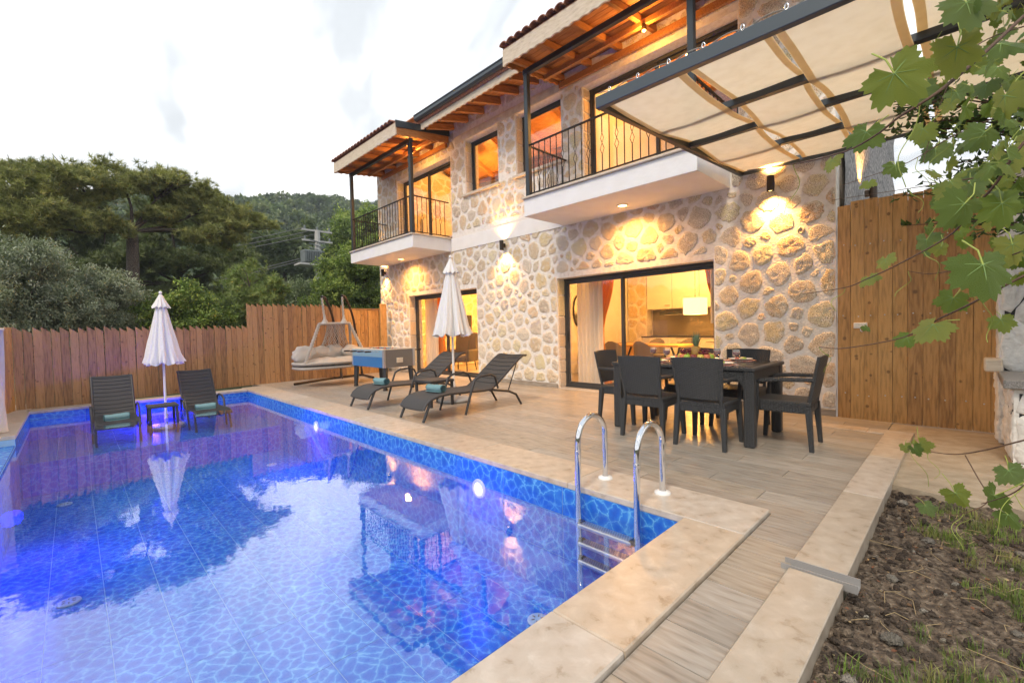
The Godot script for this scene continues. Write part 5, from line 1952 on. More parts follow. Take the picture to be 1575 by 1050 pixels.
# ---------------------------------------------------------------- dining set
func make_chair(label: String, at: Vector3, ry: float) -> Node3D:
	var t := thing("rattan_armchair", label, "chair", at, ry, "rattan chairs round the dining table")
	# seat with a rounded front
	var seat := geo().box(Vector3(0, 0.425, 0.0), Vector3(0.46, 0.045, 0.46), Basis.IDENTITY, 0.016)
	part(t, "seat", seat, M.rattan)
	var ap := geo()
	ap.box(Vector3(0, 0.375, -0.215), Vector3(0.4, 0.065, 0.03), Basis.IDENTITY, 0.006)
	ap.box(Vector3(0, 0.375, 0.205), Vector3(0.4, 0.065, 0.03), Basis.IDENTITY, 0.006)
	for s in [-1, 1]:
		ap.box(Vector3(0.215 * s, 0.375, 0), Vector3(0.03, 0.065, 0.38), Basis.IDENTITY, 0.006)
	part(t, "apron", ap, M.rattan)
	for s in [-1.0, 1.0]:
		for q in [-1.0, 1.0]:
			var lg := geo()
			var rows := []
			for i in 2:
				var y := 0.41 * i
				var w := 0.018 + 0.008 * i
				var c := Vector3(s * (0.235 - 0.018 * i), y, q * (0.245 - 0.03 * i))
				rows.append(PackedVector3Array([c + Vector3(-w, 0, -w), c + Vector3(w, 0, -w), c + Vector3(w, 0, w), c + Vector3(-w, 0, w)]))
			for k in 4:
				var k2 := (k + 1) % 4
				lg.quad(rows[0][k2], rows[0][k], rows[1][k], rows[1][k2])
			lg.quad(rows[0][0], rows[0][1], rows[0][2], rows[0][3])
			part(t, "leg", lg, M.rattan)
	# back: woven panel with side stiles
	var fr := []
	var bk := []
	for i in 9:
		var y := 0.475 + 0.395 * i / 8.0
		var half := 0.19 + 0.045 * i / 8.0
		var z0 := -0.225 - 0.075 * i / 8.0
		var a := PackedVector3Array()
		var b := PackedVector3Array()
		for j in 13:
			var u := j / 6.0 - 1.0
			var zc := z0 - 0.028 * (1.0 - u * u)
			var yy := y + (0.012 * (1.0 - u * u) if i == 8 else 0.0)
			a.append(Vector3(u * half, yy, zc + 0.009))
			b.append(Vector3(u * half, yy, zc - 0.009))
		fr.append(a)
		bk.append(b)
	var bg := geo().grid(fr, false)
	bg.grid(bk, false, true)
	for j in 12:
		bg.quad(fr[8][j], fr[8][j + 1], bk[8][j + 1], bk[8][j])
		bg.quad(fr[0][j + 1], fr[0][j], bk[0][j], bk[0][j + 1])
	for i in 8:
		bg.quad(fr[i][0], fr[i + 1][0], bk[i + 1][0], bk[i][0])
		bg.quad(fr[i + 1][12], fr[i][12], bk[i][12], bk[i + 1][12])
	part(t, "backrest", bg, M.rattan)
	for s in [-1.0, 1.0]:
		part(t, "back_stile", geo().tube([Vector3(s * 0.205, 0.39, -0.21), Vector3(s * 0.2, 0.475, -0.226), Vector3(s * 0.236, 0.872, -0.302)], [0.022, 0.019, 0.014], 6), M.rattan)
		var arm := geo()
		arm.tube([Vector3(s * 0.222, 0.66, -0.26), Vector3(s * 0.242, 0.655, 0.0), Vector3(s * 0.245, 0.64, 0.17), Vector3(s * 0.24, 0.615, 0.215)], [0.02, 0.022, 0.022, 0.018], 8)
		arm.tube([Vector3(s * 0.24, 0.625, 0.205), Vector3(s * 0.222, 0.41, 0.205)], [0.019, 0.022], 6)
		part(t, "armrest", arm, M.rattan)
	part(t, "badge", geo().lathe([Vector2(0.018, 0.0), Vector2(0.016, 0.004), Vector2(0.0, 0.004)], 12, Vector3(0, 0.39, -0.231), Basis(Vector3.RIGHT, -PI / 2)), M.rattan)
	return t


func build_dining() -> void:
	var t := thing("dining_table", "long dark grey rattan look dining table on the deck", "table", Vector3(-2.18, 0, -5.035))
	part(t, "table_top", geo().box(Vector3(0, 0.752, 0), Vector3(1.56, 0.036, 0.98), Basis.IDENTITY, 0.008), M.rattan)
	part(t, "glass_inlay", geo().box(Vector3(0, 0.772, 0), Vector3(1.44, 0.005, 0.86), Basis.IDENTITY, 0.001), plain(lin(0.02, 0.021, 0.022), 0.12))
	var ap := geo()
	for s in [-1, 1]:
		ap.box(Vector3(0, 0.69, 0.455 * s), Vector3(1.34, 0.09, 0.03), Basis.IDENTITY, 0.006)
		ap.box(Vector3(0.745 * s, 0.69, 0), Vector3(0.03, 0.09, 0.76), Basis.IDENTITY, 0.006)
	part(t, "apron", ap, M.rattan)
	for s in [-1.0, 1.0]:
		for q in [-1.0, 1.0]:
			var lg := geo().box(Vector3(0.72 * s, 0.37, 0.43 * q), Vector3(0.095, 0.735, 0.095), Basis.IDENTITY, 0.012)
			# rounded bracket under the apron
			var poly := PackedVector2Array([Vector2(0, 0), Vector2(0, -0.11)])
			for k in 7:
				var a := PI / 2 * k / 6.0
				poly.append(Vector2(0.11 - 0.11 * cos(a), -0.11 + 0.11 * sin(a)))
			lg.prism(poly, -0.014, 0.014, Transform3D(Basis(Vector3(-s, 0, 0), Vector3.UP, Vector3(0, 0, -s)), Vector3(0.675 * s, 0.65, 0.455 * q)))
			part(t, "leg", lg, M.rattan)
	var first := make_chair("dark rattan armchair with its back to the pool, left of two", Vector3(-2.41, 0, -4.5), PI)
	copy_of(first, "rattan_armchair", "dark rattan armchair with its back to the pool, nearest the ladder", Vector3(-1.82, 0, -4.52), PI + 0.03)
	copy_of(first, "rattan_armchair", "dark rattan armchair at the table end next to the gate", Vector3(-1.25, 0, -5.0), -PI / 2 + 0.05)
	copy_of(first, "rattan_armchair", "dark rattan armchair at the table end next to the sliding door", Vector3(-3.06, 0, -5.02), PI / 2)
	copy_of(first, "rattan_armchair", "dark rattan armchair behind the fruit platter facing the pool", Vector3(-2.45, 0, -5.56), 0.0)
	copy_of(first, "rattan_armchair", "dark rattan armchair facing the pool on the gate side of the table", Vector3(-1.87, 0, -5.54), 0.0)
	# wine glasses
	var ty := 0.776
	var glass := geo().lathe([Vector2(0.0, 0.0), Vector2(0.032, 0.0), Vector2(0.032, 0.003), Vector2(0.006, 0.008), Vector2(0.004, 0.06), Vector2(0.012, 0.072), Vector2(0.032, 0.09), Vector2(0.038, 0.115), Vector2(0.034, 0.155), Vector2(0.0325, 0.155), Vector2(0.0365, 0.115), Vector2(0.03, 0.092), Vector2(0.0, 0.075)], 18).mesh()
	var wine := geo().lathe([Vector2(0.0, 0.076), Vector2(0.029, 0.093), Vector2(0.0355, 0.115), Vector2(0.0345, 0.13), Vector2(0.0, 0.13)], 18).mesh()
	var names := ["red wine glass at the far left of the dining table", "red wine glass nearest the pool on the left table half", "red wine glass beside the fruit platter on the gate side", "red wine glass nearest the pool on the gate side of the table"]
	var spots := [Vector3(-2.62, ty, -4.92), Vector3(-2.36, ty, -4.74), Vector3(-1.86, ty, -4.86), Vector3(-1.62, ty, -4.72)]
	for k in 4:
		var w := thing("wine_glass", names[k], "wine glass", spots[k], 0.0, "red wine glasses on the dining table")
		part(w, "glass", glass, M.clear_glass)
		part(w, "wine", wine, M.wine)
	var plate := geo().lathe([Vector2(0.0, 0.0), Vector2(0.07, 0.0), Vector2(0.125, 0.016), Vector2(0.125, 0.02), Vector2(0.068, 0.006), Vector2(0.0, 0.006)], 24).mesh()
	var nap := geo().box(Vector3(0, 0.002, 0), Vector3(0.3, 0.003, 0.22)).mesh()
	var cloth := tex(ntex(160, 0.08, [[0.0, lin(0.5, 0.08, 0.06)], [0.48, lin(0.5, 0.1, 0.08)], [0.55, lin(0.62, 0.56, 0.48)], [1.0, lin(0.6, 0.5, 0.42)]], 2, 256), Vector3(3, 3, 3), 0.9)
	var ps := [Vector3(-2.5, ty, -4.72), Vector3(-1.78, ty, -4.7), Vector3(-2.5, ty, -5.32), Vector3(-1.8, ty, -5.32)]
	var pn := ["left setting on the pool side", "right setting on the pool side", "left setting on the house side", "right setting on the house side"]
	for k in 4:
		var m := part(self, "place_mat", nap, cloth, Transform3D(Basis.IDENTITY, ps[k]))
		tag(m, "red patterned place mat, " + pn[k] + " of the dining table", "place mat", "place mats on the dining table")
		var pl := thing("plate", "white plate with snacks, " + pn[k] + " of the dining table", "plate", ps[k] + Vector3(0.02, 0.004, 0.0), 0.0, "plates on the dining table")
		part(pl, "dish", plate, M.china)
		var rr := RandomNumberGenerator.new()
		rr.seed = 200 + k
		for q in 4:
			part(pl, "snack", geo().lump(Vector3(rr.randf_range(-0.04, 0.04), 0.02, rr.randf_range(-0.04, 0.04)), Vector3(0.025, 0.016, 0.022), null, 0, 5, 8), plain([lin(0.55, 0.32, 0.1), lin(0.5, 0.1, 0.05), lin(0.62, 0.5, 0.25), lin(0.3, 0.4, 0.08)][q], 0.5))
	# fruit platter with a pineapple
	var bp := Vector3(-2.15, ty, -5.02)
	var bowl := thing("fruit_platter", "long white platter holding the fruit in the table middle", "platter", bp)
	part(bowl, "dish", geo().lathe([Vector2(0.0, 0.0), Vector2(0.16, 0.0), Vector2(0.24, 0.03), Vector2(0.24, 0.036), Vector2(0.155, 0.008), Vector2(0.0, 0.008)], 30), M.china)
	part(bowl, "rim", geo().lathe([Vector2(0.238, 0.03), Vector2(0.244, 0.034), Vector2(0.238, 0.039)], 30), M.china)
	var r := RandomNumberGenerator.new()
	r.seed = 14
	var kinds := [["green_apple", lin(0.28, 0.4, 0.04), "green apple"], ["peach", lin(0.55, 0.16, 0.07), "blushing peach"], ["yellow_apple", lin(0.5, 0.42, 0.07), "yellow apple"], ["red_plum", lin(0.16, 0.015, 0.02), "dark red plum"]]
	for k in 14:
		var a := TAU * k / 14.0
		var kd: Array = kinds[k % 4]
		var at := bp + Vector3(cos(a) * 0.16, 0.05, sin(a) * 0.16)
		var f := thing(kd[0], kd[2] + " lying on the fruit platter round the pineapple", "fruit", at, r.randf() * TAU, kd[2] + "s on the platter")
		part(f, "flesh", geo().lathe([Vector2(0.0, -0.036), Vector2(0.02, -0.038), Vector2(0.036, -0.015), Vector2(0.039, 0.01), Vector2(0.028, 0.032), Vector2(0.01, 0.036), Vector2(0.0, 0.03)], 14), plain(kd[1], 0.35))
		part(f, "stalk", geo().tube([Vector3(0, 0.03, 0), Vector3(0.004, 0.046, 0)], 0.002, 5), M.cane)
	for s in [-1, 1]:
		var gr := thing("grape_bunch", "bunch of dark red grapes %s of the pineapple" % ("left" if s < 0 else "right"), "grapes", bp + Vector3(0.1 * s, 0.1, 0.04), 0.0, "grape bunches on the platter")
		for k in 22:
			part(gr, "grape", geo().lump(Vector3(r.randf_range(-0.06, 0.06), r.randf_range(-0.02, 0.03), r.randf_range(-0.05, 0.05)), Vector3.ONE * 0.014, null, 0, 5, 7), plain(lin(0.13, 0.012, 0.02), 0.25))
		part(gr, "stem", geo().tube([Vector3(0, 0.0, 0), Vector3(0, 0.045, 0.01)], 0.003, 5), M.cane)
	var pi := thing("pineapple", "upright pineapple with grey green crown on the fruit platter", "pineapple", bp + Vector3(0, 0.01, 0))
	part(pi, "fruit", geo().lathe([Vector2(0.0, 0.0), Vector2(0.04, 0.0), Vector2(0.058, 0.04), Vector2(0.06, 0.09), Vector2(0.05, 0.14), Vector2(0.025, 0.16), Vector2(0.0, 0.16)], 16), tex(ntex(170, 0.06, [[0.0, lin(0.2, 0.1, 0.02)], [0.4, lin(0.45, 0.26, 0.05)], [1.0, lin(0.5, 0.36, 0.1)]], 1, 256, FastNoiseLite.TYPE_CELLULAR), Vector3(6, 6, 6), 0.6))
	for k in 26:
		var a := k * 2.4
		var up := k / 26.0
		var rad := 0.085 * (1.0 - up * 0.7)
		var h := 0.06 + 0.12 * up
		var d := Vector3(cos(a), 0, sin(a))
		var sd := Vector3(-sin(a), 0, cos(a)) * 0.009
		var b := Vector3(0, 0.155, 0) + d * 0.012
		var mid := b + d * rad * 0.55 + Vector3(0, h * 0.7, 0)
		var tip := b + d * rad + Vector3(0, h * 1.05, 0)
		var lg := geo()
		lg.quad(b - sd, b + sd, mid + sd * 0.8, mid - sd * 0.8)
		lg.tri(mid - sd * 0.8, mid + sd * 0.8, tip)
		part(pi, "crown_leaf", lg, plain(lin(0.16, 0.23, 0.13), 0.55))


# ---------------------------------------------------------------- loungers, towels, side tables
func make_lounger(label: String, group: String, at: Vector3, ry: float, prof: Array, w: float, submerged: bool) -> void:
	var t := thing("sun_lounger", label, "sun lounger", at, ry, group)
	var rows := []
	var low := []
	for i in prof.size():
		var p: Vector2 = prof[i]
		var a := PackedVector3Array()
		var b := PackedVector3Array()
		for j in 9:
			var u := j / 4.0 - 1.0
			a.append(Vector3(u * w, p.y - 0.012 * (1 - u * u), p.x))
			b.append(Vector3(u * w, p.y - 0.022 - 0.012 * (1 - u * u), p.x))
		rows.append(a)
		low.append(b)
	var g := geo().grid(rows, false, true)
	g.grid(low, false, false)
	for e in [0, prof.size() - 1]:
		for j in 8:
			g.quad(rows[e][j], rows[e][j + 1], low[e][j + 1], low[e][j])
	part(t, "sling", g, M.sling)
	# quilted seams across the back
	for i in range(prof.size() - 1):
		if prof[i].y > 0.36 or submerged:
			for q in 2:
				var p: Vector2 = prof[i].lerp(prof[i + 1], q * 0.5)
				part(t, "seam", geo().tube([Vector3(-w, p.y + 0.003, p.x), Vector3(0, p.y - 0.01, p.x), Vector3(w, p.y + 0.003, p.x)], 0.0045, 4), M.lounger_metal)
	for s in [-1.0, 1.0]:
		var pts := []
		for p in prof:
			pts.append(Vector3(s * (w + 0.012), p.y - 0.012, p.x))
		part(t, "side_rail", geo().tube(pts, 0.017, 8), M.lounger_metal)
		var foot: Vector2 = prof[2]
		part(t, "leg", geo().tube([Vector3(s * (w + 0.01), foot.y - 0.015, foot.x), Vector3(s * (w + 0.01), 0.0, foot.x + 0.13)], 0.019, 8), M.lounger_metal)
		var hip := -0.22
		part(t, "armrest", geo().tube([Vector3(s * (w + 0.035), 0.0, 0.27), Vector3(s * (w + 0.04), 0.3, 0.17), Vector3(s * (w + 0.045), 0.47, 0.1), Vector3(s * (w + 0.045), 0.515, 0.0), Vector3(s * (w + 0.045), 0.525, -0.2), Vector3(s * (w + 0.042), 0.49, -0.29), Vector3(s * (w + 0.03), 0.31, -0.36)], 0.017, 8), M.lounger_metal)
		part(t, "leg", geo().tube([Vector3(s * (w + 0.01), 0.3, hip), Vector3(s * (w + 0.01), 0.235, -0.6), Vector3(s * (w + 0.015), 0.17, -0.75), Vector3(s * (w + 0.02), 0.0, -0.86)], 0.018, 8), M.lounger_metal)
		var head: Vector2 = prof[prof.size() - 3]
		part(t, "back_strut", geo().tube([Vector3(s * w * 0.9, head.y - 0.03, head.x), Vector3(s * w * 0.92, 0.24, -0.62)], 0.009, 6), M.lounger_metal)
	part(t, "crossbar", geo().tube([Vector3(-w, 0.29, -0.25), Vector3(w, 0.29, -0.25)], 0.012, 6), M.lounger_metal)


func rolled_towel(label: String, at: Vector3, ry: float, m: Material) -> void:
	var t := thing("rolled_towel", label, "towel", at, ry, "rolled turquoise towels")
	var rows := []
	for i in 9:
		var row := PackedVector3Array()
		var x := lerpf(-0.15, 0.15, i / 8.0)
		for k in 16:
			var a := TAU * k / 16.0
			var rr := 0.055 * (1.0 + 0.06 * sin(a * 2.0 + i * 0.7) + 0.04 * sin(i * 2.1))
			row.append(Vector3(x, 0.052 + rr * sin(a) * 0.94, rr * cos(a) * 1.1))
		rows.append(row)
	part(t, "roll", geo().grid(rows, true, false, true), m)
	for e in [-1.0, 1.0]:
		var pts := []
		for k in 40:
			var a := TAU * k / 13.0
			var rr := 0.054 * (1.0 - k / 44.0)
			pts.append(Vector3(0.151 * e, 0.052 + rr * sin(a), rr * cos(a) * 1.1))
		part(t, "coil", geo().tube(pts, 0.007, 5), M.towel_dark)
	part(t, "loose_edge", geo().box(Vector3(0, 0.008, 0.056), Vector3(0.29, 0.012, 0.04), Basis(Vector3.RIGHT, -0.25), 0.004), m)


func side_table(label: String, at: Vector3, top: float, w: float) -> void:
	var t := thing("side_table", label, "side table", at, 0.0, "small dark side tables")
	part(t, "table_top", geo().box(Vector3(0, top - 0.018, 0), Vector3(w, 0.036, w), Basis.IDENTITY, 0.006), M.lounger_metal)
	for k in 5:
		part(t, "slat", geo().box(Vector3(0, top + 0.002, -w / 2 + w * (k + 0.5) / 5.0), Vector3(w - 0.03, 0.006, w / 5.0 - 0.008), Basis.IDENTITY, 0.002), M.sling)
	for s in [-1.0, 1.0]:
		for q in [-1.0, 1.0]:
			part(t, "leg", geo().box(Vector3((w / 2 - 0.03) * s, (top - 0.036) / 2, (w / 2 - 0.03) * q), Vector3(0.04, top - 0.036, 0.04), Basis.IDENTITY, 0.005), M.lounger_metal)


func build_loungers() -> void:
	var near := [Vector2(0.94, 0.17), Vector2(0.9, 0.235), Vector2(0.82, 0.29), Vector2(0.7, 0.325), Vector2(0.5, 0.335), Vector2(0.2, 0.325), Vector2(-0.1, 0.31), Vector2(-0.24, 0.315), Vector2(-0.36, 0.385), Vector2(-0.52, 0.5), Vector2(-0.68, 0.615), Vector2(-0.84, 0.725), Vector2(-0.93, 0.775), Vector2(-1.0, 0.775)]
	make_lounger("charcoal sling lounger on the deck nearest the dining table", "loungers on the deck", Vector3(-5.22, 0, -4.15), 0.0, near, 0.27, false)
	make_lounger("charcoal sling lounger on the deck beside the football table", "loungers on the deck", Vector3(-6.74, 0, -4.13), 0.02, near, 0.27, false)
	var far := [Vector2(0.68, 0.29), Vector2(0.62, 0.325), Vector2(0.5, 0.345), Vector2(0.2, 0.335), Vector2(-0.12, 0.33), Vector2(-0.2, 0.36), Vector2(-0.28, 0.47), Vector2(-0.36, 0.6), Vector2(-0.44, 0.73), Vector2(-0.51, 0.85), Vector2(-0.58, 0.96), Vector2(-0.61, 1.0)]
	make_lounger("black lounger standing in the pool left of the white parasol", "loungers in the shallow pool end", Vector3(-9.84, SHELF_Y + 0.006, -0.46), PI / 2, far, 0.25, true)
	make_lounger("black lounger standing in the pool right of the white parasol", "loungers in the shallow pool end", Vector3(-9.86, SHELF_Y + 0.006, -1.68), PI / 2 + 0.05, far, 0.25, true)
	rolled_towel("turquoise towel roll on the deck lounger nearest the dining table", Vector3(-5.25, 0.328, -3.63), 0.12, M.towel)
	rolled_towel("turquoise towel roll on the deck lounger beside the football table", Vector3(-6.76, 0.328, -3.6), 0.1, M.towel)
	rolled_towel("turquoise towel on the pool lounger left of the parasol", Vector3(-9.58, -0.126, -0.46), PI / 2 + 0.1, M.towel)
	rolled_towel("turquoise towel on the pool lounger right of the parasol", Vector3(-9.6, -0.126, -1.66), PI / 2 - 0.1, M.towel)
	side_table("small dark slatted table between the two deck loungers", Vector3(-5.98, 0, -4.1), 0.41, 0.46)
	side_table("small dark slatted table standing in the pool between loungers", Vector3(-9.75, SHELF_Y + 0.006, -1.06), 0.48, 0.42)


# ---------------------------------------------------------------- closed parasols
func parasol(label: String, at: Vector3, top: float, low: float, rad: float, heavy: bool, sd: int) -> void:
	var t := thing("closed_parasol", label, "parasol", at, 0.0, "closed white parasols")
	part(t, "pole", geo().tube([Vector3(0, 0.02, 0), Vector3(0, top - 0.05, 0)], 0.019, 12), M.white_plastic)
	var nz := FastNoiseLite.new()
	nz.seed = sd
	nz.frequency = 0.25
	var rows := []
	var seg := 96
	for i in 25:
		var s := i / 24.0
		var y := lerpf(top - 0.07, low, s)
		var row := PackedVector3Array()
		var base := 0.028 + (rad - 0.028) * pow(s, 0.92)
		for k in seg:
			var a := TAU * k / seg
			var fold := 0.16 * sin(a * 8.0 + 0.6 * sin(a * 3.0)) + 0.07 * sin(a * 19.0 + s * 2.0) + 0.12 * nz.get_noise_3d(cos(a) * 6, s * 5, sin(a) * 6)
			var rr := base * (1.0 + fold * (0.35 + 0.65 * s))
			var yy := y
			if s > 0.86:
				rr *= 1.0 + 0.1 * (s - 0.86) / 0.14 * sin(a * 26.0)
				yy += (s - 0.86) / 0.14 * 0.03 * sin(a * 8.0)
			row.append(Vector3(cos(a) * rr, yy, sin(a) * rr))
		rows.append(row)
	part(t, "canopy", geo().grid(rows, true, false, true), M.canvas)
	var cap := []
	for i in 7:
		var s := i / 6.0
		var row := PackedVector3Array()
		for k in seg:
			var a := TAU * k / seg
			var rr := (0.022 + 0.1 * s) * (1.0 + 0.14 * s * sin(a * 8.0) + 0.05 * s * sin(a * 21.0))
			row.append(Vector3(cos(a) * rr, top - 0.05 - 0.24 * s + 0.015 * s * sin(a * 11.0), sin(a) * rr))
		cap.append(row)
	part(t, "vent_flap", geo().grid(cap, true, false, true), M.canvas)
	part(t, "finial", geo().lump(Vector3(0, top - 0.02, 0), Vector3(0.026, 0.03, 0.026), null, 0, 8, 12), M.white_plastic)
	var bs := geo().lathe([Vector2(0.0, 0.0), Vector2(0.27, 0.0), Vector2(0.28, 0.03), Vector2(0.26, 0.06), Vector2(0.06, 0.075), Vector2(0.0, 0.075)], 32)
	part(t, "base", bs, M.concrete_pole if heavy else M.white_plastic)
	part(t, "base_collar", geo().lathe([Vector2(0.03, 0.07), Vector2(0.03, 0.3), Vector2(0.02, 0.3)], 14), M.white_plastic)


func build_parasols() -> void:
	parasol("closed white parasol between the two deck loungers", Vector3(-6.02, 0, -4.52), 2.42, 1.1, 0.285, true, 1)
	parasol("closed white parasol standing in the shallow end of the pool", Vector3(-10.2, SHELF_Y + 0.006, -1.16), 2.46, 1.16, 0.26, false, 2)


# ---------------------------------------------------------------- hanging swing
func braid(a: Vector3, b: Vector3, r: float) -> Geo:
	var g := geo()
	var u := (b - a).normalized()
	var x := u.cross(Vector3.UP).normalized()
	if x.length() < 0.5:
		x = Vector3.RIGHT
	var y := u.cross(x)
	var n := int((b - a).length() / 0.018) + 2
	for k in 3:
		var pts := []
		for i in n:
			var s := float(i) / (n - 1)
			var ph := s * (b - a).length() * 26.0 + k * TAU / 3
			pts.append(a.lerp(b, s) + x * cos(ph) * r * 0.7 + y * sin(ph) * r * 0.7)
		g.tube(pts, r * 0.5, 6)
	return g


func build_swing() -> void:
	var st := thing("swing_stand", "dark bronze swing stand with two curved arms before the fence", "stand")
	part(st, "base_rail", geo().tube([Vector3(-10.85, 0.03, -3.6), Vector3(-11.45, 0.03, -4.8)], 0.028, 8), M.bronze)
	part(st, "base_rail", geo().tube([Vector3(-11.42, 0.03, -4.78), Vector3(-11.6, 0.03, -5.62)], 0.028, 8), M.bronze)
	part(st, "base_rail", geo().tube([Vector3(-11.6, 0.03, -5.6), Vector3(-10.6, 0.03, -5.43)], 0.028, 8), M.bronze)
	var tips := [Vector3(-10.5, 2.02, -4.16), Vector3(-10.5, 2.06, -4.64)]
	var roots := [Vector3(-11.42, 0.03, -4.95), Vector3(-11.6, 0.03, -5.6)]
	for k in 2:
		var a: Vector3 = roots[k]
		var b: Vector3 = tips[k]
		var crv := Curve3D.new()
		crv.add_point(a, Vector3.ZERO, Vector3(0, 0.9, 0))
		crv.add_point(a.lerp(b, 0.42) + Vector3(-0.16, 0.52, -0.1), Vector3(-0.12, -0.35, -0.09), Vector3(0.15, 0.3, 0.1))
		crv.add_point(b, Vector3(-0.35, 0.12, -0.22), Vector3.ZERO)
		part(st, "arm", geo().tube(Array(crv.tessellate(4, 3)), 0.03, 8), M.bronze)
		part(st, "brace", geo().tube([a + Vector3(0.0, 0.25, 0), a + Vector3(0.3, 0.0, 0.1)], 0.014, 6), M.bronze)
	var sw := thing("hanging_swing", "beige macrame hanging swing seat with grey cushions", "swing")
	var ctr := Vector3(-10.32, 0.5, -4.28)
	var hl := 0.83
	var hd := 0.42
	var rim := []
	var nn := 48
	for k in nn + 1:
		var a := TAU * k / nn
		var ca := cos(a)
		var sa := sin(a)
		rim.append(ctr + Vector3(signf(ca) * pow(absf(ca), 0.6) * hd, 0.02, signf(sa) * pow(absf(sa), 0.75) * hl))
	part(sw, "rim", geo().tube(rim, 0.035, 8, false), M.rope)
	var low := []
	for p in rim:
		low.append(p + Vector3(0, -0.1, 0))
	part(sw, "lower_rim", geo().tube(low, 0.028, 8, false), M.rope)
	# zigzag netting between the rims
	var zig := []
	for k in nn * 2 + 1:
		var p: Vector3 = rim[(k / 2) % nn] if k % 2 == 0 else low[((k + 1) / 2) % nn]
		zig.append(p)
	part(sw, "netting", geo().tube(zig, 0.011, 5), M.rope)
	var disc := []
	for i in 6:
		var row := PackedVector3Array()
		for k in nn:
			row.append(ctr + Vector3(0, -0.09, 0) + (rim[k] - ctr) * Vector3(1, 0, 1) * i / 5.0)
		disc.append(row)
	part(sw, "seat_net", geo().grid(disc, true, true), M.rope)
	# cushions
	var cu := []
	for i in 9:
		var s := i / 8.0
		var row := PackedVector3Array()
		for k in nn:
			var e: float = sin(s * PI) * 0.07 + 0.02 * sin(k * 0.9)
			row.append(ctr + Vector3(0, 0.0 + e + 0.02, 0) + (rim[k] - ctr) * Vector3(0.93, 0, 0.93) * (1.0 - s) + Vector3(0, 0.05 * s, 0))
		cu.append(row)
	part(sw, "seat_cushion", geo().grid(cu, true, false), M.cushion)
	var nz := FastNoiseLite.new()
	nz.seed = 6
	nz.frequency = 0.02
	for k in 4:
		var zc := ctr.z + lerpf(-0.56, 0.56, k / 3.0)
		var bk := part(sw, "back_cushion", geo().lump(Vector3(ctr.x - 0.3 + 0.09 * pow(absf(k - 1.5), 1.5), 0.7, zc), Vector3(0.1, 0.2, 0.27), nz, 0.5, 14, 20, Basis(Vector3.BACK, 0.3)), M.cushion)
		part(bk, "button", geo().lump(Vector3(ctr.x - 0.15 + 0.06 * absf(k - 1.5), 0.73, zc), Vector3(0.012, 0.012, 0.012), null, 0, 5, 8), M.rope)
	# spreader and ropes
	var sp_a := Vector3(-10.42, 1.4, -4.05)
	var sp_b := Vector3(-10.42, 1.41, -4.76)
	part(sw, "spreader", geo().tube([sp_a, sp_b], 0.032, 8), M.rope)
	part(sw, "hanging_rope", braid(tips[0] + Vector3(0, -0.02, 0), sp_a.lerp(sp_b, 0.18) + Vector3(0, 0.02, 0), 0.022), M.rope)
	part(sw, "hanging_rope", braid(tips[1] + Vector3(0, -0.02, 0), sp_a.lerp(sp_b, 0.82) + Vector3(0, 0.02, 0), 0.022), M.rope)
	for k in 2:
		var q: Vector3 = sp_a.lerp(sp_b, 0.18 + 0.64 * k)
		part(sw, "knot_skirt", geo().lathe([Vector2(0.02, 0.2), Vector2(0.035, 0.1), Vector2(0.1, 0.0), Vector2(0.09, -0.01)], 12, q + Vector3(0, 0.0, 0)), M.rope)
	part(sw, "side_rope", braid(sp_a, ctr + Vector3(hd * 0.75, 0.03, hl * 0.86), 0.034), M.rope)
	part(sw, "side_rope", braid(sp_b, ctr + Vector3(hd * 0.75, 0.03, -hl * 0.86), 0.034), M.rope)
	part(sw, "side_rope", braid(sp_a, ctr + Vector3(-hd * 0.8, 0.03, hl * 0.6), 0.03), M.rope)
	part(sw, "side_rope", braid(sp_b, ctr + Vector3(-hd * 0.8, 0.03, -hl * 0.75), 0.03), M.rope)
	var knit := node_part(sw, "back_net")
	var bkn := []
	for i in 10:
		var s := i / 9.0
		var row := []
		for j in 11:
			var u := j / 10.0
			var half := lerpf(0.2, 0.5, s * s)
			row.append(Vector3(lerpf(-10.46, ctr.x - hd * 0.9, s), lerpf(1.4, 0.6, s), -4.45 + (u - 0.5) * 2 * half - 0.05 * s))
		bkn.append(row)
	for j in 11:
		var za := []
		var zb := []
		for i in 10:
			za.append(bkn[i][clampi(j + (i % 2), 0, 10)])
			zb.append(bkn[i][clampi(j - (i % 2), 0, 10)])
		part(knit, "cord", geo().tube(za, 0.012, 5), M.rope)
		if j % 2 == 0:
			part(knit, "cord", geo().tube(zb, 0.012, 5), M.rope)


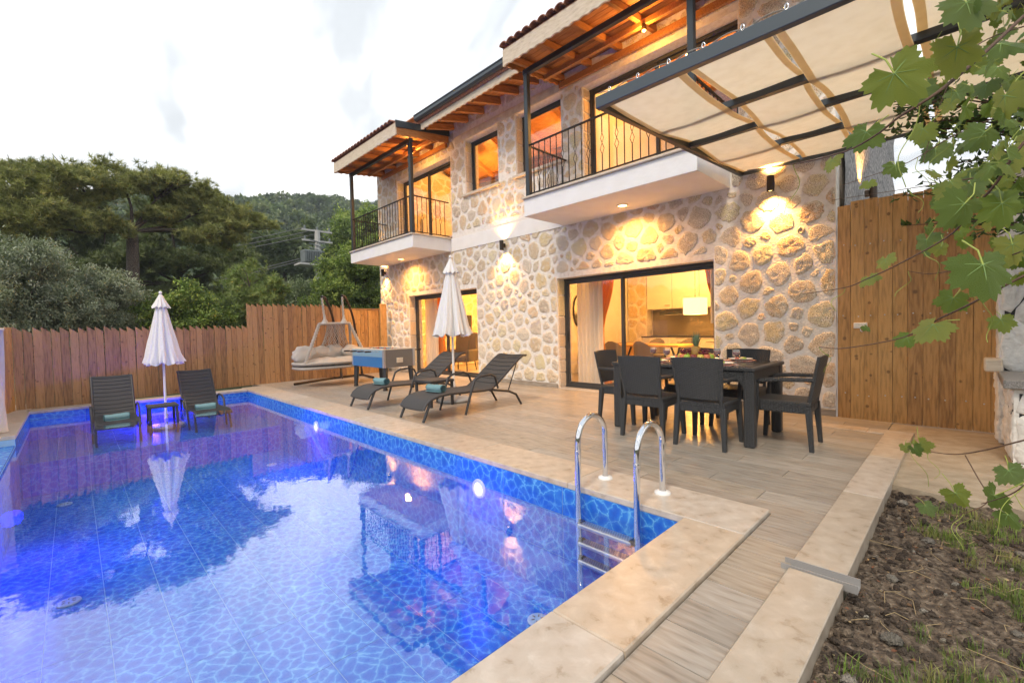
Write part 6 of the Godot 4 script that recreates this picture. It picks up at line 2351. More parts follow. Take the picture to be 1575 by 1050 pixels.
# ---------------------------------------------------------------- table football
func build_football_table() -> void:
	var t := thing("football_table", "table football game with blue side and grey end on the deck", "game table", Vector3(-8.85, 0, -4.76))
	var hx := 0.7
	var hz := 0.36
	part(t, "front_panel", geo().box(Vector3(0, 0.565, hz - 0.012), Vector3(2 * hx - 0.09, 0.21, 0.024), Basis.IDENTITY, 0.003), M.blue_panel)
	part(t, "front_band", geo().box(Vector3(0, 0.745, hz - 0.012), Vector3(2 * hx - 0.09, 0.145, 0.024), Basis.IDENTITY, 0.003), M.pale_blue)
	part(t, "back_panel", geo().box(Vector3(0, 0.64, -hz + 0.012), Vector3(2 * hx - 0.09, 0.36, 0.024), Basis.IDENTITY, 0.003), M.blue_panel)
	for s in [-1.0, 1.0]:
		var e := part(t, "end_panel", geo().box(Vector3((hx - 0.012) * s, 0.64, 0), Vector3(0.024, 0.36, 2 * hz - 0.1), Basis.IDENTITY, 0.003), M.table_grey)
		part(e, "goal_box", geo().box(Vector3((hx + 0.006) * s, 0.6, 0), Vector3(0.03, 0.1, 0.14), Basis.IDENTITY, 0.004), M.fascia)
		for q in [-1.0, 1.0]:
			part(t, "corner_trim", geo().box(Vector3((hx - 0.02) * s, 0.64, (hz - 0.02) * q), Vector3(0.055, 0.365, 0.055), Basis.IDENTITY, 0.006), plain(lin(0.42, 0.44, 0.46), 0.35, 0.6))
			part(t, "leg", geo().tube([Vector3((hx - 0.07) * s, 0.47, (hz - 0.07) * q), Vector3((hx - 0.05) * s, 0.06, (hz - 0.05) * q)], [0.065, 0.05], 4), M.frame)
			part(t, "foot", geo().lathe([Vector2(0.045, 0.0), Vector2(0.05, 0.02), Vector2(0.03, 0.07), Vector2(0.0, 0.07)], 12, Vector3((hx - 0.05) * s, 0, (hz - 0.05) * q)), M.iron)
	var rim := geo()
	for s in [-1, 1]:
		rim.box(Vector3(0, 0.83, (hz - 0.035) * s), Vector3(2 * hx + 0.01, 0.024, 0.075), Basis.IDENTITY, 0.004)
		rim.box(Vector3((hx - 0.035) * s, 0.829, 0), Vector3(0.075, 0.024, 2 * hz - 0.14), Basis.IDENTITY, 0.004)
	part(t, "rim", rim, M.fascia)
	part(t, "playing_field", geo().box(Vector3(0, 0.69, 0), Vector3(2 * hx - 0.06, 0.02, 2 * hz - 0.06)), plain(lin(0.06, 0.24, 0.07), 0.6))
	for k in 8:
		var x := -0.56 + k * 0.16
		var s := 1.0 if k % 2 == 0 else -1.0
		var rod := part(t, "rod", geo().tube([Vector3(x, 0.79, -0.52 if s < 0 else -0.44), Vector3(x, 0.79, 0.52 if s > 0 else 0.44)], 0.008, 8), M.chrome)
		part(rod, "handle", geo().tube([Vector3(x, 0.79, 0.47 * s), Vector3(x, 0.79, 0.6 * s)], [0.014, 0.017], 10), M.iron)
		for q in 3:
			var man := geo().box(Vector3(x, 0.765, -0.2 + q * 0.2), Vector3(0.022, 0.1, 0.03), Basis.IDENTITY, 0.006)
			man.lump(Vector3(x, 0.825, -0.2 + q * 0.2), Vector3(0.013, 0.014, 0.013), null, 0, 5, 7)
			part(rod, "player_figure", man, plain(lin(0.5, 0.03, 0.03), 0.4) if k % 2 == 0 else M.blue_panel)


# ---------------------------------------------------------------- pool ladder
func build_ladder() -> void:
	var t := thing("pool_ladder", "polished steel pool ladder with three treads at the near corner", "ladder")
	for x in [-1.96, -1.49]:
		var pts := [Vector3(x, 0.03, -2.9), Vector3(x, 0.36, -2.9)]
		for k in range(1, 12):
			var a := PI * k / 12.0
			pts.append(Vector3(x, 0.36 + 0.18 * sin(a), -2.73 - 0.17 * cos(a)))
		pts.append(Vector3(x, 0.36, -2.56))
		pts.append(Vector3(x, -0.1, -2.555))
		pts.append(Vector3(x, -0.72, -2.55))
		part(t, "rail", geo().tube(pts, 0.0215, 16), M.chrome)
		part(t, "flange", geo().lathe([Vector2(0.055, 0.024), Vector2(0.055, 0.034), Vector2(0.03, 0.046), Vector2(0.024, 0.046)], 24, Vector3(x, 0, -2.9)), M.white_plastic)
		part(t, "joint_ring", geo().lathe([Vector2(0.0222, -0.012), Vector2(0.0235, -0.01), Vector2(0.0235, 0.01), Vector2(0.0222, 0.012)], 16, Vector3(x, 0.3, -2.558)), M.chrome)
	for y in [-0.21, -0.34, -0.47]:
		var tr := part(t, "tread", geo().box(Vector3(-1.725, y, -2.545), Vector3(0.425, 0.028, 0.085), Basis.IDENTITY, 0.008), plain(lin(0.6, 0.6, 0.6), 0.3, 0.9))
		for k in 22:
			part(tr, "grip_rib", geo().box(Vector3(-1.725 - 0.19 + k * 0.018, y + 0.015, -2.545), Vector3(0.006, 0.004, 0.07), Basis(Vector3.UP, 0.4)), plain(lin(0.4, 0.4, 0.4), 0.4, 0.8))
		for s in [-1.0, 1.0]:
			part(tr, "end_bracket", geo().box(Vector3(-1.725 + 0.205 * s, y, -2.545), Vector3(0.03, 0.045, 0.07), Basis.IDENTITY, 0.01), M.iron)


# ---------------------------------------------------------------- soil bed
func build_bed() -> void:
	var nz := FastNoiseLite.new()
	nz.seed = 55
	nz.frequency = 1.0
	nz.fractal_octaves = 5
	var rows := []
	var x := -0.384
	while x < 3.2:
		var row := PackedVector3Array()
		var z := -4.6
		while z < 1.6:
			var edge := smoothstep(-0.384, -0.1, x)
			var y := -0.055 + 0.05 * nz.get_noise_2d(x * 2.0, z * 2.0) * (0.4 + 0.6 * edge) + 0.03 * nz.get_noise_2d(x * 9.0, z * 9.0)
			y = lerpf(y, -0.06, smoothstep(-4.2, -4.5, z))
			row.append(Vector3(x, y, z))
			z += 0.035
		rows.append(row)
		x += 0.035
	structure("soil_bed", geo().grid(rows, false), M.soil)
	var r := RandomNumberGenerator.new()
	r.seed = 66
	var ln := FastNoiseLite.new()
	ln.seed = 2
	ln.frequency = 0.04
	var lump := geo().lump(Vector3.ZERO, Vector3.ONE, ln, 0.7, 6, 8).mesh()
	var xfs := []
	var cs := []
	for k in 16000:
		var px := -0.37 + pow(r.randf(), 1.3) * 2.4
		var pz := r.randf_range(-4.15, 0.6)
		var s := 0.0025 + 0.02 * pow(r.randf(), 7.0)
		var y := -0.055 + 0.05 * nz.get_noise_2d(px * 2.0, pz * 2.0) + 0.03 * nz.get_noise_2d(px * 9.0, pz * 9.0)
		var b := Basis.from_euler(Vector3(r.randf() * TAU, r.randf() * TAU, r.randf() * TAU)) * Basis.from_scale(Vector3(s, s * r.randf_range(0.5, 1.0), s * r.randf_range(0.6, 1.2)))
		xfs.append(Transform3D(b, Vector3(px, y + s * 0.2, pz)))
		var roll := r.randf()
		var c := Color(0.12, 0.088, 0.062)
		if roll > 0.965:
			c = Color(0.42, 0.38, 0.31)
		elif roll > 0.85:
			c = Color(0.24, 0.185, 0.13)
		elif roll > 0.6:
			c = Color(0.075, 0.053, 0.038)
		cs.append(c * r.randf_range(0.8, 1.2))
	var clods := scatter(self, "soil_crumbs", lump, M.clod, xfs, cs)
	clods.set_meta("kind", "stuff")
	tag(clods, "loose crumbs and pebbles strewn over the dark soil bed", "soil")
	# stones one can pick out
	var spots := [[-0.15, -3.35, 0.03], [0.05, -3.0, 0.022], [-0.25, -2.75, 0.026], [0.14, -2.62, 0.02], [0.28, -2.05, 0.03], [-0.2, -2.2, 0.035], [-0.1, -1.95, 0.02], [0.02, -1.75, 0.018], [-0.28, -1.85, 0.03], [0.2, -3.5, 0.024], [-0.3, -3.9, 0.03]]
	for k in spots.size():
		var s: Array = spots[k]
		var y := -0.055 + 0.05 * nz.get_noise_2d(s[0] * 2.0, s[1] * 2.0) + 0.03 * nz.get_noise_2d(s[0] * 9.0, s[1] * 9.0)
		var o := part(self, "garden_stone", geo().tint(Color(0.38, 0.34, 0.28) * r.randf_range(0.6, 1.1)).lump(Vector3.ZERO, Vector3(1.0, 0.6, 0.8) * s[2], ln, 0.6, 8, 10), M.clod, Transform3D(Basis(Vector3.UP, k * 1.3), Vector3(s[0], y + s[2] * 0.3, s[1])))
		tag(o, "pale stone half sunk in the dark soil bed beside the kerb", "stone", "pale stones in the soil bed")
	# grass tufts
	var bl := geo()
	for k in 26:
		var a := r.randf() * TAU
		var d := Vector3(cos(a), 0, sin(a))
		var o := Vector3(r.randfn(), 0, r.randfn()) * 0.25
		var sd := Vector3(-sin(a), 0, cos(a)) * 0.022
		var h := r.randf_range(0.5, 1.1)
		var lean := r.randf_range(0.1, 0.6)
		var m := o + d * lean * 0.3 * h + Vector3(0, h * 0.6, 0)
		bl.quad(o - sd, o + sd, m + sd * 0.7, m - sd * 0.7)
		bl.tri(m - sd * 0.7, m + sd * 0.7, o + d * lean * h + Vector3(0, h * (1.0 - lean * 0.35), 0))
	var blade := bl.mesh()
	xfs = []
	cs = []
	var hubs := [Vector2(0.02, -3.9), Vector2(0.12, -3.75), Vector2(-0.08, -3.55), Vector2(0.08, -3.3), Vector2(0.0, -2.2), Vector2(0.06, -2.05), Vector2(-0.12, -1.9), Vector2(0.3, -2.7), Vector2(0.4, -2.4), Vector2(-0.2, -1.75), Vector2(0.22, -1.7), Vector2(0.35, -3.2), Vector2(0.15, -2.9)]
	for k in 230:
		var hb: Vector2 = hubs[r.randi() % hubs.size()]
		var px := hb.x + r.randfn() * 0.07
		var pz := hb.y + r.randfn() * 0.08
		if px < -0.36:
			continue
		var y := -0.06 + 0.05 * nz.get_noise_2d(px * 2.0, pz * 2.0) + 0.03 * nz.get_noise_2d(px * 9.0, pz * 9.0)
		var s := r.randf_range(0.03, 0.085)
		xfs.append(Transform3D(scaled(Basis(Vector3.UP, r.randf() * TAU), s), Vector3(px, y, pz)))
		cs.append([Color(0.13, 0.2, 0.03), Color(0.18, 0.25, 0.05), Color(0.1, 0.15, 0.03), Color(0.25, 0.25, 0.08)][r.randi() % 4] * r.randf_range(0.8, 1.2))
	var gr := scatter(self, "sparse_grass", blade, M.leaf, xfs, cs)
	gr.set_meta("kind", "stuff")
	tag(gr, "sparse green grass tufts sprouting from the soil bed", "grass")
	# dead leaf flakes
	var fk := geo()
	fk.quad(Vector3(-0.5, 0, -0.2), Vector3(0.1, 0.12, -0.5), Vector3(0.6, 0.0, 0.1), Vector3(0, 0.1, 0.45))
	xfs = []
	cs = []
	for k in 420:
		var px := -0.36 + pow(r.randf(), 1.2) * 1.3
		var pz := r.randf_range(-4.1, -1.0)
		var y := -0.045 + 0.05 * nz.get_noise_2d(px * 2.0, pz * 2.0) + 0.03 * nz.get_noise_2d(px * 9.0, pz * 9.0)
		xfs.append(Transform3D(scaled(Basis.from_euler(Vector3(r.randf_range(-0.5, 0.5), r.randf() * TAU, r.randf_range(-0.5, 0.5))), r.randf_range(0.006, 0.02)), Vector3(px, y, pz)))
		cs.append([Color(0.3, 0.19, 0.09), Color(0.2, 0.11, 0.05), Color(0.4, 0.3, 0.16), Color(0.25, 0.1, 0.05)][r.randi() % 4] * r.randf_range(0.7, 1.2))
	var fl := scatter(self, "leaf_litter", fk.mesh(), M.leaf, xfs, cs)
	fl.set_meta("kind", "stuff")
	tag(fl, "small dead leaf scraps scattered on the soil bed", "litter")
	# dry stalks lying about
	var st := geo()
	for k in 60:
		var px := r.randf_range(-0.3, 0.6)
		var pz := r.randf_range(-3.9, -1.3)
		var y := -0.035 + 0.05 * nz.get_noise_2d(px * 2.0, pz * 2.0)
		var a := r.randf() * TAU
		var l := r.randf_range(0.04, 0.16)
		st.tube([Vector3(px, y, pz), Vector3(px + cos(a) * l * 0.5, y + 0.012, pz + sin(a) * l * 0.5), Vector3(px + cos(a + 0.4) * l, y, pz + sin(a + 0.4) * l)], 0.0015, 4)
	var so := part(self, "dry_stalks", st, plain(lin(0.36, 0.27, 0.14), 0.9))
	so.set_meta("kind", "stuff")
	tag(so, "thin dry straw stalks lying on the soil bed", "straw")


# ---------------------------------------------------------------- grape vine
func vine_leaf_mesh(sd: int, fold: float) -> Array:
	var r := RandomNumberGenerator.new()
	r.seed = sd
	# outline in polar form: five lobes with a deep notch at the stalk
	var lobes := [[0.0, 1.0, 0.42], [0.95, 0.92, 0.4], [-0.95, 0.92, 0.4], [1.95, 0.74, 0.42], [-1.95, 0.74, 0.42]]
	var n := 84
	var rim := []
	for k in n + 1:
		var a := lerpf(-2.75, 2.75, float(k) / n)
		var v := 0.5
		for l in lobes:
			var d: float = absf(a - l[0]) / l[2]
			v = maxf(v, l[1] * (1.0 - 0.2 * pow(d, 1.5)) * (0.97 + 0.06 * sin(sd + l[0] * 3.0)))
		# teeth
		v *= 1.0 + 0.075 * (absf(fmod(k * 1.0, 4.0) - 2.0) - 1.0)
		rim.append(Vector2(sin(a), -cos(a)) * v * 0.56)
	var g := geo()
	var rows := []
	var wave := r.randf() * TAU
	for i in 6:
		var s := i / 5.0
		var row := PackedVector3Array()
		for k in n + 1:
			var p: Vector2 = rim[k] * s
			var z: float = -fold * absf(p.x) * 0.9 - 0.22 * p.length_squared() + 0.045 * sin(k * 0.42 + wave) * s * s - 0.03 * cos(lerpf(-2.75, 2.75, float(k) / n) * 6.4) * s
			row.append(Vector3(p.x, p.y, z))
		rows.append(row)
	g.tint(Color(1, 1, 1))
	g.grid(rows, false, true)
	var vg := geo()
	for l in lobes:
		var d := Vector2(sin(l[0]), -cos(l[0]))
		var pts := []
		for i in 6:
			var p: Vector2 = d * l[1] * 0.56 * i / 6.0
			pts.append(Vector3(p.x, p.y, -fold * absf(p.x) * 0.9 - 0.22 * p.length_squared() - 0.03 * cos(l[0] * 6.4) * i / 6.0 + 0.004))
		vg.tube(pts, [0.009, 0.008, 0.007, 0.006, 0.004, 0.002], 4, false)
	return [g.v, g.n, vg.mesh()]


func build_vine() -> void:
	var v := thing("grape_vine", "trailing grape vine with large lobed green leaves hanging at the right", "vine")
	var r := RandomNumberGenerator.new()
	r.seed = 101
	for k in CANES.size():
		var crv := Curve3D.new()
		var pts: Array = CANES[k]
		for i in pts.size():
			var tan: Vector3 = (pts[mini(i + 1, pts.size() - 1)] - pts[maxi(i - 1, 0)]) / 6.0
			crv.add_point(pts[i], -tan, tan)
		var fine: Array = Array(crv.tessellate(3, 3))
		var rad := []
		var thick: float = [0.0045, 0.0042, 0.0036, 0.0032, 0.003, 0.003, 0.003, 0.0024, 0.003, 0.003][k]
		for i in fine.size():
			rad.append(thick * (1.0 - 0.65 * float(i) / fine.size()))
		part(v, "cane", geo().tube(fine, rad, 6), M.cane)
		# tendrils
		for q in 2:
			var o: Vector3 = fine[r.randi_range(fine.size() / 4, fine.size() - 1)]
			var tp := []
			var dir := Vector3(r.randf_range(-0.6, 0.6), -1, r.randf_range(-0.6, 0.6)).normalized()
			var side := dir.cross(Vector3.UP).normalized()
			var ll := r.randf_range(0.08, 0.22)
			for i in 14:
				var s := i / 13.0
				tp.append(o + dir * ll * s + side * 0.035 * sin(s * 5.0 + q) * s + dir.cross(side) * 0.02 * cos(s * 6.0) * s)
			part(v, "tendril", geo().tube(tp, 0.0011, 4), M.tendril)
	var shapes := []
	for k in 5:
		shapes.append(vine_leaf_mesh(300 + k, [0.12, 0.28, 0.05, 0.4, 0.2][k]))
	var tones := [Color(0.27, 0.39, 0.07), Color(0.36, 0.45, 0.085), Color(0.21, 0.32, 0.065), Color(0.45, 0.5, 0.12), Color(0.26, 0.37, 0.12)]
	var meshes := []
	for s in shapes:
		for c in tones:
			var arr := []
			arr.resize(Mesh.ARRAY_MAX)
			arr[Mesh.ARRAY_VERTEX] = s[0]
			arr[Mesh.ARRAY_NORMAL] = s[1]
			var cols := PackedColorArray()
			cols.resize(s[0].size())
			cols.fill(c)
			arr[Mesh.ARRAY_COLOR] = cols
			var m := ArrayMesh.new()
			m.add_surface_from_arrays(Mesh.PRIMITIVE_TRIANGLES, arr)
			meshes.append([m, s[2]])
	for k in LEAVES.size():
		var p: Vector3 = LEAVES[k][0]
		var w: float = LEAVES[k][1]
		var pick: Array = meshes[r.randi() % meshes.size()]
		# blades hang from the stalk and face the open side of the garden, each its own way
		var yaw := atan2(-p.x - 0.3, 0.4 - p.z) + r.randf_range(-0.75, 0.75)
		if k >= 36:
			yaw = r.randf() * TAU
		var b := Basis.from_euler(Vector3(r.randf_range(-0.75, 0.25), yaw, r.randf_range(-0.7, 0.7)))
		var lf := part(v, "leaf", pick[0], M.vine_leaf, Transform3D(scaled(b, w), p + b * Vector3(0, 0.25 * w, 0)))
		part(lf, "veins", pick[1], M.vein)
		part(lf, "stalk", geo().tube([Vector3.ZERO, Vector3(0.08, 0.3, -0.15), Vector3(0.1, 0.62, -0.45)], 0.014, 5), M.tendril)
	# citrus-like shrub with small oval leaves behind the vine
	var sh := thing("leafy_shrub", "dark green shrub with small oval leaves in front of the gate top", "shrub", Vector3(0.5, 0.0, -5.05))
	var bones := geo()
	var tips := []
	var top := Vector3(-0.2, 2.75, 0.05)
	bones.tube([Vector3(0, -0.1, 0), Vector3(0.03, 1.0, 0.02), top], [0.03, 0.025, 0.02], 8)
	for k in 44:
		var o := Vector3(0.03, 1.7, 0.02).lerp(top, r.randf())
		var d := Vector3(-1.0 if k < 27 else 1.0, r.randf_range(0.1, 0.8), r.randf_range(-0.7, 0.5)).normalized()
		var l := r.randf_range(0.35, 1.0)
		var mid := o + d * l * 0.5 + Vector3(0, 0.06, 0)
		var e := o + d * l + Vector3(0, -0.02, 0)
		bones.tube([o, mid, e], [0.008, 0.005, 0.003], 5)
		for q in 16:
			tips.append(o.lerp(mid, 0.3 + q / 16.0) if q < 6 else mid.lerp(e, (q - 6) / 9.0))
	part(sh, "stem", bones, M.cane)
	var oval := geo()
	var orow := []
	for i in 7:
		var s := i / 6.0
		var hw := 0.24 * sin(PI * pow(s, 0.8)) + 0.004
		var row := PackedVector3Array()
		for j in 5:
			var u := j / 2.0 - 1.0
			row.append(Vector3(u * hw, s, absf(u) * hw * 0.5 - 0.18 * s * s))
		orow.append(row)
	oval.grid(orow, false)
	var om := oval.mesh()
	var xfs := []
	var cs := []
	for p in tips:
		for q in 3:
			var b := Basis.from_euler(Vector3(r.randf_range(0.6, 2.6), r.randf() * TAU, 0))
			xfs.append(Transform3D(scaled(b, r.randf_range(0.045, 0.085)), p + Vector3(r.randfn(), r.randfn(), r.randfn()) * 0.02))
			cs.append([Color(0.05, 0.1, 0.03), Color(0.08, 0.14, 0.04), Color(0.12, 0.2, 0.05)][r.randi() % 3] * r.randf_range(0.8, 1.2))
	var fo := scatter(sh, "foliage", om, M.leaf, xfs, cs)
	fo.set_meta("kind", "stuff")


const CANES := [
	[Vector3(0.187, 2.132, -2.016), Vector3(0.100, 2.001, -1.851), Vector3(0.027, 1.877, -1.699), Vector3(-0.052, 1.756, -1.542), Vector3(-0.127, 1.717, -1.536), Vector3(-0.174, 1.694, -1.558), Vector3(-0.253, 1.688, -1.620), Vector3(-0.384, 1.712, -1.703), Vector3(-0.555, 1.742, -1.743)],
	[Vector3(0.229, 1.832, -1.975), Vector3(0.102, 1.662, -1.838), Vector3(0.052, 1.569, -1.855), Vector3(0.010, 1.517, -1.881), Vector3(-0.042, 1.456, -1.968), Vector3(-0.166, 1.381, -1.981), Vector3(-0.255, 1.344, -2.032), Vector3(-0.328, 1.323, -2.099), Vector3(-0.466, 1.309, -2.101)],
	[Vector3(0.222, 1.388, -1.877), Vector3(0.104, 1.307, -1.825), Vector3(0.003, 1.237, -1.862), Vector3(-0.063, 1.197, -1.935), Vector3(-0.153, 1.137, -1.984), Vector3(-0.308, 1.100, -1.968), Vector3(-0.396, 1.101, -2.020)],
	[Vector3(0.307, 0.858, -2.441), Vector3(0.150, 0.728, -2.561), Vector3(-0.016, 0.621, -2.673), Vector3(-0.139, 0.609, -2.691), Vector3(-0.220, 0.591, -2.749)],
	[Vector3(0.241, 1.998, -2.566), Vector3(0.111, 1.933, -2.430), Vector3(-0.035, 1.893, -2.422), Vector3(-0.145, 1.846, -2.451), Vector3(-0.205, 1.809, -2.388), Vector3(-0.377, 1.771, -2.355)],
	[Vector3(0.287, 1.900, -3.037), Vector3(0.133, 1.822, -2.877), Vector3(-0.035, 1.778, -2.704), Vector3(-0.219, 1.774, -2.658), Vector3(-0.433, 1.735, -2.439)],
	[Vector3(0.264, 1.488, -2.138), Vector3(0.151, 1.415, -2.091), Vector3(0.061, 1.388, -2.213), Vector3(-0.081, 1.359, -2.210), Vector3(-0.151, 1.369, -2.139)],
	[Vector3(-0.006, 0.615, -2.683), Vector3(0.031, 0.553, -2.576), Vector3(0.056, 0.502, -2.456), Vector3(-0.013, 0.455, -2.383), Vector3(-0.087, 0.414, -2.449)],
	[Vector3(0.201, 0.811, -2.045), Vector3(0.140, 0.711, -2.050), Vector3(0.096, 0.644, -2.074), Vector3(0.034, 0.574, -2.151)],
	[Vector3(0.304, 2.478, -3.079), Vector3(0.053, 2.376, -2.819), Vector3(-0.043, 2.241, -2.716), Vector3(-0.100, 2.051, -2.649), Vector3(-0.137, 1.859, -2.603)],
]
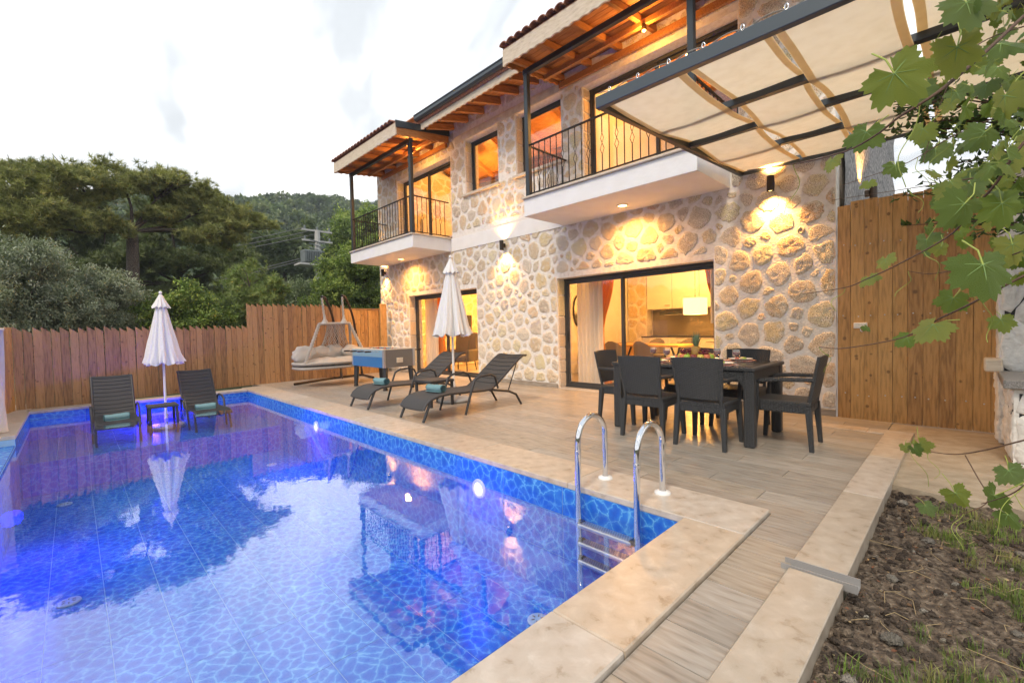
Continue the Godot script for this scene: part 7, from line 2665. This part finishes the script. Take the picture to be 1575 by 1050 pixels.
const LEAVES := [
	[Vector3(-0.081, 1.628, -1.108), 0.125],
	[Vector3(-0.235, 1.751, -1.769), 0.125],
	[Vector3(-0.396, 1.827, -2.221), 0.095],
	[Vector3(0.002, 1.887, -1.480), 0.125],
	[Vector3(-0.024, 1.814, -1.540), 0.125],
	[Vector3(-0.185, 1.741, -2.173), 0.095],
	[Vector3(-0.317, 1.798, -2.560), 0.075],
	[Vector3(-0.024, 1.463, -1.628), 0.125],
	[Vector3(0.026, 1.271, -1.260), 0.125],
	[Vector3(-0.091, 1.158, -1.890), 0.125],
	[Vector3(-0.051, 1.247, -2.514), 0.125],
	[Vector3(-0.187, 1.108, -2.403), 0.095],
	[Vector3(-0.237, 1.426, -2.366), 0.095],
	[Vector3(-0.297, 1.365, -2.455), 0.095],
	[Vector3(-0.130, 1.510, -2.678), 0.125],
	[Vector3(-0.130, 0.639, -2.595), 0.095],
	[Vector3(-0.200, 0.600, -2.724), 0.060],
	[Vector3(-0.137, 0.686, -2.300), 0.060],
	[Vector3(0.063, 0.519, -2.401), 0.125],
	[Vector3(-0.020, 0.367, -2.874), 0.125],
	[Vector3(-0.128, 0.263, -2.947), 0.095],
	[Vector3(0.131, 0.552, -2.670), 0.125],
	[Vector3(0.068, 1.479, -1.839), 0.125],
	[Vector3(0.102, 1.399, -2.163), 0.125],
	[Vector3(0.020, 1.767, -2.096), 0.125],
	[Vector3(0.067, 1.773, -1.850), 0.125],
	[Vector3(0.085, 1.942, -1.876), 0.125],
	[Vector3(0.066, 2.141, -2.569), 0.125],
	[Vector3(0.121, 0.454, -2.429), 0.095],
	[Vector3(-0.314, 1.160, -2.535), 0.046],
	[Vector3(-0.100, 1.890, -2.663), 0.125],
	[Vector3(-0.149, 1.975, -2.616), 0.125],
	[Vector3(0.018, 1.748, -2.776), 0.125],
	[Vector3(-0.066, 1.723, -2.553), 0.095],
	[Vector3(0.093, 1.691, -2.167), 0.125],
	[Vector3(0.092, 1.167, -2.431), 0.095],
	[Vector3(0.072, 1.537, -1.870), 0.060],
	[Vector3(0.226, 2.153, -2.298), 0.070],
	[Vector3(-0.029, 1.551, -1.685), 0.065],
	[Vector3(-0.092, 2.628, -4.245), 0.102],
	[Vector3(0.302, 1.515, -2.963), 0.101],
	[Vector3(0.120, 2.249, -3.098), 0.083],
	[Vector3(0.343, 2.005, -3.654), 0.098],
	[Vector3(0.235, 1.741, -3.461), 0.073],
	[Vector3(-0.018, 1.962, -2.405), 0.098],
	[Vector3(0.209, 2.026, -2.990), 0.072],
	[Vector3(-0.168, 2.126, -3.329), 0.085],
	[Vector3(0.106, 1.724, -2.895), 0.074],
	[Vector3(0.253, 1.860, -3.415), 0.073],
	[Vector3(0.120, 2.532, -3.219), 0.087],
	[Vector3(0.267, 1.441, -2.349), 0.072],
	[Vector3(0.473, 1.784, -4.462), 0.091],
	[Vector3(0.205, 2.841, -3.820), 0.104],
	[Vector3(0.230, 1.835, -3.206), 0.100],
	[Vector3(0.310, 1.993, -2.837), 0.066],
	[Vector3(0.271, 1.776, -2.453), 0.061],
	[Vector3(0.134, 1.384, -2.047), 0.083],
	[Vector3(-0.047, 1.781, -3.299), 0.100],
	[Vector3(0.314, 1.399, -3.708), 0.092],
	[Vector3(0.372, 2.903, -3.950), 0.099],
	[Vector3(0.131, 1.754, -3.694), 0.089],
	[Vector3(0.364, 3.063, -4.106), 0.078],
	[Vector3(0.115, 1.690, -3.892), 0.075],
	[Vector3(0.279, 1.999, -2.859), 0.092],
	[Vector3(0.087, 1.953, -3.128), 0.095],
	[Vector3(0.105, 3.556, -4.619), 0.097],
	[Vector3(0.202, 1.635, -3.211), 0.069],
	[Vector3(0.181, 2.937, -3.967), 0.074],
	[Vector3(0.018, 1.327, -1.632), 0.061],
	[Vector3(0.153, 2.030, -3.710), 0.069],
	[Vector3(-0.047, 1.580, -1.946), 0.079],
	[Vector3(0.493, 2.340, -4.398), 0.096],
	[Vector3(0.103, 2.376, -5.819), 0.102],
	[Vector3(0.044, 1.856, -3.782), 0.096],
	[Vector3(0.294, 1.510, -3.548), 0.088],
	[Vector3(0.137, 2.355, -4.674), 0.085],
	[Vector3(0.094, 2.452, -2.798), 0.068],
	[Vector3(0.255, 2.324, -4.491), 0.093],
	[Vector3(0.128, 1.885, -3.628), 0.074],
	[Vector3(0.031, 1.904, -4.145), 0.090],
	[Vector3(0.293, 1.576, -2.721), 0.084],
	[Vector3(0.205, 1.896, -2.870), 0.082],
	[Vector3(0.439, 1.434, -3.793), 0.092],
	[Vector3(0.063, 1.736, -1.831), 0.066],
	[Vector3(0.372, 2.174, -4.270), 0.082],
	[Vector3(0.125, 2.212, -2.500), 0.065],
	[Vector3(0.150, 1.878, -3.108), 0.078],
	[Vector3(0.439, 3.025, -5.840), 0.083],
	[Vector3(0.509, 3.003, -5.229), 0.097],
	[Vector3(0.183, 1.927, -2.654), 0.071],
	[Vector3(-0.052, 2.083, -3.193), 0.089],
	[Vector3(0.235, 1.804, -3.815), 0.098],
	[Vector3(0.282, 1.369, -2.404), 0.069],
	[Vector3(0.208, 2.047, -3.312), 0.063],
	[Vector3(0.516, 3.078, -4.739), 0.091],
	[Vector3(0.075, 2.483, -2.674), 0.067],
	[Vector3(0.278, 1.367, -2.956), 0.066],
	[Vector3(0.312, 2.491, -4.362), 0.073],
	[Vector3(0.361, 2.375, -4.480), 0.088],
	[Vector3(0.110, 1.643, -4.072), 0.083],
	[Vector3(0.270, 1.526, -2.937), 0.072],
	[Vector3(0.108, 2.256, -2.396), 0.062],
	[Vector3(-0.028, 1.681, -3.716), 0.094],
	[Vector3(0.363, 2.139, -3.605), 0.074],
	[Vector3(0.159, 2.069, -4.192), 0.070],
	[Vector3(0.093, 1.408, -2.611), 0.085],
	[Vector3(0.575, 2.370, -5.693), 0.080],
	[Vector3(0.142, 1.399, -2.257), 0.064],
	[Vector3(-0.108, 2.340, -2.670), 0.070],
	[Vector3(0.247, 1.815, -3.191), 0.101],
	[Vector3(0.060, 2.225, -2.729), 0.096],
	[Vector3(0.201, 2.145, -2.642), 0.066],
	[Vector3(0.265, 2.379, -4.311), 0.072],
	[Vector3(0.012, 1.628, -3.081), 0.072],
	[Vector3(0.183, 1.746, -2.809), 0.083],
	[Vector3(-0.179, 1.737, -3.808), 0.099],
	[Vector3(0.316, 1.607, -3.237), 0.084],
	[Vector3(0.138, 1.838, -2.183), 0.063],
	[Vector3(-0.113, 1.824, -3.451), 0.102],
	[Vector3(0.070, 2.439, -2.543), 0.066],
	[Vector3(0.410, 1.875, -4.117), 0.080],
	[Vector3(-0.123, 1.814, -3.289), 0.091],
	[Vector3(0.169, 1.924, -2.820), 0.089],
	[Vector3(0.069, 1.816, -3.425), 0.074],
	[Vector3(0.214, 2.353, -3.473), 0.085],
	[Vector3(0.041, 1.825, -3.060), 0.087],
	[Vector3(0.134, 1.540, -2.177), 0.063],
	[Vector3(0.440, 1.939, -5.141), 0.099],
	[Vector3(0.320, 2.000, -3.460), 0.078],
	[Vector3(0.034, 1.589, -1.791), 0.080],
	[Vector3(-0.042, 2.255, -2.642), 0.081],
	[Vector3(0.085, 1.728, -3.938), 0.097],
	[Vector3(-0.027, 1.710, -1.938), 0.077],
	[Vector3(-0.029, 2.095, -2.606), 0.103],
	[Vector3(0.072, 1.613, -5.208), 0.083],
	[Vector3(-0.012, 1.816, -2.850), 0.093],
	[Vector3(0.150, 2.934, -3.748), 0.095],
	[Vector3(0.086, 2.090, -2.052), 0.064],
	[Vector3(-0.076, 1.717, -2.255), 0.085],
	[Vector3(-0.029, 1.752, -2.485), 0.067],
	[Vector3(0.091, 1.615, -2.519), 0.075],
	[Vector3(0.153, 1.417, -2.806), 0.082],
	[Vector3(0.181, 1.951, -3.394), 0.074],
	[Vector3(-0.019, 1.845, -4.656), 0.105],
	[Vector3(0.137, 1.304, -1.898), 0.074],
	[Vector3(0.251, 2.047, -3.640), 0.075],
	[Vector3(0.011, 2.065, -3.030), 0.085],
	[Vector3(0.073, 1.679, -2.156), 0.071],
	[Vector3(-0.094, 2.256, -4.787), 0.103],
	[Vector3(0.469, 1.681, -4.980), 0.104],
	[Vector3(0.264, 1.605, -2.813), 0.087],
	[Vector3(0.165, 3.162, -4.271), 0.098],
	[Vector3(0.146, 2.357, -3.779), 0.078],
	[Vector3(0.060, 2.094, -2.893), 0.079],
	[Vector3(0.196, 2.411, -3.407), 0.076],
	[Vector3(0.429, 1.354, -3.667), 0.100],
	[Vector3(0.387, 2.078, -3.955), 0.096],
	[Vector3(0.216, 1.753, -2.206), 0.061],
	[Vector3(0.081, 1.586, -1.791), 0.068],
	[Vector3(0.143, 2.298, -3.252), 0.081],
	[Vector3(0.313, 3.129, -5.301), 0.084],
	[Vector3(0.324, 1.862, -3.677), 0.081],
	[Vector3(-0.029, 1.988, -2.789), 0.076],
	[Vector3(0.118, 1.594, -2.464), 0.063],
	[Vector3(-0.058, 2.368, -3.310), 0.069],
	[Vector3(0.293, 1.730, -3.941), 0.102],
	[Vector3(0.124, 1.696, -2.972), 0.090],
	[Vector3(0.045, 1.289, -1.766), 0.077],
	[Vector3(0.158, 2.291, -2.499), 0.073],
	[Vector3(0.241, 1.984, -2.170), 0.063],
	[Vector3(0.002, 2.450, -2.468), 0.067],
	[Vector3(-0.042, 2.405, -4.642), 0.099],
	[Vector3(0.282, 2.006, -2.653), 0.078],
	[Vector3(0.228, 2.145, -3.163), 0.086],
	[Vector3(0.167, 1.671, -2.964), 0.069],
	[Vector3(0.257, 2.083, -2.831), 0.095],
	[Vector3(0.284, 1.715, -2.748), 0.066],
	[Vector3(0.547, 2.200, -4.852), 0.072],
	[Vector3(0.115, 1.751, -1.854), 0.061],
	[Vector3(-0.000, 1.894, -1.491), 0.062],
	[Vector3(0.104, 1.854, -2.301), 0.069],
	[Vector3(0.194, 1.873, -2.874), 0.087],
	[Vector3(0.315, 2.144, -4.532), 0.096],
	[Vector3(0.205, 1.767, -2.646), 0.068],
	[Vector3(0.007, 2.238, -3.915), 0.070],
	[Vector3(0.443, 2.287, -4.209), 0.068],
	[Vector3(0.635, 2.181, -5.506), 0.086],
	[Vector3(0.299, 2.209, -3.982), 0.104],
	[Vector3(0.116, 1.667, -2.481), 0.084],
	[Vector3(0.101, 1.304, -1.960), 0.061],
	[Vector3(0.013, 1.420, -3.512), 0.093],
	[Vector3(0.053, 1.426, -3.262), 0.071],
	[Vector3(0.326, 2.656, -3.347), 0.062],
	[Vector3(-0.014, 1.442, -3.211), 0.094],
	[Vector3(0.059, 1.554, -1.483), 0.064],
	[Vector3(0.185, 1.818, -3.331), 0.066],
	[Vector3(0.030, 2.033, -3.765), 0.103],
	[Vector3(0.010, 3.390, -5.256), 0.098],
	[Vector3(0.101, 2.805, -3.839), 0.076],
	[Vector3(-0.013, 2.827, -3.408), 0.078],
	[Vector3(0.110, 2.115, -2.954), 0.069],
	[Vector3(0.299, 1.736, -3.357), 0.086],
	[Vector3(0.297, 1.997, -3.157), 0.078],
	[Vector3(0.114, 1.866, -3.497), 0.066],
	[Vector3(0.362, 1.428, -3.890), 0.071],
	[Vector3(0.299, 2.151, -3.772), 0.097],
	[Vector3(-0.050, 1.739, -3.046), 0.069],
	[Vector3(0.190, 1.649, -2.720), 0.068],
	[Vector3(0.092, 1.798, -2.352), 0.065],
	[Vector3(-0.135, 2.230, -3.758), 0.093],
	[Vector3(0.290, 3.773, -5.708), 0.097],
	[Vector3(0.583, 1.621, -5.308), 0.085],
	[Vector3(-0.043, 2.041, -2.815), 0.065],
	[Vector3(0.015, 1.378, -2.648), 0.071],
	[Vector3(0.135, 1.406, -3.856), 0.073],
	[Vector3(-0.012, 1.957, -1.728), 0.071],
	[Vector3(0.111, 1.815, -3.115), 0.076],
	[Vector3(0.014, 2.071, -2.550), 0.075],
	[Vector3(0.369, 2.576, -4.364), 0.090],
	[Vector3(0.154, 1.955, -1.697), 0.064],
	[Vector3(0.303, 1.778, -2.691), 0.067],
	[Vector3(0.054, 1.775, -2.340), 0.095],
	[Vector3(0.093, 2.094, -2.811), 0.069],
	[Vector3(0.089, 2.570, -4.858), 0.085],
	[Vector3(-0.092, 1.850, -1.815), 0.084],
	[Vector3(0.036, 2.284, -2.868), 0.084],
	[Vector3(0.770, 1.671, -6.526), 0.102],
	[Vector3(0.158, 1.578, -2.942), 0.074],
	[Vector3(0.076, 2.132, -1.901), 0.062],
	[Vector3(0.228, 1.558, -2.489), 0.064],
	[Vector3(0.238, 2.486, -3.974), 0.102],
	[Vector3(0.090, 2.902, -4.144), 0.083],
	[Vector3(0.308, 2.302, -3.093), 0.073],
	[Vector3(0.086, 2.248, -2.243), 0.078],
	[Vector3(0.284, 2.189, -2.495), 0.071],
	[Vector3(0.132, 2.120, -3.187), 0.090],
	[Vector3(0.249, 1.632, -2.238), 0.066],
	[Vector3(0.080, 1.437, -3.065), 0.087],
	[Vector3(0.063, 2.927, -4.359), 0.094],
	[Vector3(0.305, 3.035, -4.866), 0.072],
	[Vector3(0.016, 2.019, -4.281), 0.104],
	[Vector3(0.040, 3.096, -3.738), 0.075],
	[Vector3(0.206, 1.925, -4.423), 0.104],
	[Vector3(0.515, 2.559, -4.525), 0.076],
	[Vector3(-0.028, 2.592, -2.734), 0.081],
	[Vector3(0.042, 2.013, -2.617), 0.095],
	[Vector3(0.323, 2.398, -4.153), 0.091],
	[Vector3(-0.053, 1.913, -2.164), 0.064],
	[Vector3(0.096, 1.649, -2.655), 0.074],
	[Vector3(0.035, 1.790, -2.245), 0.080],
	[Vector3(0.203, 1.453, -3.319), 0.077],
	[Vector3(0.272, 2.571, -2.996), 0.082],
	[Vector3(0.014, 1.951, -1.709), 0.065],
	[Vector3(-0.059, 2.118, -3.425), 0.093],
	[Vector3(0.129, 1.455, -2.402), 0.070],
	[Vector3(-0.108, 2.629, -3.632), 0.083],
	[Vector3(0.144, 1.973, -3.875), 0.092],
	[Vector3(-0.069, 1.419, -2.068), 0.067],
	[Vector3(0.378, 2.259, -3.386), 0.089],
	[Vector3(0.241, 1.764, -5.761), 0.094],
	[Vector3(-0.015, 1.521, -2.822), 0.068],
	[Vector3(0.324, 2.700, -3.983), 0.086],
	[Vector3(0.091, 2.115, -4.371), 0.085],
	[Vector3(0.018, 2.800, -4.231), 0.103],
	[Vector3(-0.055, 1.485, -4.889), 0.097],
	[Vector3(0.243, 3.261, -4.347), 0.078],
	[Vector3(-0.018, 2.881, -3.312), 0.091],
	[Vector3(0.185, 1.509, -2.201), 0.078],
	[Vector3(0.328, 1.963, -3.009), 0.070],
	[Vector3(0.084, 2.325, -2.267), 0.071],
	[Vector3(0.313, 1.927, -2.861), 0.069],
	[Vector3(0.209, 2.622, -3.600), 0.081],
	[Vector3(0.017, 2.054, -1.914), 0.083],
	[Vector3(0.133, 1.778, -3.303), 0.062],
	[Vector3(0.030, 1.878, -1.825), 0.061],
	[Vector3(0.058, 2.027, -1.741), 0.075],
	[Vector3(-0.058, 1.802, -2.531), 0.079],
	[Vector3(0.096, 2.789, -3.652), 0.075],
	[Vector3(0.231, 1.650, -2.506), 0.062],
	[Vector3(0.117, 1.889, -2.587), 0.061],
	[Vector3(0.231, 2.025, -2.764), 0.078],
	[Vector3(0.118, 1.768, -1.953), 0.071],
	[Vector3(0.032, 1.860, -1.932), 0.076],
	[Vector3(-0.081, 1.649, -2.507), 0.097],
	[Vector3(0.130, 2.077, -2.602), 0.060],
	[Vector3(0.197, 1.945, -3.018), 0.091],
	[Vector3(0.157, 1.962, -2.258), 0.093],
	[Vector3(-0.077, 1.895, -1.859), 0.063],
	[Vector3(0.095, 2.588, -3.073), 0.085],
	[Vector3(0.159, 1.926, -2.644), 0.067],
	[Vector3(-0.105, 2.468, -3.465), 0.069],
	[Vector3(0.122, 1.649, -1.903), 0.071],
	[Vector3(0.162, 1.929, -2.290), 0.085],
	[Vector3(0.161, 1.411, -2.265), 0.060],
	[Vector3(0.203, 1.366, -2.721), 0.079],
	[Vector3(0.316, 2.490, -3.333), 0.074],
	[Vector3(0.353, 2.256, -4.393), 0.092],
	[Vector3(-0.074, 1.818, -4.113), 0.091],
]
